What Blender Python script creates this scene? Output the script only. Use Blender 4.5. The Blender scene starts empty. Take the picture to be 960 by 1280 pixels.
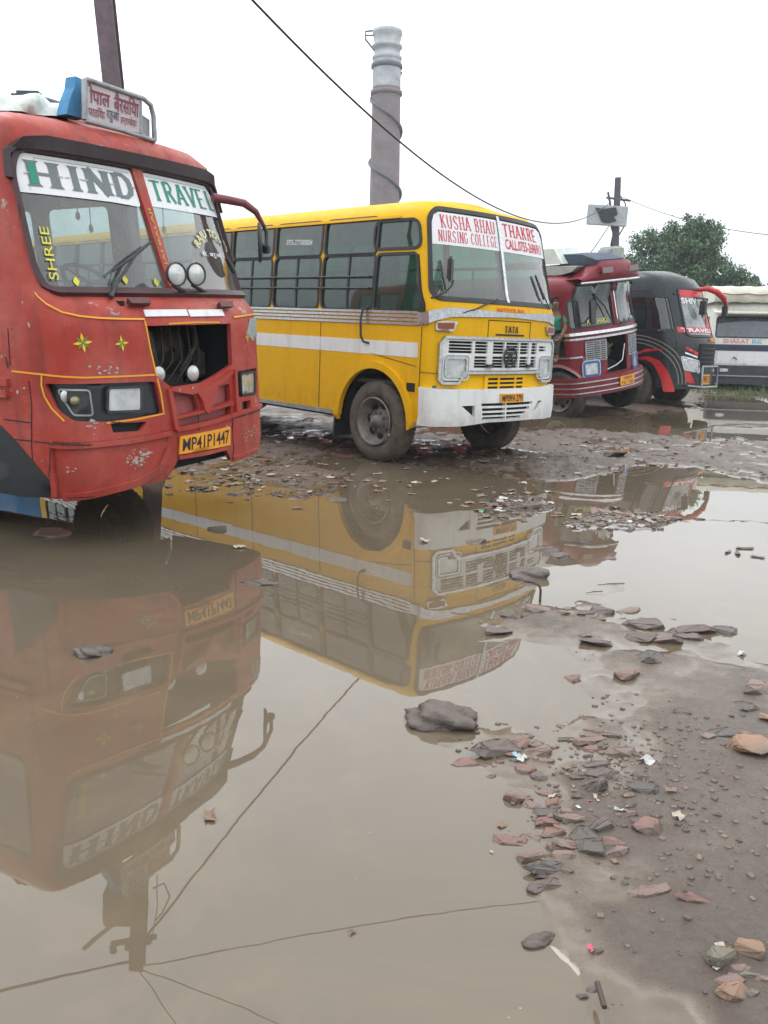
import bpy, bmesh, math, random
import numpy as np
from mathutils import Vector, Matrix, Euler
from mathutils.geometry import delaunay_2d_cdt, tessellate_polygon
random.seed(7)
SC = bpy.context.scene
COL = SC.collection
# ------------------------------------------------------------------ camera
FPX, NAD, HC = 1060.0, (-97.0, 5020.0), 1.54
_d = Vector((NAD[0], NAD[1], FPX)).normalized()
_fw = (Vector((0, 0, 1)) - _d * _d.z).normalized()
_rt = _fw.cross(-_d)
RW = Matrix((_rt, _fw, -_d))            # rows: world axes in (right, down, forward) camera axes
CAMP = Vector((0, 0, HC))
def ray(px, py): return (RW @ Vector((px-480, py-640, FPX))).normalized()
def proj(p):
    c = RW.transposed() @ (Vector(p)-CAMP)
    return Vector((c.x/c.z*FPX+480, c.y/c.z*FPX+640))
def ground(px, py, z=0.0):
    r = ray(px, py); return CAMP + r*((z-HC)/r.z)
def atdepth(px, py, Y):
    r = ray(px, py); return CAMP + r*(Y/r.y)
cd = bpy.data.cameras.new('camera'); cam = bpy.data.objects.new('camera', cd); COL.objects.link(cam)
cd.sensor_fit = 'VERTICAL'; cd.sensor_height = 36.0; cd.lens = FPX*36.0/1280.0
cd.clip_start = 0.05; cd.clip_end = 3000
_M = Matrix((RW @ Vector((1, 0, 0)), RW @ Vector((0, -1, 0)), RW @ Vector((0, 0, -1)))).transposed()
cam.matrix_world = Matrix.Translation(CAMP) @ _M.to_4x4()
SC.camera = cam
# ------------------------------------------------------------------ world, sun, exposure
W = bpy.data.worlds.new('World'); SC.world = W; W.use_nodes = True
nt = W.node_tree; nt.nodes.clear()
SUN_EL, SUN_ROT = math.radians(56), math.radians(325)
sky = nt.nodes.new('ShaderNodeTexSky'); sky.sky_type = 'NISHITA'; sky.sun_disc = False
sky.sun_elevation = SUN_EL; sky.sun_rotation = SUN_ROT; sky.air_density = 1.0; sky.dust_density = 3.0
hs = nt.nodes.new('ShaderNodeHueSaturation'); hs.inputs['Saturation'].default_value = 0.12; hs.inputs['Value'].default_value = 1.0
tc = nt.nodes.new('ShaderNodeTexCoord')
nz = nt.nodes.new('ShaderNodeTexNoise'); nz.inputs['Scale'].default_value = 1.6; nz.inputs['Detail'].default_value = 5; nz.inputs['Roughness'].default_value = .55
rp = nt.nodes.new('ShaderNodeValToRGB'); rp.color_ramp.elements[0].position = .3; rp.color_ramp.elements[1].position = .72
rp.color_ramp.elements[0].color = (8.2, 8.4, 8.6, 1); rp.color_ramp.elements[1].color = (10.6, 10.7, 10.7, 1)
mx = nt.nodes.new('ShaderNodeMix'); mx.data_type = 'RGBA'; mx.inputs[0].default_value = 0.8
bg = nt.nodes.new('ShaderNodeBackground'); bg.inputs['Strength'].default_value = 0.125
wo = nt.nodes.new('ShaderNodeOutputWorld')
L = nt.links.new
L(sky.outputs[0], hs.inputs['Color']); L(tc.outputs['Generated'], nz.inputs['Vector']); L(nz.outputs['Fac'], rp.inputs['Fac'])
sxyz = nt.nodes.new('ShaderNodeSeparateXYZ'); L(tc.outputs['Generated'], sxyz.inputs[0])
er = nt.nodes.new('ShaderNodeValToRGB'); er.color_ramp.elements[0].position = .0; er.color_ramp.elements[1].position = .26
er.color_ramp.elements[0].color = (.60, .68, .71, 1); er.color_ramp.elements[1].color = (1.30, 1.335, 1.36, 1)
ml = nt.nodes.new('ShaderNodeMix'); ml.data_type = 'RGBA'; ml.blend_type = 'MULTIPLY'; ml.inputs[0].default_value = 1.0
L(sxyz.outputs['Z'], er.inputs['Fac']); L(hs.outputs[0], mx.inputs[6]); L(rp.outputs[0], mx.inputs[7]); L(mx.outputs[2], ml.inputs[6]); L(er.outputs[0], ml.inputs[7]); L(ml.outputs[2], bg.inputs['Color']); L(bg.outputs[0], wo.inputs['Surface'])
sd = bpy.data.lights.new('sun', 'SUN'); sd.energy = 1.0; sd.angle = math.radians(28); sd.color = (1, .97, .93)
so = bpy.data.objects.new('sun', sd); COL.objects.link(so)
_az = SUN_ROT
_sv = Vector((math.sin(_az)*math.cos(SUN_EL), math.cos(_az)*math.cos(SUN_EL), math.sin(SUN_EL)))
so.rotation_euler = _sv.to_track_quat('Z', 'Y').to_euler(); so.location = _sv*50
SC.view_settings.view_transform = 'Standard'; SC.view_settings.look = 'None'
SC.view_settings.exposure = 0.42; SC.view_settings.gamma = 1.0; SC.view_settings.use_curve_mapping = False
SC.render.engine = 'CYCLES'
SC.cycles.max_bounces = 7; SC.cycles.transparent_max_bounces = 16; SC.cycles.glossy_bounces = 4; SC.cycles.diffuse_bounces = 3
SC.cycles.caustics_reflective = False; SC.cycles.caustics_refractive = False
# ------------------------------------------------------------------ materials
def N(t, ty, **k):
    n = t.nodes.new('ShaderNode'+ty)
    for a, b in k.items():
        if a in n.inputs: n.inputs[a].default_value = b
        else: setattr(n, a, b)
    return n
def new_mat(name):
    m = bpy.data.materials.new(name); m.use_nodes = True; t = m.node_tree
    return m, t, t.nodes['Principled BSDF']
def c4(c): return (c[0], c[1], c[2], 1)
def ramp(t, src, p0, p1, c0=(0, 0, 0, 1), c1=(1, 1, 1, 1)):
    r = t.nodes.new('ShaderNodeValToRGB'); r.color_ramp.elements[0].position = p0; r.color_ramp.elements[1].position = p1
    r.color_ramp.elements[0].color = c0; r.color_ramp.elements[1].color = c1; t.links.new(src, r.inputs[0]); return r.outputs[0]
def mixc(t, fac, a, b):
    m = t.nodes.new('ShaderNodeMix'); m.data_type = 'RGBA'
    for i, v in ((0, fac), (6, a), (7, b)):
        if isinstance(v, (int, float, tuple)): m.inputs[i].default_value = v
        else: t.links.new(v, m.inputs[i])
    return m.outputs[2]
def plain(name, c, rough=.6, metal=0.0, var=0.0, vs=8.0, spec=.5, bump=0.0):
    m, t, b = new_mat(name)
    b.inputs['Base Color'].default_value = c4(c); b.inputs['Roughness'].default_value = rough; b.inputs['Metallic'].default_value = metal
    b.inputs['Specular IOR Level'].default_value = spec
    if var or bump:
        tcn = N(t, 'TexCoord'); n = N(t, 'TexNoise', Scale=vs, Detail=6.0, Roughness=.6); t.links.new(tcn.outputs['Object'], n.inputs['Vector'])
        if var:
            lo = tuple(x*(1-var) for x in c); hi = tuple(min(1, x*(1+var)) for x in c)
            t.links.new(ramp(t, n.outputs['Fac'], .3, .7, c4(lo), c4(hi)), b.inputs['Base Color'])
        if bump:
            bp = N(t, 'Bump', Strength=bump, Distance=.02); t.links.new(n.outputs['Fac'], bp.inputs['Height']); t.links.new(bp.outputs[0], b.inputs['Normal'])
    return m
def paint(name, c, rough=.38, spec=.32, dirt=(.16, .11, .075), dirt_amt=.5, chips=.0, chipc=(.45, .43, .42), fade=None, fade_amt=.5, mud_top=.75):
    """old vehicle paint: faded patches, dust, flaked chips, streaks and mud splashes low down"""
    m, t, b = new_mat(name); b.inputs['Specular IOR Level'].default_value = spec
    tcn = N(t, 'TexCoord'); O = tcn.outputs['Object']
    n1 = N(t, 'TexNoise', Scale=1.7, Detail=5.0, Roughness=.6); t.links.new(O, n1.inputs['Vector'])
    n2 = N(t, 'TexNoise', Scale=14.0, Detail=8.0, Roughness=.7); t.links.new(O, n2.inputs['Vector'])
    fd = fade or tuple(min(1, x*.75+.12) for x in c)
    col = mixc(t, ramp(t, n1.outputs['Fac'], .38, .75, (0, 0, 0, 1), (fade_amt,)*3+(1,)), c4(c), c4(fd))
    col = mixc(t, ramp(t, n2.outputs['Fac'], .35, .75, (0, 0, 0, 1), (.25,)*3+(1,)), col, c4(tuple(x*.62 for x in c)))
    # vertical streaks of grime
    mp = N(t, 'Mapping'); mp.inputs['Scale'].default_value = (9, 9, .9); t.links.new(O, mp.inputs['Vector'])
    n3 = N(t, 'TexNoise', Scale=1.0, Detail=5.0, Roughness=.65); t.links.new(mp.outputs[0], n3.inputs['Vector'])
    col = mixc(t, ramp(t, n3.outputs['Fac'], .52, .82, (0, 0, 0, 1), (dirt_amt,)*3+(1,)), col, c4(dirt))
    # mud splashes low on the body
    sp = N(t, 'SeparateXYZ'); t.links.new(O, sp.inputs[0])
    mr = N(t, 'MapRange'); mr.inputs['From Min'].default_value = mud_top-.35; mr.inputs['From Max'].default_value = mud_top+.25
    mr.inputs['To Min'].default_value = .62; mr.inputs['To Max'].default_value = 0.0; t.links.new(sp.outputs['Z'], mr.inputs['Value'])
    n4 = N(t, 'TexNoise', Scale=6.0, Detail=9.0, Roughness=.72); t.links.new(O, n4.inputs['Vector'])
    ad = N(t, 'Math', operation='MULTIPLY'); t.links.new(ramp(t, n4.outputs['Fac'], .42, .62), ad.inputs[0]); t.links.new(mr.outputs[0], ad.inputs[1])
    col = mixc(t, ad.outputs[0], col, c4(dirt))
    if chips:
        n5 = N(t, 'TexNoise', Scale=5.0, Detail=10.0, Roughness=.75); t.links.new(O, n5.inputs['Vector'])
        col = mixc(t, ramp(t, n5.outputs['Fac'], .70-chips*.1, .715-chips*.1), col, c4(chipc))
    t.links.new(col, b.inputs['Base Color'])
    t.links.new(ramp(t, n2.outputs['Fac'], .3, .8, (rough,)*3+(1,), (min(1, rough+.3),)*3+(1,)), b.inputs['Roughness'])
    bp = N(t, 'Bump', Strength=.5, Distance=.014); t.links.new(n1.outputs['Fac'], bp.inputs['Height'])
    bp2 = N(t, 'Bump', Strength=.12, Distance=.004); t.links.new(n2.outputs['Fac'], bp2.inputs['Height']); t.links.new(bp.outputs[0], bp2.inputs['Normal'])
    t.links.new(bp2.outputs[0], b.inputs['Normal'])
    return m
def glass(name, tint=(.75, .85, .82), dirt=.12, refl=1.0, dustc=(.45, .45, .42)):
    """thin window glass: tinted see-through, fresnel gloss, a film of dust"""
    m = bpy.data.materials.new(name); m.use_nodes = True; t = m.node_tree; t.nodes.clear()
    tr = N(t, 'BsdfTransparent'); tr.inputs['Color'].default_value = c4(tint)
    gl = N(t, 'BsdfGlossy'); gl.inputs['Roughness'].default_value = .03; gl.inputs['Color'].default_value = (refl, refl, refl, 1)
    lw = N(t, 'LayerWeight'); lw.inputs['Blend'].default_value = .5
    pw = N(t, 'Math', operation='POWER'); pw.inputs[1].default_value = 3.2; t.links.new(lw.outputs['Facing'], pw.inputs[0])
    fr = N(t, 'Math', operation='MULTIPLY_ADD'); fr.inputs[1].default_value = .8; fr.inputs[2].default_value = .085; t.links.new(pw.outputs[0], fr.inputs[0])
    m1 = N(t, 'MixShader'); t.links.new(fr.outputs[0], m1.inputs[0]); t.links.new(tr.outputs[0], m1.inputs[1]); t.links.new(gl.outputs[0], m1.inputs[2])
    df = N(t, 'BsdfDiffuse'); df.inputs['Color'].default_value = c4(dustc)
    tcn = N(t, 'TexCoord'); n = N(t, 'TexNoise', Scale=3.0, Detail=7.0, Roughness=.65); t.links.new(tcn.outputs['Object'], n.inputs['Vector'])
    f = ramp(t, n.outputs['Fac'], .3, .8, (dirt*.4,)*3+(1,), (min(1, dirt*2.2),)*3+(1,))
    m2 = N(t, 'MixShader'); t.links.new(f, m2.inputs[0]); t.links.new(m1.outputs[0], m2.inputs[1]); t.links.new(df.outputs[0], m2.inputs[2])
    o = N(t, 'OutputMaterial'); t.links.new(m2.outputs[0], o.inputs['Surface'])
    return m
M = dict(
 rubber=plain('black_rubber', (.018, .018, .02), .55, var=.3),
 black=plain('black_void', (.01, .01, .011), .8),  # dark of slots, holes and bays put into colour; also plain black parts
 dark=plain('dark_plastic', (.03, .032, .035), .45, var=.3, vs=20),
 grime=plain('greasy_metal', (.06, .05, .042), .55, .3, var=.5, vs=15, bump=.3),
 tyre=plain('muddy_tyre', (.105, .085, .068), .85, var=.45, vs=7, bump=.4),
 tyre_dark=plain('dark_tyre', (.04, .036, .032), .8, var=.5, vs=7, bump=.4),
 rim=plain('muddy_steel_rim', (.20, .185, .165), .6, .35, var=.4, vs=9, bump=.3),
 chrome=plain('dull_chrome', (.55, .56, .57), .28, .9, var=.25, vs=25),
 steel=plain('grey_steel', (.3, .31, .32), .5, .5, var=.3, vs=10),
 white=paint('white_paint', (.78, .79, .78), .4, dirt_amt=.35, mud_top=.6),
 white_clean=plain('white_sticker', (.78, .78, .80), .5, var=.05),
 amber=plain('amber_plate', (.80, .33, .02), .45, var=.1),
 ink=plain('black_ink', (.015, .012, .01), .6),
 seat=plain('seat_cover', (.10, .12, .13), .8, var=.4),
 redseat=plain('maroon_seat_cover', (.14, .03, .03), .8, var=.3),
 floor_in=plain('cabin_floor', (.06, .06, .06), .8, var=.3),
 inner=plain('inner_trim', (.16, .17, .17), .75, var=.2),
 cloth_white=plain('white_tarp', (.62, .66, .62), .8, var=.2, vs=3, bump=.4),
 cloth_blue=plain('blue_tarp', (.05, .22, .42), .7, var=.35, vs=5, bump=.5),
 cloth_dark=plain('dark_blue_tarp', (.05, .065, .10), .75, var=.4, vs=4, bump=.5),
)
def lens_mat(name, c=(.75, .77, .75)):
    m, t, b = new_mat(name)
    tcn = N(t, 'TexCoord'); w = N(t, 'TexNoise', Scale=9.0, Detail=2.0); t.links.new(tcn.outputs['Object'], w.inputs['Vector'])
    t.links.new(ramp(t, w.outputs['Fac'], .2, .9, c4(tuple(x*.45 for x in c)), c4(c)), b.inputs['Base Color'])
    b.inputs['Roughness'].default_value = .12; b.inputs['Metallic'].default_value = .35
    b.inputs['Coat Weight'].default_value = 1.0
    return m
M['lens'] = lens_mat('lamp_lens')
M['mirror'] = plain('mirror_glass', (.7, .72, .74), .03, 1.0)
# ------------------------------------------------------------------ object helpers
def link(name, me, par=None, label=None, cat=None, group=None, kind=None):
    o = bpy.data.objects.new(name, me); COL.objects.link(o)
    if par is not None: o.parent = par
    for k, v in (('label', label), ('category', cat), ('group', group), ('kind', kind)):
        if v: o[k] = v
    return o
def thing(name, label, cat, loc=(0, 0, 0), rot=(0, 0, 0), group=None):
    o = link(name, None, None, label, cat, group); o.location = loc; o.rotation_euler = rot; return o
class MB:
    def __init__(s): s.v = []; s.f = []; s.sm = []
    def add(s, vs, fs, smooth=False):
        n = len(s.v); s.v += [tuple(v) for v in vs]; s.f += [[i+n for i in f] for f in fs]; s.sm += [smooth]*len(fs); return s
    def box(s, c, d, rot=None, bev=0):
        bm = bmesh.new(); bmesh.ops.create_cube(bm, size=1.0)
        for v in bm.verts: v.co = Vector((v.co.x*d[0], v.co.y*d[1], v.co.z*d[2]))
        if bev: bmesh.ops.bevel(bm, geom=list(bm.edges), offset=bev, segments=2, affect='EDGES')
        R = Euler(rot).to_matrix() if rot else Matrix.Identity(3)
        bm.verts.index_update()
        s.add([R @ v.co + Vector(c) for v in bm.verts], [[v.index for v in f.verts] for f in bm.faces]); bm.free(); return s
    def tube(s, pts, r, n=8, cap=True):
        pts = [Vector(p) for p in pts]; rs = r if isinstance(r, (list, tuple)) else [r]*len(pts)
        vs = []; up = Vector((0, 0, 1))
        d0 = (pts[1]-pts[0]).normalized()
        a = d0.cross(up); a = d0.cross(Vector((1, 0, 0))) if a.length < .1 else a; a.normalize()
        for i, p in enumerate(pts):
            d = (pts[min(i+1, len(pts)-1)]-pts[max(i-1, 0)]).normalized()
            a = (a-d*a.dot(d)); a.normalize(); b = d.cross(a)
            for k in range(n):
                t = 2*math.pi*k/n; vs.append(p+(a*math.cos(t)+b*math.sin(t))*rs[i])
        fs = [[i*n+k, i*n+(k+1) % n, (i+1)*n+(k+1) % n, (i+1)*n+k] for i in range(len(pts)-1) for k in range(n)]
        s.add(vs, fs, True)
        if cap: 
            m = len(pts)-1; s.add([vs[k] for k in range(n)], [list(range(n))[::-1]]); s.add([vs[m*n+k] for k in range(n)], [list(range(n))])
        return s
    def lathe(s, prof, org, axis, n=32, smooth=True):
        """prof: (along axis, radius)"""
        ax = Vector(axis).normalized(); a = ax.orthogonal().normalized(); b = ax.cross(a); org = Vector(org); vs = []
        for h, r in prof:
            for k in range(n):
                t = 2*math.pi*k/n; vs.append(org+ax*h+(a*math.cos(t)+b*math.sin(t))*r)
        s.add(vs, [[i*n+k, i*n+(k+1) % n, (i+1)*n+(k+1) % n, (i+1)*n+k] for i in range(len(prof)-1) for k in range(n)], smooth)
        return s
    def poly(s, pts): return s.add(pts, [list(range(len(pts)))])
    def prism(s, pts, dv):
        dv = Vector(dv); n = len(pts); p = [Vector(q) for q in pts]
        tri = tessellate_polygon([p])
        s.add(p, [list(t) for t in tri]); s.add([q+dv for q in p], [list(t)[::-1] for t in tri])
        s.add(p+[q+dv for q in p], [[i, (i+1) % n, n+(i+1) % n, n+i] for i in range(n)]); return s
    def mesh(s, name, mat):
        me = bpy.data.meshes.new(name); me.from_pydata(s.v, [], s.f); me.polygons.foreach_set('use_smooth', s.sm)
        if mat: me.materials.append(mat)
        me.update(); return me
    def build(s, name, mat, par=None, **k):
        return link(name, s.mesh(name, mat), par, **k)
# ------------------------------------------------------------------ wrapped body surfaces
def smst(x): x = max(0., min(1., x)); return x*x*(3-2*x)
class Surf:
    """vehicle skin: s runs round the plan (0 = middle of the front, negative = the vehicle's right side), v runs up"""
    def __init__(S, W, X0, b, rc, Ltot, prof, fade=.5):
        S.W = W; S.X0 = X0; S.prof = prof; yc = W-rc; pts = []
        for i in range(21): y = yc*i/20; pts.append((X0-b*(y/yc)**2, y))
        p0 = Vector(pts[-1]); sl = 2*b/yc; c = Vector((p0.x-sl*rc*.7, W)); p2 = Vector((c.x-rc*.9, W)); c = Vector((p0.x-sl*rc*.8, W*1.0))
        for i in range(1, 13): t = i/12; pts.append(tuple(p0*(1-t)**2+c*2*t*(1-t)+p2*t*t))
        S.xc = pts[-1][0]; S.fade = fade
        pts.append((-Ltot, W)); S.pl = pts; S.cl = [0]
        for a, b_ in zip(pts, pts[1:]): S.cl.append(S.cl[-1]+math.hypot(a[0]-b_[0], a[1]-b_[1]))
        S.smax = S.cl[-1]; S.Lx = -Ltot
    def plan(S, s):
        a = abs(s)
        if a >= S.smax: return S.pl[-1][0]-(a-S.smax), math.copysign(S.pl[-1][1], s)
        import bisect
        i = max(0, min(len(S.cl)-2, bisect.bisect_right(S.cl, a)-1)); t = (a-S.cl[i])/(S.cl[i+1]-S.cl[i])
        x = S.pl[i][0]*(1-t)+S.pl[i+1][0]*t; y = S.pl[i][1]*(1-t)+S.pl[i+1][1]*t
        return x, math.copysign(y, s)
    def pr(S, v):
        P = S.prof
        if v <= P[0][0]: return (v,)+tuple(P[0][2:])
        for a, b in zip(P, P[1:]):
            if v <= b[0]:
                t = (v-a[0])/(b[0]-a[0]); return tuple(a[k]*(1-t)+b[k]*t for k in range(1, len(a)))
        a = P[-1]; return (a[1]+(v-a[0]),)+tuple(a[2:])
    def raw(S, s, v):
        x, y = S.plan(s); z, ins, dx, *fl = S.pr(v); fd = max(S.fade, 2.0*abs(dx))
        w = smst((x-(S.xc-fd))/(fd+.05))
        if fl: dx += fl[0]*(S.X0-x)
        return Vector((x+dx*w, y*(S.W-ins)/S.W, z))
    def nrm(S, s, v, e=.02):
        a = S.raw(s+e, v)-S.raw(s-e, v); b = S.raw(s, v+e)-S.raw(s, v-e); n = a.cross(b)
        return n.normalized() if n.length > 1e-9 else Vector((1, 0, 0))
    def __call__(S, s, v, off=0.0):
        p = S.raw(s, v); return p+S.nrm(s, v)*off if off else p
class Loc:
    """finds where a sight line meets a vehicle's skin"""
    def __init__(S, surf, loc, rot):
        S.f = surf; S.loc = Vector(loc); S.R = Euler(rot).to_matrix(); S.memo = []
        for i in range(-60, 61):
            for j in range(0, 26):
                s = i/60*min(surf.smax, 12); v = .3+j*.11; S.memo.append((s, v, proj(S.R @ surf.raw(s, v)+S.loc), S.R @ surf.nrm(s, v), S.R @ surf.raw(s, v)+S.loc))
        S.memo = [m for m in S.memo if m[3].dot(CAMP-m[4]) > -.3 and m[4].y > .3]
    def w(S, p): return S.R @ Vector(p)+S.loc
    def pj(S, s, v): return proj(S.R @ S.f.raw(s, v)+S.loc)
    def __call__(S, px, py):
        q = Vector((px, py)); b = min(S.memo, key=lambda m: (m[2]-q).length_squared); s, v = b[0], b[1]
        for _ in range(12):
            e = S.pj(s, v)-q
            if e.length < .02: break
            h = 1e-4; ds = (S.pj(s+h, v)-q-e)/h; dv = (S.pj(s, v+h)-q-e)/h
            det = ds.x*dv.y-ds.y*dv.x
            if abs(det) < 1e-6: break
            st = -(e.x*dv.y-e.y*dv.x)/det; vt = -(ds.x*e.y-ds.y*e.x)/det
            k = min(1, .3/max(abs(st), abs(vt), 1e-9)); s += st*k; v += vt*k
        return (s, v)
    def at(S, px, py, x=None, y=None):
        C = S.R.transposed() @ (CAMP-S.loc); D = S.R.transposed() @ ray(px, py)
        return C+D*((x-C.x)/D.x if x is not None else (y-C.y)/D.y)
    def many(S, pts): return [S(*p) for p in pts]
def pip(P, poly):
    """points in polygon, vectorised"""
    x, y = P[:, 0], P[:, 1]; ins = np.zeros(len(P), bool); n = len(poly)
    for i in range(n):
        x1, y1 = poly[i]; x2, y2 = poly[(i+1) % n]
        if y1 == y2: continue
        c = ((y1 > y) != (y2 > y)) & (x < (x2-x1)*(y-y1)/(y2-y1)+x1); ins ^= c
    return ins
def subdiv(poly, st, closed=True):
    o = []; n = len(poly)
    for i in range(n if closed else n-1):
        a, b = poly[i], poly[(i+1) % n]; d = math.hypot(b[0]-a[0], b[1]-a[1]); k = max(1, math.ceil(d/st))
        for j in range(k): t = j/k; o.append((a[0]*(1-t)+b[0]*t, a[1]*(1-t)+b[1]*t))
    if not closed: o.append(tuple(poly[-1]))
    return o
def rnd(poly, r, n=5):
    """round the corners of a polygon; r a number or one per corner"""
    o = []; m = len(poly)
    for i in range(m):
        p = Vector(poly[i]); a = Vector(poly[i-1]); b = Vector(poly[(i+1) % m]); rr = r[i] if isinstance(r, (list, tuple)) else r
        da = (a-p); db = (b-p); q = min(rr, da.length*.48, db.length*.48)
        if q <= 1e-5: o.append(tuple(p)); continue
        A = p+da.normalized()*q; B = p+db.normalized()*q
        for k in range(n+1): t = k/n; o.append(tuple(A*(1-t)**2+p*2*t*(1-t)+B*t*t))
    return o
def rect(s0, v0, s1, v1): return [(s0, v0), (s1, v0), (s1, v1), (s0, v1)]
def area(p): return sum(p[i-1][0]*p[i][1]-p[i][0]*p[i-1][1] for i in range(len(p)))/2
def offp(poly, d):
    """grow (d>0) or shrink a polygon"""
    sg = 1 if area(poly) > 0 else -1; o = []; n = len(poly)
    for i in range(n):
        a, p, b = Vector(poly[i-1]), Vector(poly[i]), Vector(poly[(i+1) % n])
        u = (p-a); w = (b-p)
        if u.length < 1e-7: u = w
        if w.length < 1e-7: w = u
        u.normalize(); w.normalize(); n1 = Vector((u.y, -u.x)); n2 = Vector((w.y, -w.x)); m = n1+n2
        if m.length < .2: m = n1
        m.normalize(); k = max(.5, m.dot(n1)); q = p+m*(sg*d/k); o.append(tuple(q))
    return o
def cdt(outer, holes, step):
    co = []; ed = []
    for pl in [outer]+list(holes):
        n0 = len(co); co += [Vector(p) for p in pl]; n = len(pl); ed += [(n0+i, n0+(i+1) % n) for i in range(n)]
    A = np.array(outer); x0, y0 = A.min(0); x1, y1 = A.max(0)
    if step:
        gx = np.arange(x0+step/2, x1, step); gy = np.arange(y0+step/2, y1, step)
        if len(gx) and len(gy):
            G = np.array([(x, y) for x in gx for y in gy]); k = pip(G, outer)
            for h in holes: k &= ~pip(G, h)
            G = G[k]
            if len(G):
                E_ = np.array([tuple(c) for c in co]); 
                d = np.min(((G[:, None, :]-E_[None])**2).sum(2), 1); G = G[d > (step*.35)**2]
                co += [Vector(g) for g in G]
    vs, _, fs, *_r = delaunay_2d_cdt(co, ed, [], 0, 1e-6)
    V = np.array([tuple(v) for v in vs]); F = np.array([f for f in fs if len(f) == 3])
    C = V[F].mean(1); k = pip(C, outer)
    for h in holes: k &= ~pip(C, h)
    F = F[k]; a = V[F[:, 0]]; b = V[F[:, 1]]; c = V[F[:, 2]]
    cr = (b[:, 0]-a[:, 0])*(c[:, 1]-a[:, 1])-(b[:, 1]-a[:, 1])*(c[:, 0]-a[:, 0])
    F[cr < 0] = F[cr < 0][:, ::-1]; F = F[np.abs(cr) > 1e-10]
    return V, F
def wrap(mb, S, outer, holes=(), off=0.0, thick=0.0, step=.12, back=False):
    outer = subdiv(outer, step or .12); holes = [subdiv(h, step or .12) for h in holes]
    V, F = cdt(outer, holes, step); P = [S(x, y, off) for x, y in V]
    mb.add(P, F.tolist(), True)
    if thick:
        cnt = {}
        for f in F.tolist():
            for i in range(3):
                e = (f[i], f[(i+1) % 3]); cnt[e] = 1
        bd = [e for e in cnt if (e[1], e[0]) not in cnt]
        Q = [S(x, y, off-thick) for x, y in V]
        vs = []; fs = []
        for a, b in bd: n = len(vs); vs += [P[a], Q[a], Q[b], P[b]]; fs.append([n, n+1, n+2, n+3])
        mb.add(vs, fs)
        if back: mb.add(Q, F[:, ::-1].tolist(), True)
    return mb
def panel(name, S, outer, mat, par, holes=(), off=0.0, thick=0.0, step=.12, **k):
    return wrap(MB(), S, outer, holes, off, thick, step).build(name, mat, par, **k)
def ringp(name, S, poly, w, mat, par, off=.01, thick=.012, step=.12, w_in=0.0):
    """a gasket or frame round an opening"""
    return panel(name, S, offp(poly, w), mat, par, [offp(poly, -w_in) if w_in else poly], off, thick, step)
def path_strip(mb, S, pts, w, off=.004, thick=.004, step=.08):
    """a painted line or moulding of width w along (s,v) points"""
    P = [Vector(p) for p in subdiv(pts, step, False)]; vs = []; n = len(P)
    ws = w if isinstance(w, (list, tuple)) else [w, w]
    for i, p in enumerate(P):
        d = (P[min(i+1, n-1)]-P[max(i-1, 0)]).normalized(); m = Vector((-d.y, d.x)); hw = (ws[0]*(1-i/(n-1))+ws[-1]*i/(n-1))/2
        a = p+m*hw; b = p-m*hw
        vs += [S(b.x, b.y, off-thick), S(b.x, b.y, off), S(a.x, a.y, off), S(a.x, a.y, off-thick)]
    fs = [[i*4+k, i*4+k+1, i*4+k+5, i*4+k+4] for i in range(n-1) for k in range(3)]
    mb.add(vs, fs); mb.add(vs[:4], [[0, 1, 2, 3]]); mb.add(vs[-4:], [[3, 2, 1, 0]]); return mb
# ------------------------------------------------------------------ lettering
_tc = {}
def text2d(txt, bold=.0):
    key = (txt, bold)
    if key not in _tc:
        cu = bpy.data.curves.new('lettering', 'FONT'); cu.body = txt; cu.size = 1.0; cu.offset = bold; cu.resolution_u = 3
        o = bpy.data.objects.new('lettering', cu); COL.objects.link(o); dg = bpy.context.evaluated_depsgraph_get()
        me = bpy.data.meshes.new_from_object(o.evaluated_get(dg)); V = np.array([tuple(v.co)[:2] for v in me.vertices]); F = [list(p.vertices) for p in me.polygons]
        bpy.data.objects.remove(o); bpy.data.curves.remove(cu); bpy.data.meshes.remove(me); _tc[key] = (V, F)
    return _tc[key]
def quadmap(q):
    bl, br, tr, tl = [Vector(p) for p in q]
    return lambda x, y: (bl*(1-x)+br*x)*(1-y)+(tl*(1-x)+tr*x)*y
def lettering(mb, put, txt, q, bold=.0, whole=None):
    """fit txt into the quad q (bl, br, tr, tl); put maps a 2D point to 3D"""
    V, F = text2d(txt, bold); mn = V.min(0); mx_ = V.max(0)
    if whole: mn[1], mx_[1] = whole
    U = (V-mn)/(mx_-mn); m = quadmap(q)
    mb.add([put(*m(u[0], u[1])) for u in U], F)
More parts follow.
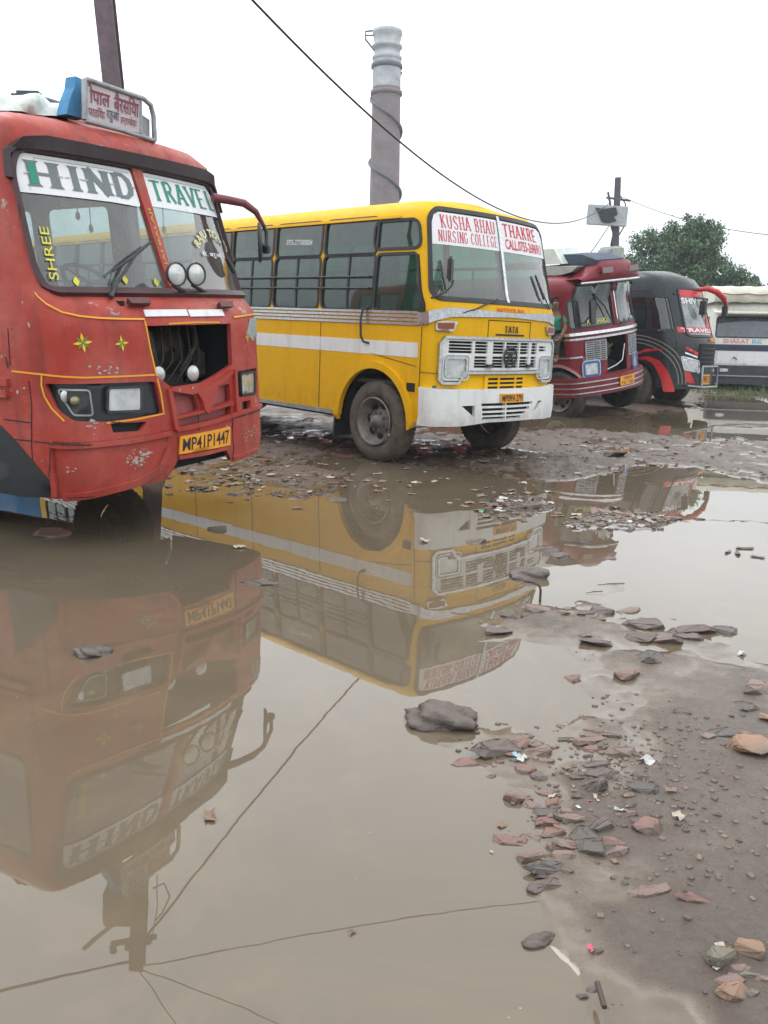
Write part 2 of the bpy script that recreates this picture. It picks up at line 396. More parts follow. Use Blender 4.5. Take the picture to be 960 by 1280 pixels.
G = {  # stroke letters on a unit cell, thick stems and flared feet
 'H': [[(.15, 0), (.15, 1)], [(.85, 0), (.85, 1)], [(.15, .5), (.85, .5)]], 'I': [[(.5, 0), (.5, 1)]],
 'N': [[(.12, 0), (.12, 1)], [(.12, 1), (.88, 0)], [(.88, 0), (.88, 1)]],
 'D': [[(.18, 0), (.18, 1)], [(.18, 1), (.6, .97), (.86, .75), (.9, .5), (.86, .25), (.6, .03), (.18, 0)]],
 'T': [[(.5, 0), (.5, 1)], [(.02, .95), (.98, .95)]],
 'R': [[(.18, 0), (.18, 1)], [(.18, 1), (.65, .98), (.82, .76), (.65, .54), (.18, .5)], [(.5, .5), (.92, 0)]],
 'A': [[(.06, 0), (.5, 1)], [(.5, 1), (.94, 0)], [(.22, .32), (.78, .32)]],
 'V': [[(.06, 1), (.5, 0)], [(.5, 0), (.94, 1)]],
 'E': [[(.2, 0), (.2, 1)], [(.2, .97), (.85, .97)], [(.2, .5), (.7, .5)], [(.2, .03), (.88, .03)]],
 'L': [[(.25, 0), (.25, 1)], [(.25, .03), (.88, .03)]],
 'K': [[(.18, 0), (.18, 1)], [(.18, .42), (.85, 1)], [(.4, .6), (.9, 0)]],
 'U': [[(.15, 1), (.15, .3), (.3, .05), (.5, 0), (.7, .05), (.85, .3), (.85, 1)]],
 'S': [[(.85, .8), (.68, .98), (.35, .98), (.15, .78), (.3, .58), (.7, .42), (.86, .22), (.68, .02), (.32, .02), (.12, .2)]],
 'B': [[(.18, 0), (.18, 1)], [(.18, 1), (.62, .98), (.78, .78), (.62, .55), (.18, .53)], [(.5, .53), (.8, .42), (.88, .25), (.7, .03), (.18, 0)]],
 'G': [[(.86, .8), (.65, .98), (.35, .97), (.12, .7), (.1, .4), (.3, .05), (.65, .02), (.86, .2), (.86, .45), (.6, .45)]],
 'C': [[(.86, .8), (.65, .98), (.35, .97), (.12, .7), (.1, .35), (.32, .04), (.65, .02), (.88, .2)]],
 'O': [[(.5, 1), (.2, .88), (.08, .5), (.2, .12), (.5, 0), (.8, .12), (.92, .5), (.8, .88), (.5, 1)]],
 ' ': []}
def sletter(mb, put, ch, q, thick=.2, thin=.08, serif=.1, lift=0.0):
    m = quadmap(q); bl, br, tr, tl = [Vector(p) for p in q]
    asp = ((tl-bl).length+1e-9)/((br-bl).length+1e-9)
    for k, st in enumerate(G[ch]):
        P = [Vector(p) for p in st]; n = len(P); L_ = []
        for i, p in enumerate(P):
            d = P[min(i+1, n-1)]-P[max(i-1, 0)]; dd = Vector((d.x, d.y*asp)).normalized(); w = thin+(thick-thin)*abs(dd.y)
            nn = Vector((-dd.y, dd.x/asp)); L_.append((p+nn*w*.5, p-nn*w*.5))
        vs = []
        for a, b in L_:
            for c in (a, b): g = m(c.x, c.y); vs.append(put(g.x, g.y, lift+k*.0004))
        mb.add(vs, [[2*i, 2*i+1, 2*i+3, 2*i+2] for i in range(n-1)])
        if serif and n == 2 and abs(P[1].y-P[0].y) > .8:
            for e, y in ((P[0], P[0].y), (P[1], P[1].y)):
                sg = 1 if y > .5 else -1; hw = thick*.5+serif
                pts = [(e.x-hw, y), (e.x+hw, y), (e.x+thick*.45, y-sg*.12), (e.x-thick*.45, y-sg*.12)]
                mb.add([put(*m(*c), lift+(k+3)*.0004) for c in pts], [[0, 1, 2, 3]])
def stext(mb, put, txt, q, thick=.24, thin=.1, serif=.08, gap=.25, space=.5):
    ws = [space if c == ' ' else (.55 if c == 'I' else 1) for c in txt]; tot = sum(ws)+gap*(len(txt)-1); m = quadmap(q); x = 0
    for c, w in zip(txt, ws):
        if c != ' ':
            a, b = x/tot, (x+w)/tot
            sletter(mb, put, c, [m(a, 0), m(b, 0), m(b, 1), m(a, 1)], thick*(1 if c != 'I' else 1.7), thin, serif*(1 if c != 'I' else 1.7))
        x += w+gap
def onsurf(S, off): return lambda x, y, l=0.0: S(x, y, off+l)
# ------------------------------------------------------------------ vehicle parts
def wheel(par, c, side, R=.49, w=.27, rimR=.29, tm=None, rm=None, steer=0, rust=False, dual=False):
    """a wheel with its centre at c; side = -1 the vehicle's right"""
    tm = tm or M['tyre']; rm = rm or M['rim']
    ax = Vector((math.sin(steer)*-side, side, 0)).normalized(); c = Vector(c)
    mb = MB(); h = w/2
    pr = [(-h*.7, rimR*.97), (-h, rimR*1.06), (-h*1.05, R*.8), (-h*.95, R*.93), (-h*.7, R*.99), (0, R), (h*.7, R*.99), (h*.95, R*.93), (h*1.05, R*.8), (h, rimR*1.06), (h*.7, rimR*.97)]
    mb.lathe(pr, c, ax, 48)
    for k in range(56):       # tread lugs across the shoulder
        a = 2*math.pi*k/56; u = ax.orthogonal().normalized(); v = ax.cross(u); d = u*math.cos(a)+v*math.sin(a); tdir = ax.cross(d)
        for sg in (-1, 1):
            p = c+d*(R*.988)+ax*(sg*h*.42); q = [p+ax*(h*.3)+tdir*.016, p+ax*(h*.3)-tdir*.016, p-ax*(h*.36)-tdir*.016, p-ax*(h*.36)+tdir*.016]
            o = [x+d*.008 for x in q]; mb.add(q+o, [[4, 5, 6, 7], [0, 1, 5, 4], [1, 2, 6, 5], [2, 3, 7, 6], [3, 0, 4, 7]])
    wh = mb.build('wheel', tm, par)
    rb = MB(); o = c+ax*(h*.55)
    rb.lathe([(.07, rimR*1.03), (.085, rimR*.98), (.07, rimR*.93), (-.01, rimR*.84), (-.05, rimR*.72), (-.04, rimR*.5), (-.01, rimR*.44), (-.01, rimR*.26), (.05, rimR*.24), (.055, rimR*.17), (.085, rimR*.15), (.09, 0.001)], o, ax, 36)
    u = ax.orthogonal().normalized(); v = ax.cross(u)
    for k in range(8):
        a = 2*math.pi*(k+.5)/8; d = u*math.cos(a)+v*math.sin(a); rb.lathe([(-.02, .016), (.025, .016), (.026, .001)], o+d*rimR*.39, ax, 6, False)
    rb.build('rim', rm, wh)
    for k in range(7):
        hb = MB()
        a = 2*math.pi*k/7; d = u*math.cos(a)+v*math.sin(a); tdir = ax.cross(d); cc = o+d*rimR*.65-ax*.034
        hb.poly([cc+d*.035*math.cos(t)+tdir*.05*math.sin(t)+ax*.0 for t in [2*math.pi*i/12 for i in range(12)]])
        hb.build('rim_hole_dark', M['black'], wh)  # flat black oval painted for the dark of a hand hole
    return wh
def plate_text(par, S, q, txt, bold=.025, inset=(.05, .12)):
    """number plate on the skin: q = bl, br, tr, tl in (s, v)"""
    p = panel('number_plate', S, list(q), M['amber'], par, off=.022, thick=.016, step=.1)
    m = quadmap(q); a, b = inset; mb = MB()
    lettering(mb, onsurf(S, .0245), txt, [m(a, b), m(1-a, b), m(1-a, 1-b), m(a, 1-b)], bold)
    mb.build('registration_number', M['ink'], p); return p
def seats(par, xs, ys, z0, m, h=.95):
    for x in xs:
        for y in ys:
            mb = MB(); mb.box((x, y, z0+.28), (.46, .85, .14), None, .03); mb.box((x-.24, y, z0+.28+h*.42), (.13, .85, h*.75), (0, -.15, 0), .035)
            mb.box((x-.05, y, z0+.11), (.3, .6, .22)); mb.build('seat', m, par)
def steering(par, c, m, R=.24):
    mb = MB(); c = Vector(c); ax = Vector((.75, 0, .9)).normalized(); u = Vector((0, 1, 0)); v = ax.cross(u)
    mb.tube([c+(u*math.cos(t)+v*math.sin(t))*R for t in [2*math.pi*i/28 for i in range(29)]], .016, 6, False)
    mb.tube([c, c-ax*.5], .03, 8); 
    for t in (0, 2.1, 4.2): mb.tube([c, c+(u*math.cos(t)+v*math.sin(t))*R], .012, 6)
    mb.build('steering_wheel', m, par)
def cap_roof(mb, S, vtop, smax, crown, n=10):
    """close the top between the two sides"""
    ss = [smax*i/60 for i in range(1, 61)]; rows = []
    for s in ss:
        a = S(-s, vtop); b = S(s, vtop); w = (a-b).length
        rows.append([a.lerp(b, j/n)+Vector((0, 0, crown*min(1, w/1.2)*math.sin(math.pi*j/n))) for j in range(n+1)])
    f0 = S(0, vtop); vs = [f0]+[p for r in rows for p in r]; fs = []
    k = n+1; fs += [[0, 1+j+1, 1+j] for j in range(n)]
    for i in range(len(rows)-1):
        for j in range(n): a = 1+i*k+j; fs.append([a, a+1, a+1+k, a+k])
    mb.add(vs, fs, True)
def body_shell(name, S, vb, vt, smax, holes, mat, par, crown=.06, step=.12, bottom=None, thick=.03):
    mb = MB(); out = bottom or [(-smax, vb), (smax, vb)]
    out = [p for p in out]+[(smax, vt), (-smax, vt)]
    wrap(mb, S, out, holes, 0, thick, step)
    cap_roof(mb, S, vt, smax, crown)
    # rear wall
    a = [S(-smax, vb+(vt-vb)*i/8) for i in range(9)]; b = [S(smax, vb+(vt-vb)*i/8) for i in range(9)]
    mb.add(a+b, [[i, i+1, 10+i, 9+i] for i in range(8)])
    return mb.build(name, mat, par)
# ================================================================== yellow college bus
def yellow_bus():
    loc, rot = (.6825, 11.1257, 0), (-.0103, .0241, -.8052)
    S = Surf(1.18, 1.04, .12, .17, 10.5, [(.40, .40, 0, 0), (1.86, 1.86, 0, 0), (2.0, 2.0, 0, -.07), (2.85, 2.83, .06, -.27), (2.95, 2.93, .10, -.31), (3.03, 2.995, .17, -.38), (3.09, 3.03, .27, -.48), (3.14, 3.055, .42, -.62)])
    q = Loc(S, loc, rot)
    R = thing('college_bus', 'yellow bus with white bumper and white side stripe, nursing college banner on its windscreen', 'bus', loc, rot)
    yel = paint('yellow_bus_paint', (.80, .43, .0), .45, .2, dirt=(.28, .15, .005), dirt_amt=.3, fade=(.84, .50, .005), fade_amt=.3, mud_top=.62, chips=.25, chipc=(.42, .26, .1))
    gl = glass('green_tinted_glass', (.07, .17, .12), .2, dustc=(.075, .17, .12)); wgl = glass('windscreen_glass', (.82, .9, .88), .10)
    smax = S.smax
    up = [(470, 276.7, 524.5, 309.3), (406.7, 278, 467.7, 319), (350.4, 281, 405, 319.8), (286, 284.5, 348, 322)]
    lo = [(470.3, 318.5, 523.4, 387.5), (403.8, 321.3, 463.3, 385.5), (347.5, 322.7, 402, 383.7), (290, 323, 346, 382)]
    def rc(b):
        a, c = q(b[0], (b[1]+b[3])/2), q(b[2], (b[1]+b[3])/2); m = ((b[0]+b[2])/2)
        t, d = q(m, b[1]), q(m, b[3]); return [a[0], d[1], c[0], t[1]]
    U = [rc(b) for b in up]; Lw = [rc(b) for b in lo]
    vu = (sum(u[1] for u in U[1:])/3, sum(u[3] for u in U[1:])/3); vl = (sum(u[1] for u in Lw[1:])/3, sum(u[3] for u in Lw[1:])/3)
    wins = [(rnd(rect(*U[0]), .09), 'u'), (rnd(rect(Lw[0][0], Lw[0][1], Lw[0][2], Lw[0][3]), .05), 'd')]
    pitch = (Lw[1][0]-Lw[3][0])/2; w = Lw[2][2]-Lw[2][0]; s0 = Lw[1][0]
    for k in range(10):
        a = s0-k*pitch
        if a < -smax+.3: break
        wins.append((rnd(rect(a, vl[0], a+w+.02, vl[1]), .09), 'l')); wins.append((rnd(rect(a, vu[0], a+w+.02, vu[1]), .08), 'u'))
    both = [p for p, k in wins]+[[(-x, y) for x, y in p] for p, k in wins]
    wso = q.many([(538.5, 300), (539, 270), (546, 261.5), (610, 273), (664, 289), (671, 298), (681.5, 378), (678, 381), (600, 374), (552, 368.5), (544, 362), (540.5, 350)])
    # make the windscreen symmetric about the middle bar
    mid_t, mid_b = q(617, 277)[0], q(634.7, 376)[0]
    wL = [p for p in wso if p[0] < (mid_t+mid_b)/2-.05]; vt_, vb_ = max(p[1] for p in wso)-.01, min(p[1] for p in wso)+.0
    sl, slb = min(p[0] for p in wso), q(552, 368.5)[0]
    ws = rnd([(-1.13, vb_), (1.13, vb_), (1.08, vt_), (-1.08, vt_)], [.12, .12, .14, .14], 6)
    ah = q(466.5, 527); arc0 = 0.0
    sc = -S.cl[-2]-(0-S.xc)*-1        # s of local x = 0 on the right side
    sx = lambda x: -(S.cl[-2]+(S.xc-x))
    hub = sx(0.0); rad = .62
    arch = [(hub+rad*math.cos(t)*1.0, .46+rad*math.sin(t)*1.06) for t in [math.pi*(1-i/20) for i in range(21)]]
    bot = [(-smax, .50)]+[(sx(-5.6)+rad*math.cos(t), .5+rad*math.sin(t)) for t in [math.pi*(1-i/16) for i in range(17)]]+[(hub-rad, .5)]+[a for a in arch if a[1] > .5]+[(hub+rad, .5), (hub+rad+.18, .5), (hub+rad+.3, .62)]
    bot = bot+[(-x, y) for x, y in bot[::-1]]
    # grille opening and body shell
    gp = [(555.8, 426.7), (561.7, 420.5), (683, 427), (681.7, 476.7), (671.7, 476.7), (667.5, 465), (591.7, 465.3), (584, 478.3), (558, 478.3), (555, 473)]
    g0 = q.many(gp)
    gt = sum(g0[i][1] for i in (1, 2))/2; gb = g0[6][1]; lb = g0[8][1]
    sa, sb_ = -1.06, -.78
    gx = [(-1.06, gt-.07), (-1.0, gt), (1.0, gt), (1.06, gt-.07), (1.06, lb+.04), (1.02, lb), (.80, lb), (.72, gb), (-.72, gb), (-.80, lb), (-1.02, lb), (-1.06, lb+.04)]
    sh = body_shell('body', S, .5, 3.14, smax, both+[ws]+[offp(gx, -.03)], yel, R, .05, .13, bot)
    # windows
    for p, k in wins:
        for sg in (1, -1):
            pp = [(sg*x, y) for x, y in p]
            if sg < 0: pp = pp[::-1]
            f = ringp('window', S, pp, .030, M['rubber'], R, .012, .03, .12, .004)
            panel('pane', S, offp(pp, -.002), gl, f, off=-.01, step=.25)
            if k == 'l':
                xm = sum(a[0] for a in pp)/len(pp); v0, v1 = min(a[1] for a in pp), max(a[1] for a in pp)
                mb = MB(); path_strip(mb, S, [(xm, v0), (xm, v1)], .03, .002, .015); mb.build('sliding_sash', M['dark'], f)
    # faint sign-writing on the second top pane
    mb = MB(); a = q(358, 303); b = q(390, 303); lettering(mb, onsurf(S, -.006), '0755-2773000004', [(a[0], a[1]-.035), (b[0], b[1]-.035), (b[0], b[1]+.035), (a[0], a[1]+.035)], .01); mb.build('window_lettering', M['white_clean'], R)
    # window guard bars
    sA, sB = q(464.5, 346)[0], -smax+.5
    for py in (346.3, 360.5):
        v = q(450, py)[1]; mb = MB(); n = 24; mb.tube([S(sA+(sB-sA)*i/n, v, .045) for i in range(n+1)], .011, 6)
        for s in [sA-i*pitch for i in range(10)]: mb.tube([S(s, v, .0), S(s, v, .05)], .012, 6)
        mb.build('guard_bar', M['dark'], R)
    # windscreen
    f = ringp('windscreen', S, ws, .045, M['rubber'], R, .014, .03, .12, .006)
    halves = [[p for p in ws if p[0] < -.03]+[(-.02, vt_), (-.02, vb_)], [p for p in ws if p[0] > .03]]
    hl = rnd([(-1.13, vb_), (-.015, vb_), (-.015, vt_), (-1.08, vt_)], [.12, 0, 0, .14], 6); hr = [(-x, y) for x, y in hl][::-1]
    for h in (hl, hr): panel('pane', S, h, wgl, f, off=0, step=.2)
    mb = MB(); path_strip(mb, S, [(0, vb_-.02), (0, vt_+.02)], .045, .02, .03); mb.build('centre_bar', M['chrome'], f)
    # banner on the top of the windscreen
    bl = q(539, 303)[1]; br = q(669.6, 323.6)[1]; bm_ = q(612, 312)[1]; vbn = (bl+br+bm_)/3
    for sg in (-1, 1):
        pl = [(-1.10, vbn), (-.03, vbn), (-.03, vt_-.02), (-.98, vt_-.02), (-1.05, vt_-.06), (-1.083, vt_-.16)]
        if sg > 0: pl = [(-x, y) for x, y in pl][::-1]
        panel('banner_sticker', S, pl, M['white_clean'], f, off=.006, step=.15)
    red = plain('red_lettering', (.62, .045, .085), .6)
    H = vt_-.02-vbn; rows = [(vbn+H*.52, vbn+H*.93), (vbn+H*.10, vbn+H*.45)]
    mb = MB(); put = onsurf(S, .009)
    stext(mb, put, 'KUSHA BHAU', [(-.95, rows[0][0]), (-.08, rows[0][0]), (-.08, rows[0][1]), (-.97, rows[0][1])], .22, .08, .10)
    stext(mb, put, 'NURSING COLLEGE', [(-1.0, rows[1][0]), (-.06, rows[1][0]), (-.06, rows[1][1]), (-1.0, rows[1][1])], .22, .08, .10)
    stext(mb, put, 'THAKRE', [(.08, rows[0][0]), (.90, rows[0][0]), (.90, rows[0][1]), (.08, rows[0][1])], .25, .12, .1)
    mb2 = MB(); lettering(mb2, put, 'CALL.0755-2696911', [(.10, rows[1][0]), (1.0, rows[1][0]), (1.0, rows[1][1]), (.10, rows[1][1])], .02)
    mb.add(mb2.v, mb2.f); mb.build('banner_lettering', red, f)
    # drip rail along the roof
    vr = q(440, 276.5)[1]
    mb = MB(); path_strip(mb, S, [(-smax+.05, vr), (sx(.30), vr)], .025, .03, .03); path_strip(mb, S, [(smax-.05, vr), (-sx(.30), vr)], .025, .03, .03); mb.build('drip_rail', yel, R)
    # belt mouldings, swept up round the corner
    chrome = M['chrome']; v1 = q(440, 386)[1]; v2 = q(440, 404)[1]; mb = MB()
    vm = (v1+v2)/2; hh = (v1-v2)
    fv = q(600, 392)[1]
    se = q(523, 399)[0]
    for k in range(4):
        vv = v1-hh*(k+.5)/4
        for sg in (-1, 1): path_strip(mb, S, [(sg*smax*.995, vv), (sg*-se*1.0, vv)] if sg > 0 else [(-smax*.995, vv), (se, vv)], hh/4*.62, .014, .014)
    mb.build('belt_moulding', chrome, R)
    mb = MB()
    cv = [(se, vm), (se+.10, vm+.0), (se+.2, vm+.04), (se+.3, (vm+fv)/2+.02), (se+.40, fv-.005), (se+.52, fv), (-.0, fv)]
    for sg in (1, -1):
        pts = [(sg*x, y) for x, y in cv]
        path_strip(mb, S, pts if sg > 0 else pts[::-1], [hh*.8, .05] if sg > 0 else [.05, hh*.8], .018, .018, .05)
    mb.build('front_moulding', chrome, R)
    # white side stripe
    a = q(420, 422)[1]; b = q(420, 439)[1]; e = q(522.5, 435)[0]
    for sg in (1, -1):
        pl = rect(-smax*.995, b, e, a)
        if sg < 0: pl = [(-x, y) for x, y in pl][::-1]
        panel('white_stripe', S, pl, M['white'], R, off=.004, thick=.004, step=.3)
    # panel seams, door line
    mb = MB()
    for s in [q(400, 450)[0]-i*1.55 for i in range(-0, 5)]: path_strip(mb, S, [(s, .55), (s, v2-.01)], .008, .004, .004)
    for px in (466.5, 526): s = q(px, 350)[0]; path_strip(mb, S, [(s, vl[0]-.08), (s, vu[0]-.03)], .010, .004, .004)
    a = q(463, 439); b = q(520, 458); path_strip(mb, S, [(a[0], a[1]-.02), b], .006, .004, .004)
    path_strip(mb, S, [q(524, 465), q(556, 467)], .006, .004, .004)
    for s in (q(526, 440)[0],): path_strip(mb, S, [(s, .95), (s, v2)], .007, .004, .004)
    mb.build('panel_seam', M['ink'], R)
    # grab handle beside the driver door
    mb = MB(); hp = [q(461.5, 383), q(457, 388), q(456, 400), q(456.3, 420), q(458, 427), q(461.5, 429)]
    mb.tube([S(p[0], p[1], o) for p, o in zip(hp, (0, .05, .07, .07, .05, 0))], .014, 8); mb.build('grab_handle', M['dark'], R)
    # front wheel arch lip
    for sg in (-1, 1):
        mb = MB()
        pts = [(hub+(rad+.035)*math.cos(t), .46+(rad+.035)*math.sin(t)*1.06) for t in [math.pi*(1-i/24) for i in range(25)]]; pts = [(hub-rad-.035, .50)]+pts+[(hub+rad+.035, .50)]
        pts = [(-sg*x*1.0, y) for x, y in pts] if sg > 0 else pts
        path_strip(mb, S, pts, .085, .045, .05, .06)
        mb.build('wheel_arch', yel, R)
    # inside of the arches and mud flaps
    for sg in (-1, 1):
        mb = MB(); y0 = sg*1.13; y1 = sg*.72
        ps = [(.6*math.cos(t), .46+.62*math.sin(t)) for t in [math.pi*i/14 for i in range(15)]]
        vs = [(x, y0, z) for x, z in ps]+[(x, y1, z) for x, z in ps]; mb.add(vs, [[i, i+1, 16+i, 15+i] for i in range(14)]); mb.poly([(x, y1, z) for x, z in ps])
        mb.build('wheel_well', M['dark'], R)
        mb = MB(); mb.box((-.72, sg*1.0, .42), (.03, .36, .42), (0, .06, 0)); mb.build('mud_flap', M['rubber'], R)
        wheel(R, (0, sg*1.03, .475), sg, .49, .26, .29, steer=.0)
        wheel(R, (-5.6, sg*.92, .475), sg, .49, .5, .29)
    # step hole: a black patch painted for its dark inside, skin uncut
    a = q(508.5, 478); b = q(519, 490.5); mb = MB(); 
    ringp('step_recess', S, rect(a[0], b[1], b[0], a[1]), .012, yel, R, .008, .01, .1); panel('step_hole_dark', S, rect(a[0], b[1], b[0], a[1]), M['black'], R, off=.004, step=.2)
    # skirt trim
    mb = MB(); path_strip(mb, S, [(-smax+.05, .515), (sx(-6.3), .515)], .05, .012, .012); path_strip(mb, S, [(sx(-4.95), .515), (hub-rad-.06, .515)], .05, .012, .012); path_strip(mb, S, [(hub+rad+.05, .52), (sx(.80), .52)], .05, .012, .012); mb.build('skirt_trim', M['steel'], R)
    # ---- front: grille
    wp = paint('white_grille_paint', (.74, .75, .74), .42, dirt_amt=.3, mud_top=.2)
    holes = []
    Z = lambda x, y: q(540+x/6, 370+y/6)
    def slot(x0, x1, y, hv=.026):
        a, b = Z(x0, y)[0], Z(x1, y)[0]; v = Z((x0+x1)/2, y)[1]; return rect(a, v-hv/2, b, v+hv/2)
    rowv = [Z(550, y)[1] for y in (357, 380, 403, 425)]; roww = [Z(540, y)[1] for y in (463, 487, 508, 529)]
    cols = [(-.97, -.60), (-.56, -.36)]; colc = [(-.29, -.12), (-.085, .22-.0), (.12+.13, .29+.10)]
    segs = [(-.96, -.62), (-.58, -.38), (-.29, -.09), (-.06, .19), (.22, .40), (.47, .60), (.64, .92)]
    for v in rowv:
        for a, b in segs:
            if b > .7: continue
            holes.append(rect(a, v-.014, b, v+.014))
    for v in rowv[1:3]: holes.append(rect(.66, v-.012, .84, v+.012))
    for v in roww:
        for a, b in segs[1:6]: holes.append(rect(a, v-.014, b, v+.014))
    hls = []
    lens = []
    for sg in (-1, 1):
        a = rnd(rect(-.99, lb+.075, -.70, lb+.275), .03)
        if sg > 0: a = [(-x, y) for x, y in a][::-1]
        holes.append(a); lens.append(a)
    gr = panel('grille', S, offp(gx, -.02), wp, R, holes, off=.035, thick=.03, step=.12)
    ringp('grille_surround', S, gx, .02, chrome, R, .05, .055, .1, .012)
    panel('grille_slot_dark', S, offp(gx, -.02), M['black'], R, off=-.02, step=.2)  # black sheet paints the dark seen through the grille slots
    for a in lens:
        ringp('headlight', S, a, .018, chrome, R, .05, .03, .1, .006)
        panel('headlight_glass', S, a, M['lens'], R, off=.03, step=.1)
        b0 = [min(p[0] for p in a), min(p[1] for p in a), max(p[0] for p in a), max(p[1] for p in a)]
        ringp('headlight_bezel', S, rnd(rect(b0[0]-.035, b0[1]-.035, b0[2]+.035, b0[3]+.035), .05), .012, wp, R, .047, .02, .1)
    # round emblem in the grille
    mb = MB(); e = Z(562, 455); c = S(e[0], e[1], .045); ax = S.nrm(*e)
    mb.lathe([(0, .125), (.018, .125), (.02, .108), (.008, .104)], c, ax, 32); mb.build('emblem', M['dark'], R)
    mb = MB(); put = onsurf(S, .062)
    for pts in ([(-.085, .035), (-.04, .05), (0, .052), (.04, .05), (.085, .035)], [(-.012, .045), (-.03, -.02), (-.055, -.075)], [(.012, .045), (.03, -.02), (.055, -.075)]):
        path_strip(mb, S, [(e[0]+x, e[1]+y) for x, y in pts], .022, .064, .015, .05)
    mb.build('emblem_mark', M['dark'], R)
    for x in (408, 700):
        mb = MB(); p = Z(x, 522); mb.box(S(p[0], p[1], .05), (.05, .11, .035)); mb.build('latch', M['dark'], R)
    # bonnet flap and its name
    mb = MB(); A = [Z(425, 182), Z(738, 198), Z(733, 322), Z(418, 312)]; sl_, sr_ = (A[0][0]+A[3][0])/2, (A[1][0]+A[2][0])/2; vt2 = (A[0][1]+A[1][1])/2
    for a_, b_ in (((sl_, vt2), (sr_, vt2)), ((sl_, gt+.02), (sl_, vt2)), ((sr_, gt+.02), (sr_, vt2))): path_strip(mb, S, [a_, b_], .009, .004, .004)
    mb.build('flap_seam', M['ink'], R)
    mb = MB(); path_strip(mb, S, [(Z(478, 293)[0], Z(580, 294)[1]), (Z(687, 298)[0], Z(580, 294)[1])], .02, .006, .006); mb.build('pull_slot', M['ink'], R)
    a, b, c_, d = Z(541, 277)[0], Z(640, 279)[0], Z(590, 278)[1], Z(590, 229)[1]
    mb = MB(); stext(mb, onsurf(S, .012), 'TATA', [(a, c_), (b, c_), (b, d), (a, d)], .3, .17, .03, .18); mb.build('maker_name', M['ink'], R)
    a, b, c_, d = Z(486, 118)[0], Z(688, 128)[0], Z(590, 125)[1], Z(590, 96)[1]
    mb = MB(); lettering(mb, onsurf(S, .005), 'INSTITUTE. BUS', [(a, c_), (b, c_), (b, d), (a, d)], .02); mb.build('red_lettering', plain('orange_red_lettering', (.65, .07, .02), .6), R)
    # yellow lower grille
    a0, a1 = Z(388, 600)[0], Z(695, 600)[0]; lv0, lv1 = gb-.235, gb-.03; hol = []
    for v in (lv0+.055, lv0+.105, lv0+.155):
        for a, b in ((a0+.06, a0+.24), (a0+.27, a0+.56), (a0+.59, a1-.06)): hol.append(rect(a, v-.014, b, v+.014))
    panel('lower_grille', S, rect(a0, lv0, a1, lv1), yel, R, hol, off=.018, thick=.016, step=.15); panel('lower_slot_dark', S, rect(a0+.02, lv0+.02, a1-.02, lv1-.02), M['black'], R, off=.004, step=.3)  # backing sheet coloured black as the dark of the slots
    mb = MB(); mb.box(S((a0+a1)/2, lv0-.03, .02), (.08, .95, .05)); mb.build('tow_bracket', M['dark'], R)
    # side indicators
    for sg in (-1, 1):
        A = [Z(22, 255), Z(28, 192), Z(100, 185), Z(188, 192), Z(150, 268)]
        if sg > 0: A = [(-x, y) for x, y in A]
        if area(A) < 0: A = A[::-1]
        f2 = panel('indicator', S, rnd(A, .03), M['chrome'], R, off=.03, thick=.03, step=.1)
        B = [Z(38, 245), Z(38, 200), Z(158, 200), Z(152, 248)]
        if sg > 0: B = [(-x, y) for x, y in B]
        if area(B) < 0: B = B[::-1]
        panel('indicator_lens', S, B, plain('orange_brown_lens', (.26, .06, .015), .3), f2, off=.036, thick=.01, step=.1)
    # bumper
    Bs = Surf(1.21, 1.19, .16, .20, 3, [(.3, .3, 0, -.06), (.62, .62, 0, 0), (1, 1, 0, -.015)]); Bs.fade = .6
    qb = Loc(Bs, loc, rot); se2 = qb(522.5, 510)[0]; vb1 = (qb(523, 532)[1]); vt1 = qb(525, 484)[1]; vc1 = qb(603, 487)[1]; vcb = qb(600, 528.5)[1]
    E_ = abs(se2); bo = subdiv([(-E_, vb1), (-.8, vb1), (-.4, vcb), (.4, vcb), (.8, vb1+.02), (E_-.12, vb1+.02), (E_, vb1+.14), (E_, vt1), (.6, vc1), (-.6, vc1), (-E_, vt1)], .1)
    Y5 = lambda x, y: qb(400+x/3, 370+y/3)
    bh = []
    c0 = Y5(697, 425)[0]
    for i, (y, x0, x1) in enumerate(((409, 606, 796), (427, 608, 785), (444, 608, 770), (459, 608, 752))):
        a, b = Y5(x0, y)[0], Y5(x1, y-8)[0]; v = Y5(690, y-3)[1]
        bh.append(rect(a, v-.016, c0-.012, v+.016)); bh.append(rect(c0+.012, v-.016, b, v+.016))
    t1 = [Y5(531, 413), Y5(580, 458), Y5(580, 411)]; t2 = [Y5(797, 432), Y5(808, 428), Y5(833, 392), Y5(818, 392)]
    for t_ in (t1, t2):
        if area(t_) < 0: t_.reverse()
        bh.append(t_)
    bp = panel('bumper', Bs, bo, M['white'], R, bh, off=.0, thick=.05, step=.1)
    panel('bumper_slot_dark', Bs, offp(rect(-.75, min(vb1, vcb)+.03, .95, vt1-.08), 0), M['black'], R, off=-.045, step=.3)  # black sheet painted as the dark behind the bumper cut-outs
    mb = MB(); mb.add([Bs(x, vt1 if abs(x) > .9 else vc1, -.01) for x in [(-E_+2*E_*i/20) for i in range(21)]]+[Bs(x, vt1 if abs(x) > .9 else vc1, -.12) for x in [(-E_+2*E_*i/20) for i in range(21)]], [[i, i+1, 22+i, 21+i] for i in range(20)]); mb.build('bumper_top', M['white'], R)
    P5 = [Y5(673, 403), Y5(757, 395), Y5(757, 363), Y5(673, 368)]
    sm_, sw = (P5[0][0]+P5[1][0])/2, abs(P5[1][0]-P5[0][0])/2; pv0, pv1 = (P5[0][1]+P5[1][1])/2, (P5[2][1]+P5[3][1])/2
    plate_text(R, Bs, [(sm_-sw, pv0), (sm_+sw, pv0), (sm_+sw, pv1), (sm_-sw, pv1)], 'MP09FA 2791', .02)
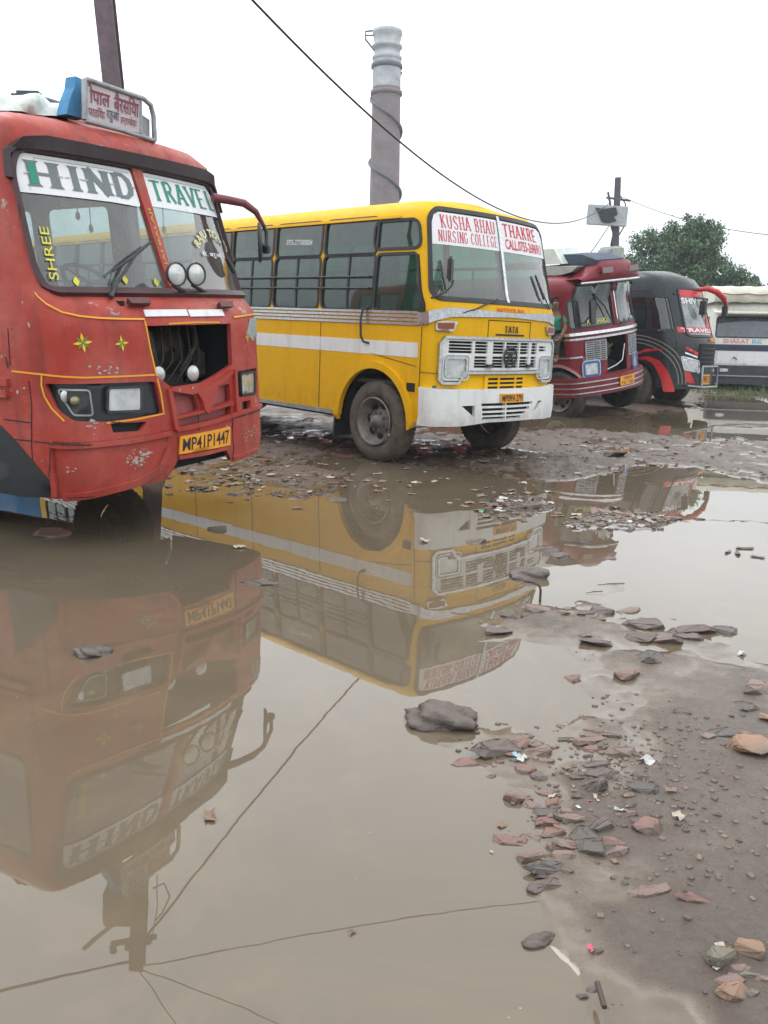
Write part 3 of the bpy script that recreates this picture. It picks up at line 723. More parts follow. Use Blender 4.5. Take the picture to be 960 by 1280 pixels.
    # wipers
    for pts in (((563, 393.5), (575, 390), (619, 376), None), ):
        pass
    mb = MB(); a = q(590, 388); b = q(619, 376); mb.tube([S(a[0], a[1], .02), S(b[0], b[1], .05)], .009, 6); mb.tube([S(q(576, 392)[0], q(576, 392)[1], .01), S(q(590, 387)[0], q(590, 387)[1], .03)], .008, 6); mb.build('wiper', M['dark'], R)
    mb = MB(); a = q(666, 345); b = q(677, 375); mb.tube([S(a[0], a[1], .035), S(b[0], b[1], .035)], [.012, .016], 6); mb.tube([S(a[0]+.02, a[1], .03), S(b[0]+.12, b[1]-.12, .02)], .008, 6); mb.build('wiper', M['dark'], R)
    # driver mirror on a bent arm
    mb = MB(); a = q(542, 372); p0 = S(a[0], a[1], .01)
    c = S(q(562, 330)[0], 2.3, .0)
    P = lambda px, py, o: S(*q(px, py), o)
    mx_ = .95
    mb.tube([P(539, 372, .0), q.at(549, 369, .92), q.at(558, 364, .95), q.at(565, 357, .97), q.at(566.5, 350, .97)], .012, 8); mir = mb.build('mirror_arm', M['dark'], R)
    mb = MB(); mb.box(q.at(563, 336.5, .97), (.05, .17, .27), (0, 0, .5), .03); mm = mb.build('side_mirror', M['dark'], mir)
    mb = MB(); mb.tube([P(549, 326, .02), P(551, 345, .03), P(555, 363, .03)], .012, 6); mb.build('wiper', M['dark'], R)
    # indoors
    mb = MB(); mb.box((-4.7, 0, .95), (11.2, 2.2, .05)); mb.build('cabin_floor', M['floor_in'], R)
    seats(R, [-1.1-i*.85 for i in range(10)], (.62, -.62), .98, M['seat'], 1.15)
    seats(R, [.0], (-.55,), .98, M['redseat'], 1.1)
    steering(R, (.55, -.55, 1.85), M['dark'])
    mb = MB(); mb.box((.75, 0, 1.55), (.35, 2.0, .6), None, .06); mb.build('dashboard', M['dark'], R)
    mb = MB()
    for z in (1.5, 1.7, 1.9, 2.1, 2.3): mb.box((-.55, -.55, z), (.02, .9, .02))
    for y in (-.15, -.35, -.55, -.75, -.95): mb.box((-.55, y, 1.75), (.02, .02, 1.3))
    mb.build('driver_partition', M['dark'], R)
    mb = MB(); mb.box((-5.2, 0, .62), (9.4, 1.5, .45)); mb.build('chassis', M['black'], R)
    return R
yellow_bus()
# ================================================================== red bus, close on the left
def red_bus():
    loc, rot = (-1.4998, 6.6824, 0), (.0374, 0, -.4708)
    S = Surf(1.17, .125, .16, .26, 8.2, [(.30, .30, .03, -.05, 0), (.55, .55, 0, 0, 0), (1.60, 1.60, 0, -.02, 0), (1.72, 1.72, .01, -.08, .15), (1.82, 1.82, .03, -.26, .35), (2.72, 2.72, .09, -.56, .6), (2.80, 2.79, .09, -.53, .6), (2.88, 2.87, .11, -.55, .55), (2.97, 2.95, .16, -.62, .5), (3.05, 3.0, .26, -.72, .4), (3.12, 3.03, .40, -.86, .3)], .35)
    q = Loc(S, loc, rot); smax = S.smax
    R = thing('travel_bus', 'red bus with open engine bay, yellow pinstripes and white travel banner on its windscreen', 'bus', loc, rot)
    red = paint('red_bus_paint', (.38, .036, .023), .38, dirt=(.09, .04, .03), dirt_amt=.8, chips=.7, chipc=(.36, .34, .32), fade=(.50, .15, .12), fade_amt=.8, mud_top=.6)
    wgl = glass('dusty_windscreen', (.58, .65, .65), .12); gl = glass('side_glass', (.6, .72, .7), .15)
    Z1 = lambda x, y: q(x/2.824, 80+y/2.824)
    Z2 = lambda x, y: q(x/2.824, 340+y/2.824)
    sx = lambda x: -(S.cl[-2]+(S.xc-x))
    # windscreen outline from the near half, mirrored
    lh = [q(*p) for p in ((207, 366), (150, 367), (64, 363), (50, 355), (40, 335), (22, 260), (10, 200), (14, 182), (32, 171), (70, 172), (120, 180), (168, 196))]
    vtop = max(p[1] for p in lh); vbot = sum(p[1] for p in lh[:2])/2
    vtop = min(vtop, 2.76)
    sW0, sW1 = abs(lh[4][0]), abs(lh[6][0])
    e0, e1 = -abs(q(44, 330)[0])-.0, -abs(q(17, 215)[0])
    ws = rnd([(e0+.05, vbot+.01), (1.17, vbot+.01), (1.22, vbot+.16), (1.12, 2.68-.1), (1.04, 2.72), (e1+.09, 2.72), (e1, 2.68-.1), (e0, vbot+.16)], [.1, .1, .05, .12, .12, .12, .12, .05], 6)
    lhm = [min(max(p[0], -1.5), 0) for p in lh]
    # side windows (hardly seen past the corner, open from the side)
    wins = []
    for k in range(7):
        a = sx(-.75-k*1.02); wins.append(rnd(rect(a-.82, 1.75, a, 2.62), .08))
    wins = [w for w in wins if min(p[0] for p in w) > -smax+.2]
    both = wins+[[(-x, y) for x, y in w][::-1] for w in wins]
    # bonnet opening
    op = [Z2(517, 190), Z2(550, 365), Z2(605, 407), Z2(715, 392), Z2(820, 327), Z2(814, 182)]
    op = [(op[0][0], op[0][1]), (op[1][0], op[1][1]), op[2], op[3], op[4], op[5]]
    # headlamp recesses
    hl = [Z2(155, 393), Z2(205, 490), Z2(265, 528), Z2(390, 529), Z2(575, 500), Z2(550, 386)]
    hr = [Z2(838, 350), Z2(843, 442), Z2(906, 433), Z2(905, 338)]
    sl = [Z2(390, 535), Z2(400, 568), Z2(495, 562), Z2(520, 528)]; sr = [Z2(855, 458), Z2(856, 488), Z2(884, 482), Z2(884, 452)]
    g1 = [Z2(607, 432), Z2(625, 510), Z2(703, 487), Z2(690, 440), Z2(672, 428)]; g2 = [Z2(742, 430), Z2(750, 477), Z2(815, 455), Z2(810, 393), Z2(770, 405)]
    g3 = [Z2(625, 521), Z2(635, 548), Z2(815, 502), Z2(815, 470)]
    fix = lambda p: p if area(p) > 0 else p[::-1]
    hol = [fix(op), rnd(fix(hl), .03), rnd(fix(hr), .02), rnd(fix(sl), .015), rnd(fix(sr), .01)]+[rnd(fix(g), .025) for g in (g1, g2, g3)]
    hub = sx(-1.85); rad = .60
    arch = [(hub+rad*math.cos(t), .46+rad*math.sin(t)) for t in [math.pi*(1-i/18) for i in range(19)]]
    arch2 = [(sx(-5.6)+rad*math.cos(t), .46+rad*math.sin(t)) for t in [math.pi*(1-i/14) for i in range(15)]]
    bl = q.many([(62, 623.5), (106, 622), (159, 611), (209, 599), (223, 574), (283, 562), (288.5, 575.6), (320.5, 563)])
    blv = [(s, v) for s, v in bl]
    side = [(-smax, .48)]+arch2+[(hub-rad, .48)]+[a for a in arch if a[1] > .49]+[(hub+rad, .44)]
    sideR = [(-x, y) for x, y in side[::-1]]
    lim = hub+rad+.05
    bot = side+[p for p in blv if lim < p[0] < -lim]+sideR
    body_shell('body', S, .48, 3.12, smax, both+[ws]+hol, red, R, .06, .12, bot, .035)
    for w in both:
        f = ringp('window', S, w, .025, M['rubber'], R, .01, .03, .15, .004); panel('pane', S, offp(w, -.002), gl, f, off=-.01, step=.3)
    # windscreen frame, panes and bar
    fr = ringp('windscreen', S, ws, .036, plain('maroon_gasket', (.05, .016, .02), .5, var=.3), R, .03, .05, .12, .01)
    mb = MB(); P_ = [(e1-.05, 2.52)]+[(e1-.03, 2.68), (e1+.09, 2.77)]+[(x/10, 2.785) for x in range(-9, 10)]+[(1.05, 2.77), (1.17, 2.68), (1.24, 2.50)]
    path_strip(mb, S, P_, .06, .055, .06, .1); mb.build('brow_rail', plain('dark_brow', (.03, .018, .022), .5, var=.3), R)
    panel('pane', S, ws, wgl, fr, off=-.008, step=.15)
    dv = [Z1(460, 347), Z1(512, 352), Z1(618, 715), Z1(622, 808), Z1(598, 808), Z1(580, 700)]
    vt = 2.74; dp = MB(); path_strip(dp, S, [(.0, vbot-.01), (.0, 2.74)], [.075, .115], .02, .045); dpo = dp.build('centre_bar', red, R)
    oc = plain('ochre_lettering', (.52, .30, .05), .6)
    mb = MB(); a0, a1 = 2.0, 2.42
    lettering(mb, onsurf(S, .026), 'JAI BALAJI', [(.022, a0), (.022, a1), (-.022, a1), (-.022, a0)], .02); mb.build('bar_lettering', oc, dpo)
    # white banner
    b0 = [Z1(86, 472)[1], Z1(300, 470)[1], Z1(495, 490)[1], Z1(560, 502)[1], Z1(750, 542)[1]]
    vb = sum(b0[:3])/3; vbr = sum(b0[3:])/2
    bL = [(e1+.0, vb), (-.35, vb), (-.065, vb-.01), (-.065, 2.70), (e1+.10, 2.70), (e1+.03, 2.62), (e1+.005, 2.5)]
    bR = [(.075, vbr), (1.165, vbr), (1.15, 2.5), (1.09, 2.62), (1.0, 2.70), (.075, 2.70)]
    bn = panel('banner_sticker', S, rnd(bL, .03), M['white_clean'], fr, off=.002, step=.12); panel('banner_sticker', S, bR, M['white_clean'], fr, off=.002, step=.12)
    gry = plain('grey_lettering', (.16, .19, .20), .6); grn = plain('green_lettering', (.02, .26, .17), .6); ot = plain('pale_outline', (.45, .5, .5), .6)
    put = onsurf(S, .006)
    qd = [Z1(88, 441), Z1(470, 464), Z1(470, 374), Z1(85, 336)]
    x0, x1 = e1+.12, -.105; y0 = vb+.045; y1 = 2.655
    mb = MB(); mg = MB(); w_ = (x1-x0); cells = [('H', 0, .27), ('I', .36, .47), ('N', .53, .75), ('D', .80, 1.0)]
    for c, a, b in cells:
        qq = [(x0+w_*a, y0), (x0+w_*b, y0), (x0+w_*b, y1), (x0+w_*a, y1)]
        sletter(mb, put, c, qq, .32 if c != 'I' else .58, .08, .09 if c != 'I' else .2)
        # scroll curls beside each letter
        for sg, xx in ((-1, a-.012), (1, b+.012)):
            cx = x0+w_*xx; pts = [(cx+sg*.022*math.sin(t*1.9), y0+.08+(y1-y0-.16)*t/3.14) for t in [i*.314 for i in range(11)]]
            path_strip(mg, S, pts, .007, .0065, .0005, .03)
    hH = [(x0, y0), (x0+w_*.27, y0), (x0+w_*.27, y1), (x0, y1)]
    ho = mb.build('banner_lettering', gry, bn); mg.build('banner_scroll', ot, bn)
    mb = MB(); G['1'] = [[(.15, 0.1), (.15, .9)]]; sletter(mb, put, '1', hH, .24, .07, 0, .0025); mb.build('green_stem', grn, bn)
    mb = MB(); stext(mb, put, 'TRAVEL', [(.12, vbr+.05), (1.09, vbr+.05), (1.06, 2.655), (.12, 2.655)], .26, .09, .09, .22); mb.build('banner_lettering', grn, bn)
    mo = MB()
    for sg in (-1, 1): path_strip(mo, S, [(sg*1.07, vb+.02), (sg*1.06, 2.56), (sg*.98, 2.675), (sg*.10, 2.675)], .006, .005, .001)
    mo.build('banner_outline', ot, bn)
    # other windscreen lettering
    yl = plain('yellow_lettering', (.70, .66, .06), .6); mb = MB()
    A0 = Z1(192, 762); A1 = Z1(152, 575)
    d = Vector(A1)-Vector(A0); p = Vector((-d.y, d.x)).normalized()*.05
    m = quadmap([Vector(A0)-p, Vector(A1)-p, Vector(A1)+p, Vector(A0)+p])
    lettering(mb, put, 'SHREE', [m(0, .15), m(1, .15), m(1, .85), m(0, .85)], .0)
    for z in ((268, 768), (440, 762), (550, 772)):
        c = Z1(*z); mb.add([put(c[0]+.016*math.cos(t)*(1+.6*math.cos(2*t)), c[1]+.032*math.sin(t)) for t in [i*.785 for i in range(8)]], [list(range(8))])
    mb.build('yellow_window_lettering', yl, fr)
    mb = MB(); V, F = text2d('RAJU TOURS', .02); mn = V.min(0); mx_ = V.max(0); U = (V-mn)/(mx_-mn)
    cc = Z1(738, 735); rr = .33
    c0, c1 = Z1(690, 640), Z1(800, 660); cx = (c0[0]+c1[0])/2; cy = (c0[1]+c1[1])/2-.17
    mb.add([put(cx+(rr*.72+.085*u[1])*math.cos(2.5-u[0]*1.9)*1.25, cy+(rr*.72+.085*u[1])*math.sin(2.5-u[0]*1.9)) for u in U], F); mb.build('yellow_window_lettering', plain('cream_yellow_lettering', (.75, .7, .35), .6), fr)
    mb = MB(); a = Z1(712, 672); b = Z1(782, 685); lettering(mb, put, 'से. बरुआ', [(a[0], a[1]-.025), (b[0], a[1]-.025), (b[0], a[1]+.03), (a[0], a[1]+.03)], .01); mb.build('white_window_lettering', M['white_clean'], fr)
    # wipers
    P1 = lambda x, y, o: S(*Z1(x, y), o)
    mb = MB(); mb.tube([P1(517, 636, .05), P1(450, 690, .06), P1(385, 738, .05)], [.009, .014, .009], 6); mb.tube([P1(462, 678, .07), P1(400, 780, .05), P1(388, 832, .02)], [.01, .011, .02], 6); mb.tube([P1(425, 700, .06), P1(388, 785, .03)], .006, 6); mb.build('wiper', M['dark'], R)
    mb = MB(); mb.tube([P1(785, 690, .04), P1(812, 740, .04)], .02, 6); mb.tube([P1(750, 560, .04), P1(790, 700, .04)], .01, 6); mb.build('wiper', M['dark'], R)
    # two round spot lamps
    for z in ((622, 742), (692, 742)):
        s, v = Z1(*z); c = q.at(z[0]/2.824, 80+z[1]/2.824, .02 if z[0] < 650 else -.03)
        ax = Vector((.97, -.22, 0)).normalized()
        mb = MB(); mb.lathe([(-.07, .02), (-.06, .055), (-.01, .085), (.012, .088), (.016, .08), (.008, .078)], c, ax, 28); mb.tube([c+Vector((-.04, 0, -.08)), S(s, 1.80, .02)], .016, 6)
        sp = mb.build('spot_lamp', M['dark'], R)
        mb = MB(); mb.lathe([(.006, .079), (.016, .055), (.022, .001)], c, ax, 24); mb.build('lamp_glass', M['lens'], sp)
    # handles and the number strip over the bay
    for a, b, y in ((450, 523, 849), (765, 811, 857)):
        mb = MB(); s_a, s_b, v_ = Z1(a, y)[0], Z1(b, y)[0], Z1((a+b)/2, y)[1]; wrap(mb, S, rnd(rect(s_a, v_-.014, s_b, v_+.014), .012), (), .04, .04, .1); mb.build('bonnet_handle', plain('dark_red_handle', (.09, .02, .02), .5), R)
    for a, b in ((512, 665), (670, 792)):
        A = [Z1(a, 890), Z1(b, 893), Z1(b-3, 870), Z1(a, 866)]; v0, v1 = (A[0][1]+A[1][1])/2, (A[2][1]+A[3][1])/2
        panel('white_strip', S, rect(A[0][0], v0, A[1][0], v1), M['white'], R, off=.008, thick=.008, step=.1)
    # pinstripes
    pin = plain('yellow_pinstripe', (.80, .36, .02), .5); mb = MB()
    L_ = lambda pts, f: path_strip(mb, S, [f(*p) for p in pts], .012, .004, .004, .05)
    L_([(115, 795), (135, 822), (165, 848), (220, 876), (280, 890), (350, 897), (430, 900), (510, 901)], Z1)
    L_([(595, 183), (690, 178), (775, 178)], Z2); L_([(825, 160), (895, 149)], Z2); L_([(510, 172), (530, 270), (552, 366)], Z2)
    L_([(42, 350), (145, 361), (230, 370), (300, 373), (420, 369), (545, 363)], Z2)
    L_([(148, 364), (147, 400), (158, 440), (182, 480), (228, 527)], Z2); L_([(555, 375), (568, 430), (578, 500), (480, 520), (376, 533)], Z2)
    mb.build('pinstripe', pin, R)
    # flower stars
    gr = plain('leaf_green_paint', (.06, .30, .04), .5); ye = plain('flower_yellow_paint', (.85, .50, .03), .5)
    for z, r in (((292, 250), .068), ((429, 252), .056), ((871, 229), .05)):
        c = Z2(*z); my = MB(); mg = MB()
        for k in range(8):
            t = math.pi*k/4+.1; rr = r*(1 if k % 2 == 0 else .8); l = onsurf(S, .004+.0004*k)
            pts = [(c[0]+rr*math.cos(t)*f+sd_*rr*.17*math.sin(t), c[1]+rr*math.sin(t)*f-sd_*rr*.17*math.cos(t)) for f, sd_ in ((.05, 0), (.5, 1), (1, 0), (.5, -1))]
            (my if k % 2 == 0 else mg).add([l(*p_) for p_ in pts], [[0, 1, 2, 3]])
        o = my.build('painted_flower', ye, R); mg.build('painted_leaf', gr, o)
    # engine bay
    mb = MB(); mb.box((-.85, 0, 1.3), (.05, 1.5, .9)); mb.box((-.45, .62, 1.3), (.8, .04, .9)); mb.box((-.45, -.62, 1.3), (.8, .04, .9)); mb.box((-.52, 0, 1.70), (.66, 1.2, .04)); mb.build('bay_dark', M['black'], R)  # black boards added to darken the open bay
    mb = MB(); mb.box((-.55, .05, 1.28), (.5, .55, .55), None, .06); mb.lathe([(-.04, .001), (-.04, .17), (.05, .19), (.06, .02), (.1, .02)], (-.28, .03, 1.38), (1, 0, 0), 20); mb.tube([(-.3, -.32, 1.6), (-.22, -.2, 1.5), (-.24, -.12, 1.25), (-.3, -.2, 1.1)], .035, 8); mb.tube([(-.3, .4, 1.6), (-.2, .32, 1.4), (-.28, .2, 1.2)], .028, 8)
    mb.box((-.3, -.33, 1.35), (.2, .16, .3), None, .02); mb.box((-.3, .38, 1.25), (.2, .14, .22), None, .02)
    for k in range(5): mb.tube([(-.18, -.1+.1*k, 1.56), (-.16, -.12+.11*k, 1.3), (-.2, -.3+.12*k, 1.12)], .007, 5)
    mb.build('engine', M['grime'], R)
    mb = MB(); mb.box((-.28, 0, 1.08), (.05, 1.1, .05), None, .01); mb.build('cross_bar', M['grime'], R)
    for z in ((583, 363), (707, 358)):
        s, v = Z2(*z); c = Vector(S(s, v, -.07)); mb = MB(); mb.lathe([(-.05, .03), (-.02, .062), (0, .066), (.004, .06)], c, (1, -.15, 0), 24); b_ = mb.build('fog_lamp', M['dark'], R)
        mb = MB(); mb.lathe([(0, .061), (.014, .035), (.018, .001)], c, (1, -.15, 0), 24); mb.build('lamp_glass', M['lens'], b_)
    # headlamps
    panel('headlamp_recess', S, offp(fix(hl), .02), plain('dark_lamp_housing', (.02, .024, .03), .35, var=.3), R, off=-.045, step=.1)
    panel('headlamp_recess', S, offp(fix(hr), .02), M['dark'], R, off=-.04, step=.1)
    A = rnd(fix([Z2(385, 412), Z2(383, 492), Z2(500, 488), Z2(500, 408)]), .02)
    o = panel('headlight', S, A, M['lens'], R, off=-.008, thick=.03, step=.08); ringp('headlight_rim', S, A, .014, M['dark'], o, .0, .03, .1, .004)
    A = rnd(fix([Z2(203, 418), Z2(262, 505), Z2(330, 505), Z2(318, 420)]), .02)
    o = panel('broken_lamp', S, A, plain('smoked_lamp', (.05, .05, .05), .15, .3), R, off=-.025, thick=.01, step=.08); ringp('lamp_rim', S, A, .01, M['steel'], o, -.015, .02, .1, .002)
    mb = MB(); c = Vector(S(*Z2(262, 455), -.03)); mb.lathe([(0, .03), (.03, .028), (.035, .001)], c, (1, -.1, 0), 14); mb.build('bulb', plain('dull_bulb', (.3, .28, .15), .3, .3), o)
    mb = MB(); c = Vector(S(*Z2(232, 440), -.028)); mb.lathe([(0, .045), (.006, .03), (.004, .001)], c, (1, -.1, 0), 14); mb.build('reflector', M['chrome'], o)
    A = rnd(fix([Z2(852, 362), Z2(855, 432), Z2(901, 424), Z2(899, 353)]), .02)
    o = panel('headlight', S, A, M['lens'], R, off=-.008, thick=.03, step=.08); ringp('headlight_rim', S, A, .012, M['dark'], o, .004, .03, .1, .004)
    for s_ in (sl, sr): panel('air_slot_dark', S, offp(fix(s_), .02), M['black'], R, off=-.05, step=.1)  # black sheet set inside each slot, painted as its dark
    # lower grille: recessed back plate and raised V bar
    rp_ = [Z2(597, 415), Z2(622, 565), Z2(830, 505), Z2(822, 370)]
    panel('grille_back', S, fix(rp_), plain('dusty_red', (.30, .075, .07), .6, var=.25), R, off=-.05, step=.1)
    mb = MB()
    for pts in ([(592, 412), (606, 480), (618, 556)], [(823, 345), (826, 420), (830, 498)], [(618, 556), (720, 535), (830, 500)], [(606, 516), (710, 492), (816, 462)], [(600, 412), (672, 424), (722, 410), (770, 388), (812, 352)]):
        path_strip(mb, S, [Z2(*p_) for p_ in pts], .035 if pts[0][1] != 516 else .022, .028, .05, .05)
    vv = [Z2(685, 425), Z2(705, 455), Z2(712, 490), Z2(725, 500), Z2(738, 488), Z2(744, 440), Z2(762, 405), Z2(722, 400)]
    wrap(mb, S, rnd(fix(vv), .02), (), .036, .05, .06); mb.build('grille_bar', red, R)
    # raised bumper mouldings and seams
    mb = MB()
    path_strip(mb, S, [Z2(200, 790), Z2(188, 700), Z2(180, 612), Z2(300, 612), Z2(450, 597), Z2(600, 568)], .035, .03, .035, .06)
    path_strip(mb, S, [Z2(225, 795), Z2(320, 785), Z2(480, 745), Z2(560, 700), Z2(595, 620)], .05, .02, .03, .06)
    path_strip(mb, S, [Z2(832, 500), Z2(920, 470)], .03, .022, .03, .06); path_strip(mb, S, [Z2(820, 660), Z2(903, 628)], .04, .02, .03, .06)
    path_strip(mb, S, [Z2(628, 655), Z2(720, 640), Z2(805, 618)], .03, .02, .05, .06)
    mb.build('bumper_moulding', red, R)
    mb = MB()
    for pts in ([(112, 545), (112, 620), (118, 700)], [(178, 605), (110, 596), (35, 590)], [(185, 602), (300, 604), (450, 590), (603, 560)], [(103, 385), (112, 470), (112, 545)], [(15, 520), (110, 532)], [(700, 505), (702, 560)], [(830, 515), (925, 485)], [(818, 500), (822, 650)], [(28, 200), (36, 330)]):
        path_strip(mb, S, [Z2(*p_) for p_ in pts], .008, .003, .003, .06)
    mb.build('panel_seam', M['ink'], R)
    # black patch behind the corner, primer patch on the far corner
    blk = plain('black_skirt_paint', (.012, .015, .017), .5, var=.5, vs=5)
    K = [Z2(2, 540), Z2(3, 780), Z2(90, 795), Z2(176, 795), Z2(180, 742), Z2(118, 668), Z2(60, 600)]
    panel('black_patch', S, fix(K), blk, R, off=.005, thick=.005, step=.1)
    K = [Z2(872, 215), Z2(880, 165), Z2(902, 160), Z2(908, 225), Z2(890, 245)]
    panel('primer_patch', S, fix(K), plain('grey_primer', (.30, .32, .31), .6, var=.2), R, off=.004, thick=.004, step=.1)
    sm_ = plain('scraped_filler', (.38, .36, .33), .7, var=.2)
    for cx_, cy_, n_ in ((480, 665, 40), (515, 640, 24), (880, 570, 22), (65, 425, 7), (390, 342, 8), (350, 345, 6), (330, 541, 12), (250, 700, 5), (700, 430, 5), (860, 480, 7)):
        scr = MB()
        for _ in range(n_):
            c = Z2(cx_+random.gauss(0, 15), cy_+random.gauss(0, 11)); k = random.randint(5, 8); r_ = random.uniform(.003, .014); a_ = random.random()*6; el = random.uniform(.3, 1)
            scr.add([S(c[0]+r_*math.cos(a_+t*6.28/k)*random.uniform(.7, 1.5), c[1]+el*r_*math.sin(a_+t*6.28/k)*random.uniform(.7, 1.3), .003+random.random()*.0008) for t in range(k)], [list(range(k))])
        scr.build('paint_scrape', sm_, R)
    rs = plain('rust_stain', (.07, .022, .014), .8, var=.4, vs=30)
    for pts, w_ in (([(180, 603), (240, 606), (320, 608)], .03), ([(185, 612), (187, 660), (185, 720)], .02), ([(112, 540), (113, 590)], .022), ([(600, 562), (585, 600)], .018), ([(390, 529), (440, 532)], .02), ([(820, 500), (822, 560)], .016), ([(240, 790), (330, 786)], .022), ([(20, 300), (30, 340)], .03)):
        mb = MB(); P_ = subdiv([Z2(*p_) for p_ in pts], .012, False); vs = []
        for i_, p_ in enumerate(P_):
            d_ = Vector(P_[min(i_+1, len(P_)-1)])-Vector(P_[max(i_-1, 0)]); d_.normalize(); h_ = w_*.5*random.uniform(.15, .8)*math.sin(math.pi*(i_+.5)/len(P_))**.5; g_ = w_*.4*random.uniform(.1, .9)
            vs += [S(p_[0]-d_.y*h_, p_[1]+d_.x*h_, .0355 if pts[0][1] in (603, 612, 790) else .0045), S(p_[0]+d_.y*g_, p_[1]-d_.x*g_, .0355 if pts[0][1] in (603, 612, 790) else .0045)]
        mb.add(vs, [[2*i_, 2*i_+1, 2*i_+3, 2*i_+2] for i_ in range(len(P_)-1)]); mb.build('rust_stain', rs, R)
    rv = MB()
    for pts in ([(120, 545), (120, 600), (126, 700)], [(195, 596), (300, 598), (450, 584), (600, 553)], [(96, 385), (104, 470), (104, 540)], [(835, 508), (918, 480)], [(40, 200), (46, 330)]):
        for p_ in subdiv([Z2(*x_) for x_ in pts], .075, False): rv.lathe([(0, .008), (.004, .006), (.005, .001)], S(p_[0], p_[1], 0), S.nrm(*p_), 6)
    rv.build('rivet_line', red, R)
    plate_text(R, S, [Z2(628, 643), Z2(806, 610), Z2(805, 545), Z2(631, 580)], 'MP41P1447', .012, (.04, .14))
    # mirror on its swan-neck arm (left of the bus)
    T = [Vector(p_) for p_ in ((-.42, .93, 2.44), (-.36, 1.14, 2.47), (-.28, 1.32, 2.42), (-.22, 1.43, 2.30), (-.21, 1.46, 2.17))]
    def locp(px, py, y):   # point on the sight line at lateral y
        C = q.R.transposed() @ (CAMP-q.loc); D = q.R.transposed() @ ray(px, py); return C+D*((y-C.y)/D.y)
    def locx(px, py, x):
        C = q.R.transposed() @ (CAMP-q.loc); D = q.R.transposed() @ ray(px, py); return C+D*((x-C.x)/D.x)
    T = [locx(266, 247, -.42), locx(285, 250, -.36), locx(305, 254, -.30), locx(320, 265, -.24), locx(329, 281, -.21)]
    mb = MB(); mb.tube(T, [.038, .036, .034, .028, .018], 10); am = mb.build('mirror_arm', plain('maroon_mirror_arm', (.17, .035, .045), .4, var=.2), R)
    mb = MB(); c = locx(325, 303, -.2); a = locx(333, 290, -.2); b_ = locx(333, 312, -.2)
    mb.tube([T[-1], a, b_, c], .018, 8); mb.box(b_, (.07, .06, .07), None, .01); mb.build('mirror_bracket', M['dark'], am)
    mb = MB(); nrm_ = Vector((.93, -.34, 0)); side_ = Vector((-.34, -.93, 0))
    # the mirror head is seen edge on: its face looks back towards the driver
    vd = (q.R.transposed() @ ray(325, 303)); vd.z = 0; vd.normalize(); pr_ = Vector((-vd.y, vd.x, 0))
    mb.lathe([(-.02, .001), (-.018, .10), (0, .125), (.018, .115), (.02, .001)], (0, 0, 0), pr_, 28)
    mb.v = [(x+c.x, y+c.y, z*1.42+c.z) for x, y, z in mb.v]; mb.build('side_mirror', M['dark'], am)
    # destination board on the roof
    xs = -.52
    C = [locx(107, 149.7, -.52), locx(174.8, 166.5, -.52), locx(174.8, 124, -.52), locx(107.7, 102.3, -.52)]
    fl = lambda u, v_, o=0.: (lambda p_: p_+Vector((o, 0, 0)))((C[0]*(1-u)+C[1]*u)*(1-v_)+(C[3]*(1-u)+C[2]*u)*v_)
    mb = MB(); mb.prism([fl(0, 0), fl(1, 0), fl(1, 1), fl(0, 1)], (-.03, 0, 0)); bd = mb.build('destination_board', plain('lilac_white_board', (.50, .44, .46), .6, var=.15), R)
    mb = MB(); mb.tube([fl(-.02, 0), fl(-.03, 1.03), fl(.0, 1.07), fl(.5, 1.06), fl(1.08, 1.05), fl(1.22, .93), fl(1.28, .6), fl(1.3, -.12)], .02, 8); mb.tube([fl(-.02, -.03), fl(.6, -.05), fl(1.3, -.12)], .018, 8); mb.tube([fl(1.02, 0), fl(1.02, 1.05)], .012, 6); mb.build('board_frame', M['steel'], bd)
    mb = MB(); mb.prism([fl(1.04, -.02, -.02), fl(1.24, -.08, -.02), fl(1.24, .5, -.02), fl(1.04, .62, -.02)], (-.02, 0, 0)); mb.build('side_panel', M['steel'], bd)
    mr_ = plain('maroon_lettering', (.22, .035, .07), .6); dk = plain('slate_lettering', (.05, .08, .12), .6)
    pf = lambda x, y, l=0.: fl(x, y, .006+l)
    mb = MB(); lettering(mb, pf, 'ोपाल', [(.03, .48), (.42, .48), (.42, .98), (.03, .98)], .012); lettering(mb, pf, 'बैरसिया', [(.50, .44), (.97, .44), (.97, 1.0), (.50, 1.0)], .012)
    lettering(mb, pf, 'पाठिया', [(.04, .14), (.33, .14), (.33, .42), (.04, .42)], .008); lettering(mb, pf, 'हर्राखेड़ा', [(.62, .10), (.93, .10), (.93, .40), (.62, .40)], .008); mb.build('board_lettering', mr_, bd)
    mb = MB(); lettering(mb, pf, 'रतुआ', [(.36, .10), (.59, .10), (.59, .42), (.36, .42)], .012); mb.build('board_lettering', dk, bd)
    # wheels, wells, mud guards
    for sg in (-1, 1):
        wheel(R, (-1.85, sg*.93, .42), sg, .46, .24, .28, M['tyre_dark'], M['rim']); wheel(R, (-5.6, sg*.86, .42), sg, .46, .44, .28, M['tyre_dark'], M['rim'])
        mb = MB(); ps = [(-1.85+.58*math.cos(t), .46+.58*math.sin(t)) for t in [math.pi*i/14 for i in range(15)]]
        y0, y1 = sg*1.12, sg*.68; mb.add([(x, y0, z) for x, z in ps]+[(x, y1, z) for x, z in ps], [[i, i+1, 16+i, 15+i] for i in range(14)]); mb.poly([(x, y1, z) for x, z in ps]); mb.build('wheel_well', M['dark'], R)
    mb = MB(); mb.box((-4.2, 0, .62), (6.6, 1.2, .4)); mb.box((-.35, 0, .62), (.5, 1.3, .3)); mb.build('chassis', M['black'], R)
    mb = MB(); mb.box((-4.0, 0, .93), (7.3, 2.15, .05)); mb.build('cabin_floor', M['floor_in'], R)
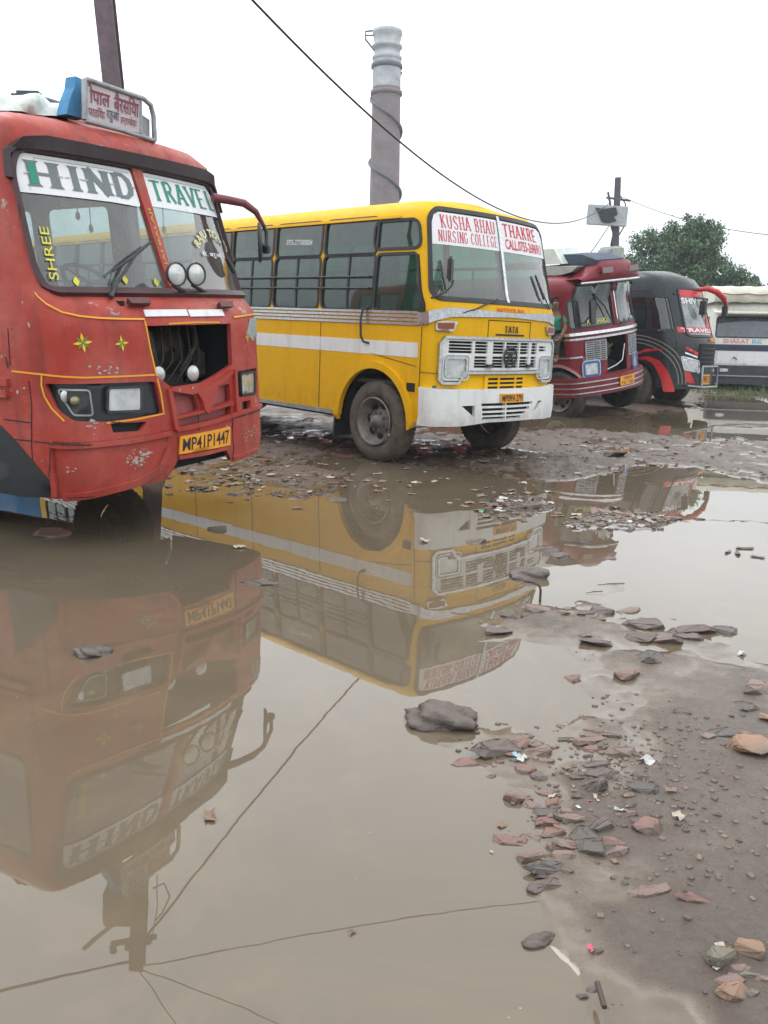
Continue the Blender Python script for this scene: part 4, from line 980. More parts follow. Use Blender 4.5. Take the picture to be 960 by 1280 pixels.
    mb = MB(); mb.box((-.62, 0, 1.62), (.55, 2.05, .12), None, .03); mb.build('dashboard', M['inner'], R)
    seats(R, [-2.3-i*.9 for i in range(6)], (.6, -.6), .95, M['seat'], 1.0); seats(R, [-1.15], (-.6,), .95, M['dark'], .9)
    steering(R, (-.72, -.25, 1.88), M['dark'], .22)
    mb = MB()
    for x, y, l in ((-.62, -.42, .22), (-.62, -.30, .3), (-.62, .5, .25), (-.62, -.55, .15)):
        mb.tube([(x, y, 2.6), (x, y, 2.6-l)], .004, 5); mb.lathe([(0, .001), (.02, .018), (.05, .014), (.07, .001)], (x, y, 2.6-l-.06), (0, 0, 1), 8)
    mb.build('hanging_charm', M['steel'], R)
    # side trim blocks at the near corner
    mb = MB(); path_strip(mb, S, [q(-60, 470), q(12, 478)], .05, .03, .03); path_strip(mb, S, [q(-60, 486), q(13, 492)], .05, .04, .04); mb.build('side_moulding', red, R)
    return R, q, locx
RB, RQ, RLOCX = red_bus()
def roof_loads():
    w = lambda p: RQ.w(p)
    # bundled white sheet and a dark rail rack on the red bus roof, blue sheet beside the board
    def lump(name, mat, P0, P1, wid, ht, label, cat, seed=1):
        r = random.Random(seed); P0, P1 = Vector(P0), Vector(P1); ax = (P1-P0); n, m = 22, 12; sd_ = Vector((-ax.y, ax.x, 0)).normalized(); vs = []
        for i in range(n+1):
            t = i/n; c = P0+ax*t; env = min(1, math.sin(math.pi*min(max(t, .03), .97))**.45)
            for j in range(m+1):
                a = math.pi*j/m; rr = 1+.16*math.sin(5*a+i*.9)+.1*r.random()
                vs.append(c+sd_*(math.cos(a)*wid*env*rr)+Vector((0, 0, math.sin(a)*ht*env*rr)))
        mb = MB(); mb.add([w(v) for v in vs], [[i*(m+1)+j, i*(m+1)+j+1, (i+1)*(m+1)+j+1, (i+1)*(m+1)+j] for i in range(n) for j in range(m)], True)
        o = mb.build(name, mat, None, label=label, cat=cat); return o
    lump('roof_sheet', M['cloth_white'], (-1.2, -.9, 3.02), (-1.05, .1, 3.05), .35, .17, 'pale crumpled sheet lying on the near edge of the red bus roof', 'tarpaulin', 3)
    L_ = lambda px, py, x: RLOCX(px, py, x)
    pts = [L_(83, 142.5, -.62), L_(88, 122, -.62), L_(93, 109.6, -.62), L_(94.6, 95, -.62), L_(107, 101, -.62), L_(107, 149, -.62)]
    mb = MB(); mb.prism([w(p) for p in pts], Vector(w((0, 0, 0)))*0+(w((-.10, 0, 0))-w((0, 0, 0)))); mb.build('blue_sheet', M['cloth_blue'], None, label='torn blue sheet tied behind the roof destination board', cat='tarpaulin')
    mb = MB(); A = [L_(14, 122, -1.6), L_(40, 122, -1.5), L_(60, 128, -1.3), L_(85, 136, -1.1)]
    mb.tube([w(a) for a in A], .035, 8); mb.tube([w(a-Vector((0, 0, .14))) for a in A], .035, 8)
    for a in A: mb.tube([w(a), w(a-Vector((0, 0, .3)))], .02, 6)
    mb.box(w(L_(37, 121, -1.5)), (.17, .1, .07)); mb.build('roof_rail', M['cloth_dark'], None, label='dark blue luggage rail on the roof behind the destination board', cat='roof rack')
roof_loads()
# ================================================================== dark red bus, tilted in its rut
def maroon_bus():
    loc, rot = (4.03, 17.72, .06), (.112, -.05, -.86)
    S = Surf(1.10, .98, .22, .16, 8.5, [(.3, .3, 0, 0), (1.55, 1.55, 0, 0), (1.72, 1.72, 0, -.03), (2.35, 2.35, .04, -.12), (2.45, 2.45, .03, -.02), (2.62, 2.60, .07, -.16), (2.72, 2.68, .14, -.3), (2.80, 2.72, .28, -.5)])
    q = Loc(S, loc, rot)
    R = thing('tour_bus', 'dark red bus missing its centre grille, parked between the yellow and black buses', 'bus', loc, rot)
    red = paint('maroon_bus_paint', (.17, .010, .02), .35, dirt=(.08, .04, .035), dirt_amt=.6, chips=.4, fade=(.30, .05, .065), fade_amt=.6, mud_top=.7)
    gl = glass('maroon_bus_glass', (.5, .6, .58), .09, dustc=(.3, .36, .34)); ch = M['chrome']
    Z = lambda x, y: q(660+x/5.333, 290+y/5.333); smax = S.smax; sx = lambda x: -(S.cl[-2]+(S.xc-x)); fix = lambda p: p if area(p) > 0 else p[::-1]
    wl = [Z(375, 405), Z(405, 628), Z(578, 603), Z(545, 372)]
    v0 = (wl[1][1]+wl[2][1])/2; v1 = (wl[0][1]+wl[3][1])/2+.12; sA = -.93; sB = -.10
    W1 = rnd(rect(-.98, v0, -.09, v1), .06); W2 = [(-x, y) for x, y in W1][::-1]
    d0 = q(688, 0+392)[0]; door = [q(684, 447), q(706, 447), q(706, 366), q(684, 366)]
    dv0, dv1 = 1.2, 2.32; ds1 = q(705, 420)[0]; ds0 = ds1-.85
    dr = rect(ds0, dv0, ds1, dv1)
    tri_ = [Z(283, 620), Z(345, 615), Z(318, 440), Z(290, 440)]; tv0, tv1 = 1.72, 2.22
    tw = rnd(rect(q(711.5, 400)[0], tv0, q(724, 400)[0], tv1), .05)
    side = [rnd(rect(ds0-.25-k*.8-.65, 1.65, ds0-.25-k*.8, 2.3), .06) for k in range(7)]
    side = [w for w in side if min(p[0] for p in w) > -smax+.2]
    both = [tw]+side; both = both+[[(-x, y) for x, y in w][::-1] for w in both]+[dr]
    gm = [Z(570, 700), Z(560, 945), Z(672, 910), Z(680, 660)]; gv0 = .80; gv1 = 1.52
    mid = rect(-.33, gv0, .33, gv1)
    hub = q(698, 492)[0]; XH = S.plan(hub)[0]; rad = .60; H0 = .42
    arch = [(hub+rad*math.cos(t), H0+rad*math.sin(t)) for t in [math.pi*(1-i/18) for i in range(19)]]
    bot = [(-smax, .5), (hub-rad, .5)]+[a for a in arch if a[1] > .51]+[(hub+rad, .5)]; bot += [(-x, y) for x, y in bot[::-1]]
    sh = body_shell('body', S, .5, 2.80, smax, both+[W1, W2, mid], red, R, .05, .15, bot)
    for w in both[:-1]+[W1, W2]:
        f = ringp('window', S, w, .025, M['rubber'], R, .01, .03, .2, .004); panel('pane', S, offp(w, -.002), gl, f, off=-.01, step=.3)
    ringp('door_frame', S, dr, .035, red, R, .015, .04, .2)
    # visor with pressed lamp pods, chrome rim below
    mb = MB(); n = 24; vs = []
    for i in range(n+1):
        s = -1.02+2.04*i/n; e = 1-abs(s)/1.02; lift = .26*smst(e*1.6)
        t = S(s, 2.55, 0); dz = Vector((0, 0, 1)); fx = Vector((1, 0, 0)); vs += [t-dz*.04, t+fx*.22, t+fx*.25+dz*(.05+lift*.5), t+fx*.16+dz*(.08+lift*1.1), t-fx*.15+dz*(.08+lift*1.1)]
    mb.add(vs, [[i*5+k, i*5+k+5, i*5+k+6, i*5+k+1] for i in range(n) for k in range(4)], True); mb.build('sun_visor', red, R)
    mb = MB(); mb.tube([S(-1.02+2.04*i/20, 2.55, 0)+Vector((.22, 0, -.01)) for i in range(21)], .028, 8); mb.build('visor_trim', ch, R)
    for s in (-.45, .45):
        mb = MB(); mb.box(S(s, 2.55, 0)+Vector((.20, 0, .19)), (.14, .42, .17), None, .05); p_ = mb.build('visor_pod', red, R); mb = MB(); mb.box(S(s, 2.55, 0)+Vector((.27, 0, .19)), (.02, .34, .11), None, .008); mb.build('visor_lamp', plain('smoky_lamp', (.2, .13, .13), .2), p_)
    # belt moulding
    mb = MB(); vb = Z(390, 690)[1]; vb = 1.60
    path_strip(mb, S, [(-smax+.1, vb), (smax-.1, vb)], .055, .03, .03, .1); path_strip(mb, S, [(-smax+.1, vb-.09), (smax-.1, vb-.09)], .04, .025, .025, .1); mb.build('belt_moulding', ch, R)
    # side grilles with slots, blue framed headlights
    hv = Z(465, 925)
    for sg in (-1, 1):
        hs_ = rnd(rect(-.88, .82, -.60, 1.03), .03); g = rnd(rect(-.86, 1.06, -.36, 1.45), .03); sl_ = []
        for i in range(9):
            v = 1.09+i*.04
            for a, b in ((-.83, -.68), (-.66, -.53), (-.51, -.39)): sl_.append(rect(a, v, b, v+.018))
        if sg > 0: hs_ = [(-x, y) for x, y in hs_][::-1]; g = [(-x, y) for x, y in g][::-1]; sl_ = [[(-x, y) for x, y in p][::-1] for p in sl_]
        panel('side_grille', S, g, M['steel'], R, sl_, .03, .02, .15); panel('grille_slot_dark', S, g, M['black'], R, off=.006, step=.3)  # black sheet under the slots is their painted dark
        f = ringp('headlight', S, hs_, .045, plain('blue_lamp_frame', (.04, .12, .38), .4), R, .04, .04, .1); panel('headlight_glass', S, hs_, M['lens'], f, off=.03, step=.1)
        ringp('lamp_surround', S, offp(hs_, .045), .02, ch, R, .035, .04, .1)
        mb = MB(); mb.box((.62, sg*.0+sg*1.0, .0+.72), (.02, .08, .08)); 
    # bay behind the missing grille
    mb = MB(); mb.box((.2, 0, 1.15), (.05, 1.2, .9)); mb.box((.5, .5, 1.15), (.8, .04, .9)); mb.box((.5, -.5, 1.15), (.8, .04, .9)); mb.build('bay_dark', M['black'], R)  # black boards added so the open middle reads dark
    mb = MB(); mb.box((.42, .0, 1.1), (.3, .5, .6), None, .05); mb.lathe([(0, .001), (0, .16), (.06, .17), (.07, .02)], (.6, .05, 1.2), (1, 0, 0), 18); mb.tube([(.7, -.25, 1.4), (.74, -.1, 1.25), (.7, .2, 1.3)], .025, 6); mb.build('engine', plain('khaki_engine', (.16, .14, .09), .6, .1, var=.4), R)
    mb = MB(); mb.tube([S(-.33, .86, -.02), S(-.1, .93, .03), S(.1, 1.0, .02), S(.28, 1.3, -.02)], .012, 6); mb.build('loose_cable', ch, R)
    # bumper with raised bright strips
    Bs = Surf(1.16, 1.08, .22, .2, 2.2, [(.3, .3, 0, 0), (1, 1, 0, 0)]); bo = rect(-1.75, .42, 1.75, .78)
    panel('bumper', Bs, bo, red, R, off=.02, thick=.08, step=.12)
    for v in (.49, .59, .69):
        mb = MB(); path_strip(mb, Bs, [(-1.72, v), (1.72, v)], .02, .035, .015, .12); mb.build('bumper_strip', ch, R)
    qb = Loc(Bs, loc, rot); pc = qb(782, 475); f3 = [(pc[0]-.24, pc[1]-.08), (pc[0]+.24, pc[1]-.08), (pc[0]+.24, pc[1]+.10), (pc[0]-.24, pc[1]+.10)]
    p_ = panel('number_plate', Bs, f3, M['amber'], R, off=.06, thick=.02, step=.2); mb = MB(); m = quadmap(f3)
    lettering(mb, onsurf(Bs, .063), 'MP09', [m(.2, .52), m(.8, .52), m(.8, .92), m(.2, .92)]); lettering(mb, onsurf(Bs, .063), 'FA 1965', [m(.08, .08), m(.92, .08), m(.92, .46), m(.08, .46)]); mb.build('registration_number', M['ink'], p_)
    # windscreen details: centre post, wipers, small lamps, green fringe, letters
    mb = MB(); path_strip(mb, S, [(0, v0-.03), (0, 2.5)], .16, .03, .05); mb.build('centre_post', red, R)
    mb = MB(); path_strip(mb, S, [(.01, v0-.02), (.01, 2.40)], .03, .045, .01); mb.build('post_trim', ch, R)
    mb = MB(); mb.tube([S(-.55, 2.32, .05), S(-.32, 2.05, .06), S(-.20, 1.80, .05)], .016, 6); mb.tube([S(-.50, 2.3, .05), S(-.52, 2.0, .04)], .012, 6); mb.build('wiper', M['dark'], R)
    for s in (.14, .32):
        mb = MB(); mb.lathe([(-.05, .02), (0, .06), (.012, .055), (.016, .001)], S(s, 1.76, .14), (1, 0, 0), 16); mb.tube([S(s, 1.76, .1), S(s, 1.66, .02)], .012, 6); mb.build('spot_lamp', M['steel'], R)
    mb = MB(); mgn = plain('green_fringe', (.02, .35, .18), .8, var=.3)
    for sg in (-1, 1):
        for i in range(22):
            a = sg*(.12+.84*i/22); mb.add([S(a, v1, -.03), S(a+.035, v1, -.03), S(a+.02, v1-.10-.05*((i*7) % 5)/5-.07*(abs(a) > .6), -.03)], [[0, 1, 2]])
    mb.build('fringe', mgn, R)
    mb = MB(); lettering(mb, onsurf(S, .006), 'MAA SHARDA', [(-.75, v0+.03), (-.2, v0+.03), (-.2, v0+.13), (-.75, v0+.13)], .02); mb.build('window_lettering', plain('pale_yellow_lettering', (.6, .6, .15), .6), R)
    mb = MB(); path_strip(mb, S, [Z(372, 830), Z(375, 960)], .02, .004, .004); c = Z(374, 880); mb.add([S(c[0]+x, c[1]+y, .008) for x, y in ((-.05, 0), (0, -.09), (.05, 0), (0, .09))], [[0, 1, 2, 3]]); path_strip(mb, S, [Z(345, 970), Z(400, 968)], .05, .006, .004); mb.build('painted_mark', plain('dull_pink_paint', (.42, .22, .22), .6), R)
    # mirror
    mb = MB(); a = q.at(731, 403, .85); c = q.at(740.5, 390, 1.05); mb.tube([S(*q(728, 404), 0), a, c], .012, 6); ar = mb.build('mirror_arm', M['dark'], R)
    mb = MB(); mb.box(c, (.06, .2, .46), None, .03); mb.build('side_mirror', M['dark'], ar)
    mb = MB(); mb.tube([q.at(698, 388, .1, None), q.at(699, 345, .1, None)], .03, 6); mb.tube([q.at(704, 395, .2), q.at(705, 350, .2)], .02, 6); mb.build('grab_rail', M['dark'], R)
    # lamp box and luggage on the roof
    c = q.at(764, 320, .35); mb = MB(); mb.box(c, (.30, .56, .36), None, .05); b_ = mb.build('roof_lamp_box', plain('grey_white_box', (.48, .49, .46), .6, var=.25), R)
    mb = MB(); mb.box(c+Vector((.155, 0, .01)), (.02, .44, .26), None, .008); mb.build('lamp_face', plain('dull_lamp_face', (.30, .32, .30), .3, var=.2), b_)
    for sg in (-1, 1): wheel(R, (XH, sg*.98, H0), sg, .50, .26, .29, M['tyre_dark']); wheel(R, (-5.4, sg*.9, H0), sg, .5, .44, .29, M['tyre_dark'])
    mb = MB(); path_strip(mb, S, [(hub+(rad+.01)*math.cos(t), H0+(rad+.01)*math.sin(t)) for t in [math.pi*(1-i/18) for i in range(19)]], .05, .02, .03, .06); mb.build('arch_trim', plain('pinkish_trim', (.4, .22, .22), .5), R)
    mb = MB(); path_strip(mb, S, [(hub-.4, 1.17), (hub+.55, 1.17)], .03, .02, .02); mb.build('side_trim', ch, R)
    mb = MB(); ps = [(min(.62, XH+.58*math.cos(t)), H0+.58*math.sin(t)) for t in [math.pi*i/14 for i in range(15)]]; mb.add([(x, -.86, z) for x, z in ps]+[(x, .86, z) for x, z in ps], [[i, i+1, 16+i, 15+i] for i in range(14)]); mb.build('wheel_well', M['dark'], R)
    mb = MB(); mb.box((-3.6, 0, .62), (7.0, 1.2, .3)); mb.build('chassis', M['black'], R); sx_ = S.plan(q(695, 425)[0])[0]
    mb = MB(); mb.box((-3.4, 0, 1.14), (7.9, 2.0, .05)); mb.box((sx_, -.55, 1.3), (.5, .6, .44), None, .03); mb.box((-7, 0, 1.6), (.05, 2, 1.3)); mb.build('cabin_floor', M['floor_in'], R)
    seats(R, [-1.5-i*.9 for i in range(5)], (.5, -.5), 1.0, M['dark'], .8); steering(R, (.45, -.45, 1.75), M['dark'], .22)
    return R, q, S
def roof_box(name, q, pts, dz, mat, label, cat):
    mb = MB(); P = [q.w(p) for p in pts]; mb.prism(P, Vector(dz)); return mb.build(name, mat, None, label=label, cat=cat)
MBUS, MQ, MS = maroon_bus()
def maroon_roof():
    q = MQ
    def sack(name, px0, px1, x, ylen, ztop, mat, label, cat, seed):
        a = q.at(*px0, x); b = q.at(*px1, x); r = random.Random(seed); cx, w_, z0 = (a.y+b.y)/2, abs(b.y-a.y), min(a.z, b.z); h = ztop
        mb = MB(); mb.box((x-.3, cx, z0+h/2), (.6, w_, h), (0, 0, 0), .07)
        mb.v = [tuple(q.w(Vector((vx, vy+ylen*(vz-z0)*.4, vz+.02*r.random())))) for vx, vy, vz in mb.v]
        return mb.build(name, mat, None, label=label, cat=cat)
    mb = MB(); P = [q.at(x, y, y=-.75) for x, y in ((672, 331), (675, 312), (692, 311), (702, 330))]
    mb.prism([q.w(p) for p in P], q.w((0, .7, 0))-q.w((0, 0, 0))); mb.build('white_bundle', M['cloth_white'], None, label='off-white wrapped bundle on the dark red bus roof, beside the yellow bus', cat='bundle')
    mb = MB(); P = [q.at(x, y, y=-.55) for x, y in ((700, 331), (697, 318), (727, 318), (745, 325), (744, 331))]
    mb.prism([q.w(p) for p in P], q.w((0, .9, 0))-q.w((0, 0, 0))); mb.build('covered_crate', M['cloth_dark'], None, label='low dark blue crate on the dark red bus roof behind the lamp box', cat='crate')
    mb = MB(); P = [q.at(x, y, y=-.8) for x, y in ((673, 345), (673, 333), (722, 333), (714, 340), (700, 344))]
    mb.prism([q.w(p) for p in P], q.w((0, .9, 0))-q.w((0, 0, 0))); mb.build('pale_mattress', plain('grey_mattress', (.36, .38, .36), .8, var=.2), None, label='flat grey bedding roll under the bundle on the dark red bus roof', cat='bedding')
maroon_roof()
# ================================================================== person sitting in the doorway
def skin_chain(name, pts, edges, rad, mat, par=None, sub=2, **k):
    me = bpy.data.meshes.new(name); me.from_pydata([tuple(p) for p in pts], edges, []); o = link(name, me, par, **k)
    mod = o.modifiers.new('skin', 'SKIN'); mod.use_smooth_shade = True
    for i, r in enumerate(rad):
        d = me.skin_vertices[0].data[i]; d.radius = (r, r) if not isinstance(r, tuple) else r; d.use_root = (i == 0)
    s2 = o.modifiers.new('sub', 'SUBSURF'); s2.levels = sub; s2.render_levels = sub
    me.materials.append(mat); return o
def person():
    q, S = MQ, MS
    sx0 = q(695, 425)[0]
    sk = plain('brown_skin', (.20, .10, .06), .6); gs = plain('green_shirt', (.02, .22, .15), .8, var=.2); tr = plain('charcoal_trousers', (.035, .035, .04), .8, var=.2); hr = plain('black_hair', (.01, .01, .01), .6)
    # local frame: o out of the bus side, f forward, z up; seat on the sill
    seat = S(sx0, 1.56, -.14); O = Vector((0, -1, 0)); F = Vector((1, 0, 0)); U = Vector((0, 0, 1)); P = lambda o, f, u: q.w(Vector(seat)+(O*o+F*f+U*u)*.92)
    pts = [P(0, 0, .0), P(.0, 0, .18), P(.03, .01, .36), P(.05, .01, .47), P(.06, .01, .55), P(.08, .02, .66), P(.08, .02, .77),
           P(.05, .18, .43), P(.12, .24, .20), P(.24, .20, .02), P(.05, -.17, .43), P(.10, -.26, .20), P(.22, -.16, .04),
           P(.10, .10, .0), P(.30, .13, -.02), P(.34, .13, -.24), P(.33, .13, -.42), P(.42, .14, -.47),
           P(.10, -.10, .0), P(.29, -.12, -.04), P(.30, -.10, -.26), P(.30, -.08, -.46), P(.39, -.07, -.51)]
    ed = [(0, 1), (1, 2), (2, 3), (3, 4), (4, 5), (5, 6), (3, 7), (7, 8), (8, 9), (3, 10), (10, 11), (11, 12), (0, 13), (13, 14), (14, 15), (15, 16), (16, 17), (0, 18), (18, 19), (19, 20), (20, 21), (21, 22)]
    rad = [.135, .125, .14, .11, .055, .095, .085, .055, .043, .035, .055, .043, .035, .09, .07, .055, .04, .035, .09, .07, .055, .04, .035]
    b = skin_chain('person', pts, ed, rad, sk, label='person in a green shirt sitting barefoot in the dark red bus doorway', cat='person')
    skin_chain('shirt', [P(0, 0, .06), P(0, 0, .18), P(.03, .01, .36), P(.05, .01, .46), P(.05, .18, .43), P(.10, .235, .26), P(.05, -.17, .43), P(.09, -.25, .26)], [(0, 1), (1, 2), (2, 3), (3, 4), (4, 5), (3, 6), (6, 7)], [.155, .15, .16, .12, .075, .065, .075, .065], gs, b)
    skin_chain('trousers', [P(0, 0, .02), P(.10, .10, .0), P(.30, .13, -.02), P(.34, .13, -.22), P(.335, .13, -.36), P(.10, -.10, .0), P(.29, -.12, -.04), P(.30, -.10, -.24), P(.30, -.085, -.40)], [(0, 1), (1, 2), (2, 3), (3, 4), (0, 5), (5, 6), (6, 7), (7, 8)], [.15, .10, .085, .07, .06, .10, .085, .07, .06], tr, b)
    skin_chain('hair', [P(.04, .02, .73), P(.06, .02, .80), P(.09, .02, .83)], [(0, 1), (1, 2)], [.09, .095, .075], hr, b, 2)
    for sg, base_ in ((1, P(.24, .20, .02)), (-1, P(.22, -.16, .04))):   # hands resting on the knees
        mb = MB(); w = lambda o, f, u: base_+(q.w(O*o+F*f+U*u)-q.w((0, 0, 0)))
        mb.tube([w(0, 0, 0), w(.05, 0, -.01), w(.09, 0, -.02)], [.028, .038, .034], 8)
        for k in range(4):
            f = -.03+.02*k; l = (.06, .07, .068, .05)[k]; mb.tube([w(.085, f, -.02), w(.085+l*.55, f, -.03), w(.085+l, f, -.055)], [.0095, .009, .007], 6)
        mb.tube([w(.03, -sg*.03, -.01), w(.06, -sg*.055, -.02), w(.085, -sg*.06, -.035)], [.011, .01, .008], 6); mb.build('hand', sk, b)
    fb = MB()
    for f in (-.035, .035): fb.lathe([(0, .001), (.004, .012), (.012, .010), (.015, .001)], P(.165, .02+f, .70), q.w(O)-q.w((0, 0, 0)), 8)
    fb.build('eyes', M['ink'], b); fb = MB(); fb.tube([P(.165, .02, .70), P(.19, .02, .665), P(.17, .02, .655)], [.01, .017, .01], 6); fb.build('nose', sk, b)
    mb = MB(); mb.tube([P(.155, -.01, .62), P(.163, .02, .618), P(.155, .05, .62)], .008, 5); mb.build('mouth', plain('lips', (.15, .05, .04), .6), b)
    for f in (-1, 1): mb = MB(); mb.lathe([(-.008, .02), (.01, .024), (.012, .001)], P(.07, .02+f*.10, .69), q.w(F*f)-q.w((0, 0, 0)), 8); mb.build('ear', sk, b)
person()
# ================================================================== black bus
def black_bus():
    loc, rot = (6.45, 20.35, 0), (-.01, -.01, -.72)
    S = Surf(1.2, 1.15, .28, .22, 9.0, [(.3, .3, 0, 0), (1.45, 1.45, 0, 0), (1.62, 1.62, .01, -.10), (2.6, 2.6, .06, -.42), (2.80, 2.78, .10, -.50), (2.93, 2.90, .16, -.62), (3.03, 2.97, .26, -.78), (3.10, 3.01, .40, -.98)])
    q = Loc(S, loc, rot); smax = S.smax; sx = lambda x: -(S.cl[-2]+(S.xc-x)); fix = lambda p: p if area(p) > 0 else p[::-1]
    R = thing('coach_bus', 'black bus with red swooshes over the wheel and a curved red mirror arm', 'bus', loc, rot)
    bk = paint('black_bus_paint', (.012, .018, .022), .2, dirt=(.08, .075, .07), dirt_amt=.12, fade=(.04, .05, .056), fade_amt=.4, mud_top=.6); gl = glass('dark_glass', (.10, .13, .14), .05, dustc=(.1, .12, .12)); wg = glass('bright_windscreen', (.6, .7, .7), .35, dustc=(.55, .6, .6)); rd = plain('bright_red_decal', (.55, .025, .03), .4, var=.1); wh = M['white_clean']
    Z = lambda x, y: q(770+x/5.053, 290+y/5.053)
    v0 = Z(440, 640)[1]; sl = abs(q(852, 385)[0]); ws = rnd([(-sl-.02, 1.60), (sl+.02, 1.60), (sl, 2.62), (-sl, 2.62)], .12)
    door = rnd(rect(Z(215, 480)[0], 1.72, Z(345, 480)[0], 2.42), .05)
    wins = [door]+[rnd(rect(Z(215, 480)[0]-.1-.9*(k+1), 1.72, Z(215, 480)[0]-.1-.9*k-.06, 2.42), .05) for k in range(7)]; wins = [w for w in wins if min(p[0] for p in w) > -smax+.1]
    both = wins+[[(-x, y) for x, y in w][::-1] for w in wins]
    hub = q(787, 482)[0]; XH = S.plan(hub)[0]; rad = .60; H0 = .48
    arch = [(hub+rad*math.cos(t), H0+rad*math.sin(t)) for t in [math.pi*(1-i/18) for i in range(19)]]
    bot = [(-smax, .42), (hub-rad, .42)]+[a for a in arch if a[1] > .43]+[(hub+rad, .42)]; bot += [(-x, y) for x, y in bot[::-1]]
    body_shell('body', S, .42, 3.10, smax, both+[ws], bk, R, .05, .16, bot)
    for w in both: f = ringp('window', S, w, .02, M['rubber'], R, .01, .03, .2, .004); panel('pane', S, offp(w, -.002), gl, f, off=-.01, step=.3)
    f = ringp('windscreen', S, ws, .04, M['rubber'], R, .02, .04, .12, .01); panel('pane', S, ws, wg, f, off=-.008, step=.15)
    vb = 2.36
    panel('windscreen_banner', S, rnd(rect(-sl+.03, 2.44, sl-.03, 2.60), .05), rd, f, off=.004, step=.15); pass
    mb = MB(); lettering(mb, onsurf(S, .007), 'SHIV SHAKTI', [(-sl+.03, 2.29), (.8, 2.29), (.8, 2.42), (-sl+.03, 2.42)], .03); mb.build('banner_lettering', wh, f)
    panel('lower_banner', S, rect(-1.0, 1.66, 1.0, 1.78), rd, f, off=.004, step=.2); mb = MB(); lettering(mb, onsurf(S, .007), 'TRAVELS', [(-.9, 1.67), (.4, 1.67), (.4, 1.76), (-.9, 1.76)], .03); mb.build('banner_lettering', wh, f)
    panel('red_sticker', S, [(.1, 1.79), (.55, 1.79), (.3, 2.2)], rd, f, off=.004, step=.2)
    # swooshes over the wheel
    def sw(r0, r1, mat, a0=0.02, a1=2.9, off=.004, name='red_swoosh'):
        n = 26; A = [(hub+r0*math.cos(a0+(a1-a0)*i/n), H0+r0*math.sin(a0+(a1-a0)*i/n)) for i in range(n+1)]; B = [(hub+r1(i/n)*math.cos(a0+(a1-a0)*i/n), H0+r1(i/n)*math.sin(a0+(a1-a0)*i/n)*.98) for i in range(n+1)]
        mb = MB(); vs = [S(a[0], a[1], off) for a in A]+[S(b[0], b[1], off) for b in B]; mb.add(vs, [[i, n+1+i, n+2+i, i+1] for i in range(n)]); return mb.build(name, mat, R)
    A = fix([Z(300, 1010), Z(280, 920), Z(240, 840), Z(190, 805), Z(132, 803), Z(132, 790), Z(210, 785), Z(280, 815), Z(330, 880), Z(360, 960), Z(370, 1010)])
    panel('red_swoosh', S, rnd(A, .03), rd, R, off=.006, step=.1)
    A = fix([Z(134, 775), Z(134, 760), Z(190, 738), Z(265, 735), Z(300, 745), Z(240, 750), Z(180, 758)]); panel('red_swoosh', S, A, rd, R, off=.006, step=.1)
    A = fix([Z(432, 735), Z(445, 722), Z(520, 765), Z(515, 785)]); panel('red_decal', S, A, rd, R, off=.006, step=.1); A = fix([Z(435, 757), Z(515, 787), Z(515, 798), Z(436, 768)]); panel('white_decal', S, A, wh, R, off=.006, step=.1)
    A = fix([Z(432, 870), Z(445, 950), Z(500, 965), Z(470, 890)]); panel('red_decal', S, A, rd, R, off=.006, step=.1)
    mb = MB(); g = plain('grey_line', (.25, .23, .2), .5)
    for k in range(3): path_strip(mb, S, [(hub+(rad+.55+.10*k)*math.cos(t), H0+(rad+.35+.08*k)*math.sin(t)) for t in [.05+1.5*i/14 for i in range(15)]], .02, .005, .005, .08)
    mb.build('swoosh_line', g, R)
    # headlamps, bonnet recess, plate, crash bar
    for sg in (-1, 1):
        A = [Z(412, 790), Z(430, 865), Z(520, 885), Z(520, 820)]
        if sg > 0: A = [(-x, y) for x, y in A]
        A = fix(A); o = ringp('headlight', S, rnd(A, .03), .03, M['chrome'], R, .02, .03, .1); panel('headlight_glass', S, rnd(A, .03), M['lens'], o, off=.012, step=.1)
    panel('black_grille', S, rect(-.45, .95, .45, 1.42), M['black'], R, off=.02, thick=.02, step=.15)
    mb = MB()
    for v in (1.02, 1.12, 1.22, 1.32): path_strip(mb, S, [(-.42, v), (.42, v)], .02, .04, .02, .1)
    mb.build('grille_slats', M['dark'], R)
    mb = MB(); C = S(0, .6, .22)
    mb.tube([S(-.85, .50, .12), S(-.4, .46, .12), S(.4, .46, .12), S(.85, .50, .08)], .025, 8); mb.tube([S(-.42, .46, .12), S(-.42, .92, .10), S(.42, .92, .10), S(.42, .46, .12)], .025, 8); mb.build('crash_bar', M['steel'], R)
    P = q(881, 478); plate_text(R, S, [(P[0]-.22, .52), (P[0]+.22, .52), (P[0]+.22, .74), (P[0]-.22, .74)], 'MP04PA 3311', .01)
    mb = MB(); mb.box(S(.15, 1.5, .03), (.03, .3, .09), None, .02); mb.build('amber_marker', plain('orange_marker', (.7, .28, .03), .3), R)
    # curved mirror arms
    T = [q.at(874, 362, .75), q.at(884, 361, .95), q.at(896, 365, 1.05), q.at(904, 372, 1.1), q.at(907.5, 382, 1.1)]
    mb = MB(); mb.tube(T, [.05, .06, .07, .07, .04], 10); am = mb.build('mirror_arm', rd, R); mb = MB(); mb.box(q.at(906, 389, 1.1), (.12, .26, .34), (0, 0, .2), .06); mb.build('side_mirror', M['dark'], am)
    mb = MB(); mb.tube([S(-.9, 2.5, .0), q.at(884, 380, .9)+Vector((0, 0, .1)), q.at(880, 384, 1.0)], .025, 8); am = mb.build('mirror_arm', M['dark'], R); mb = MB(); mb.box(q.at(879, 385, 1.0), (.14, .22, .42), None, .06); mb.build('side_mirror', M['dark'], am)
    mb = MB(); mb.box(S(*Z(290, 622), .03), (.16, .03, .03)); mb.build('door_handle', M['chrome'], R)
    mb = MB()
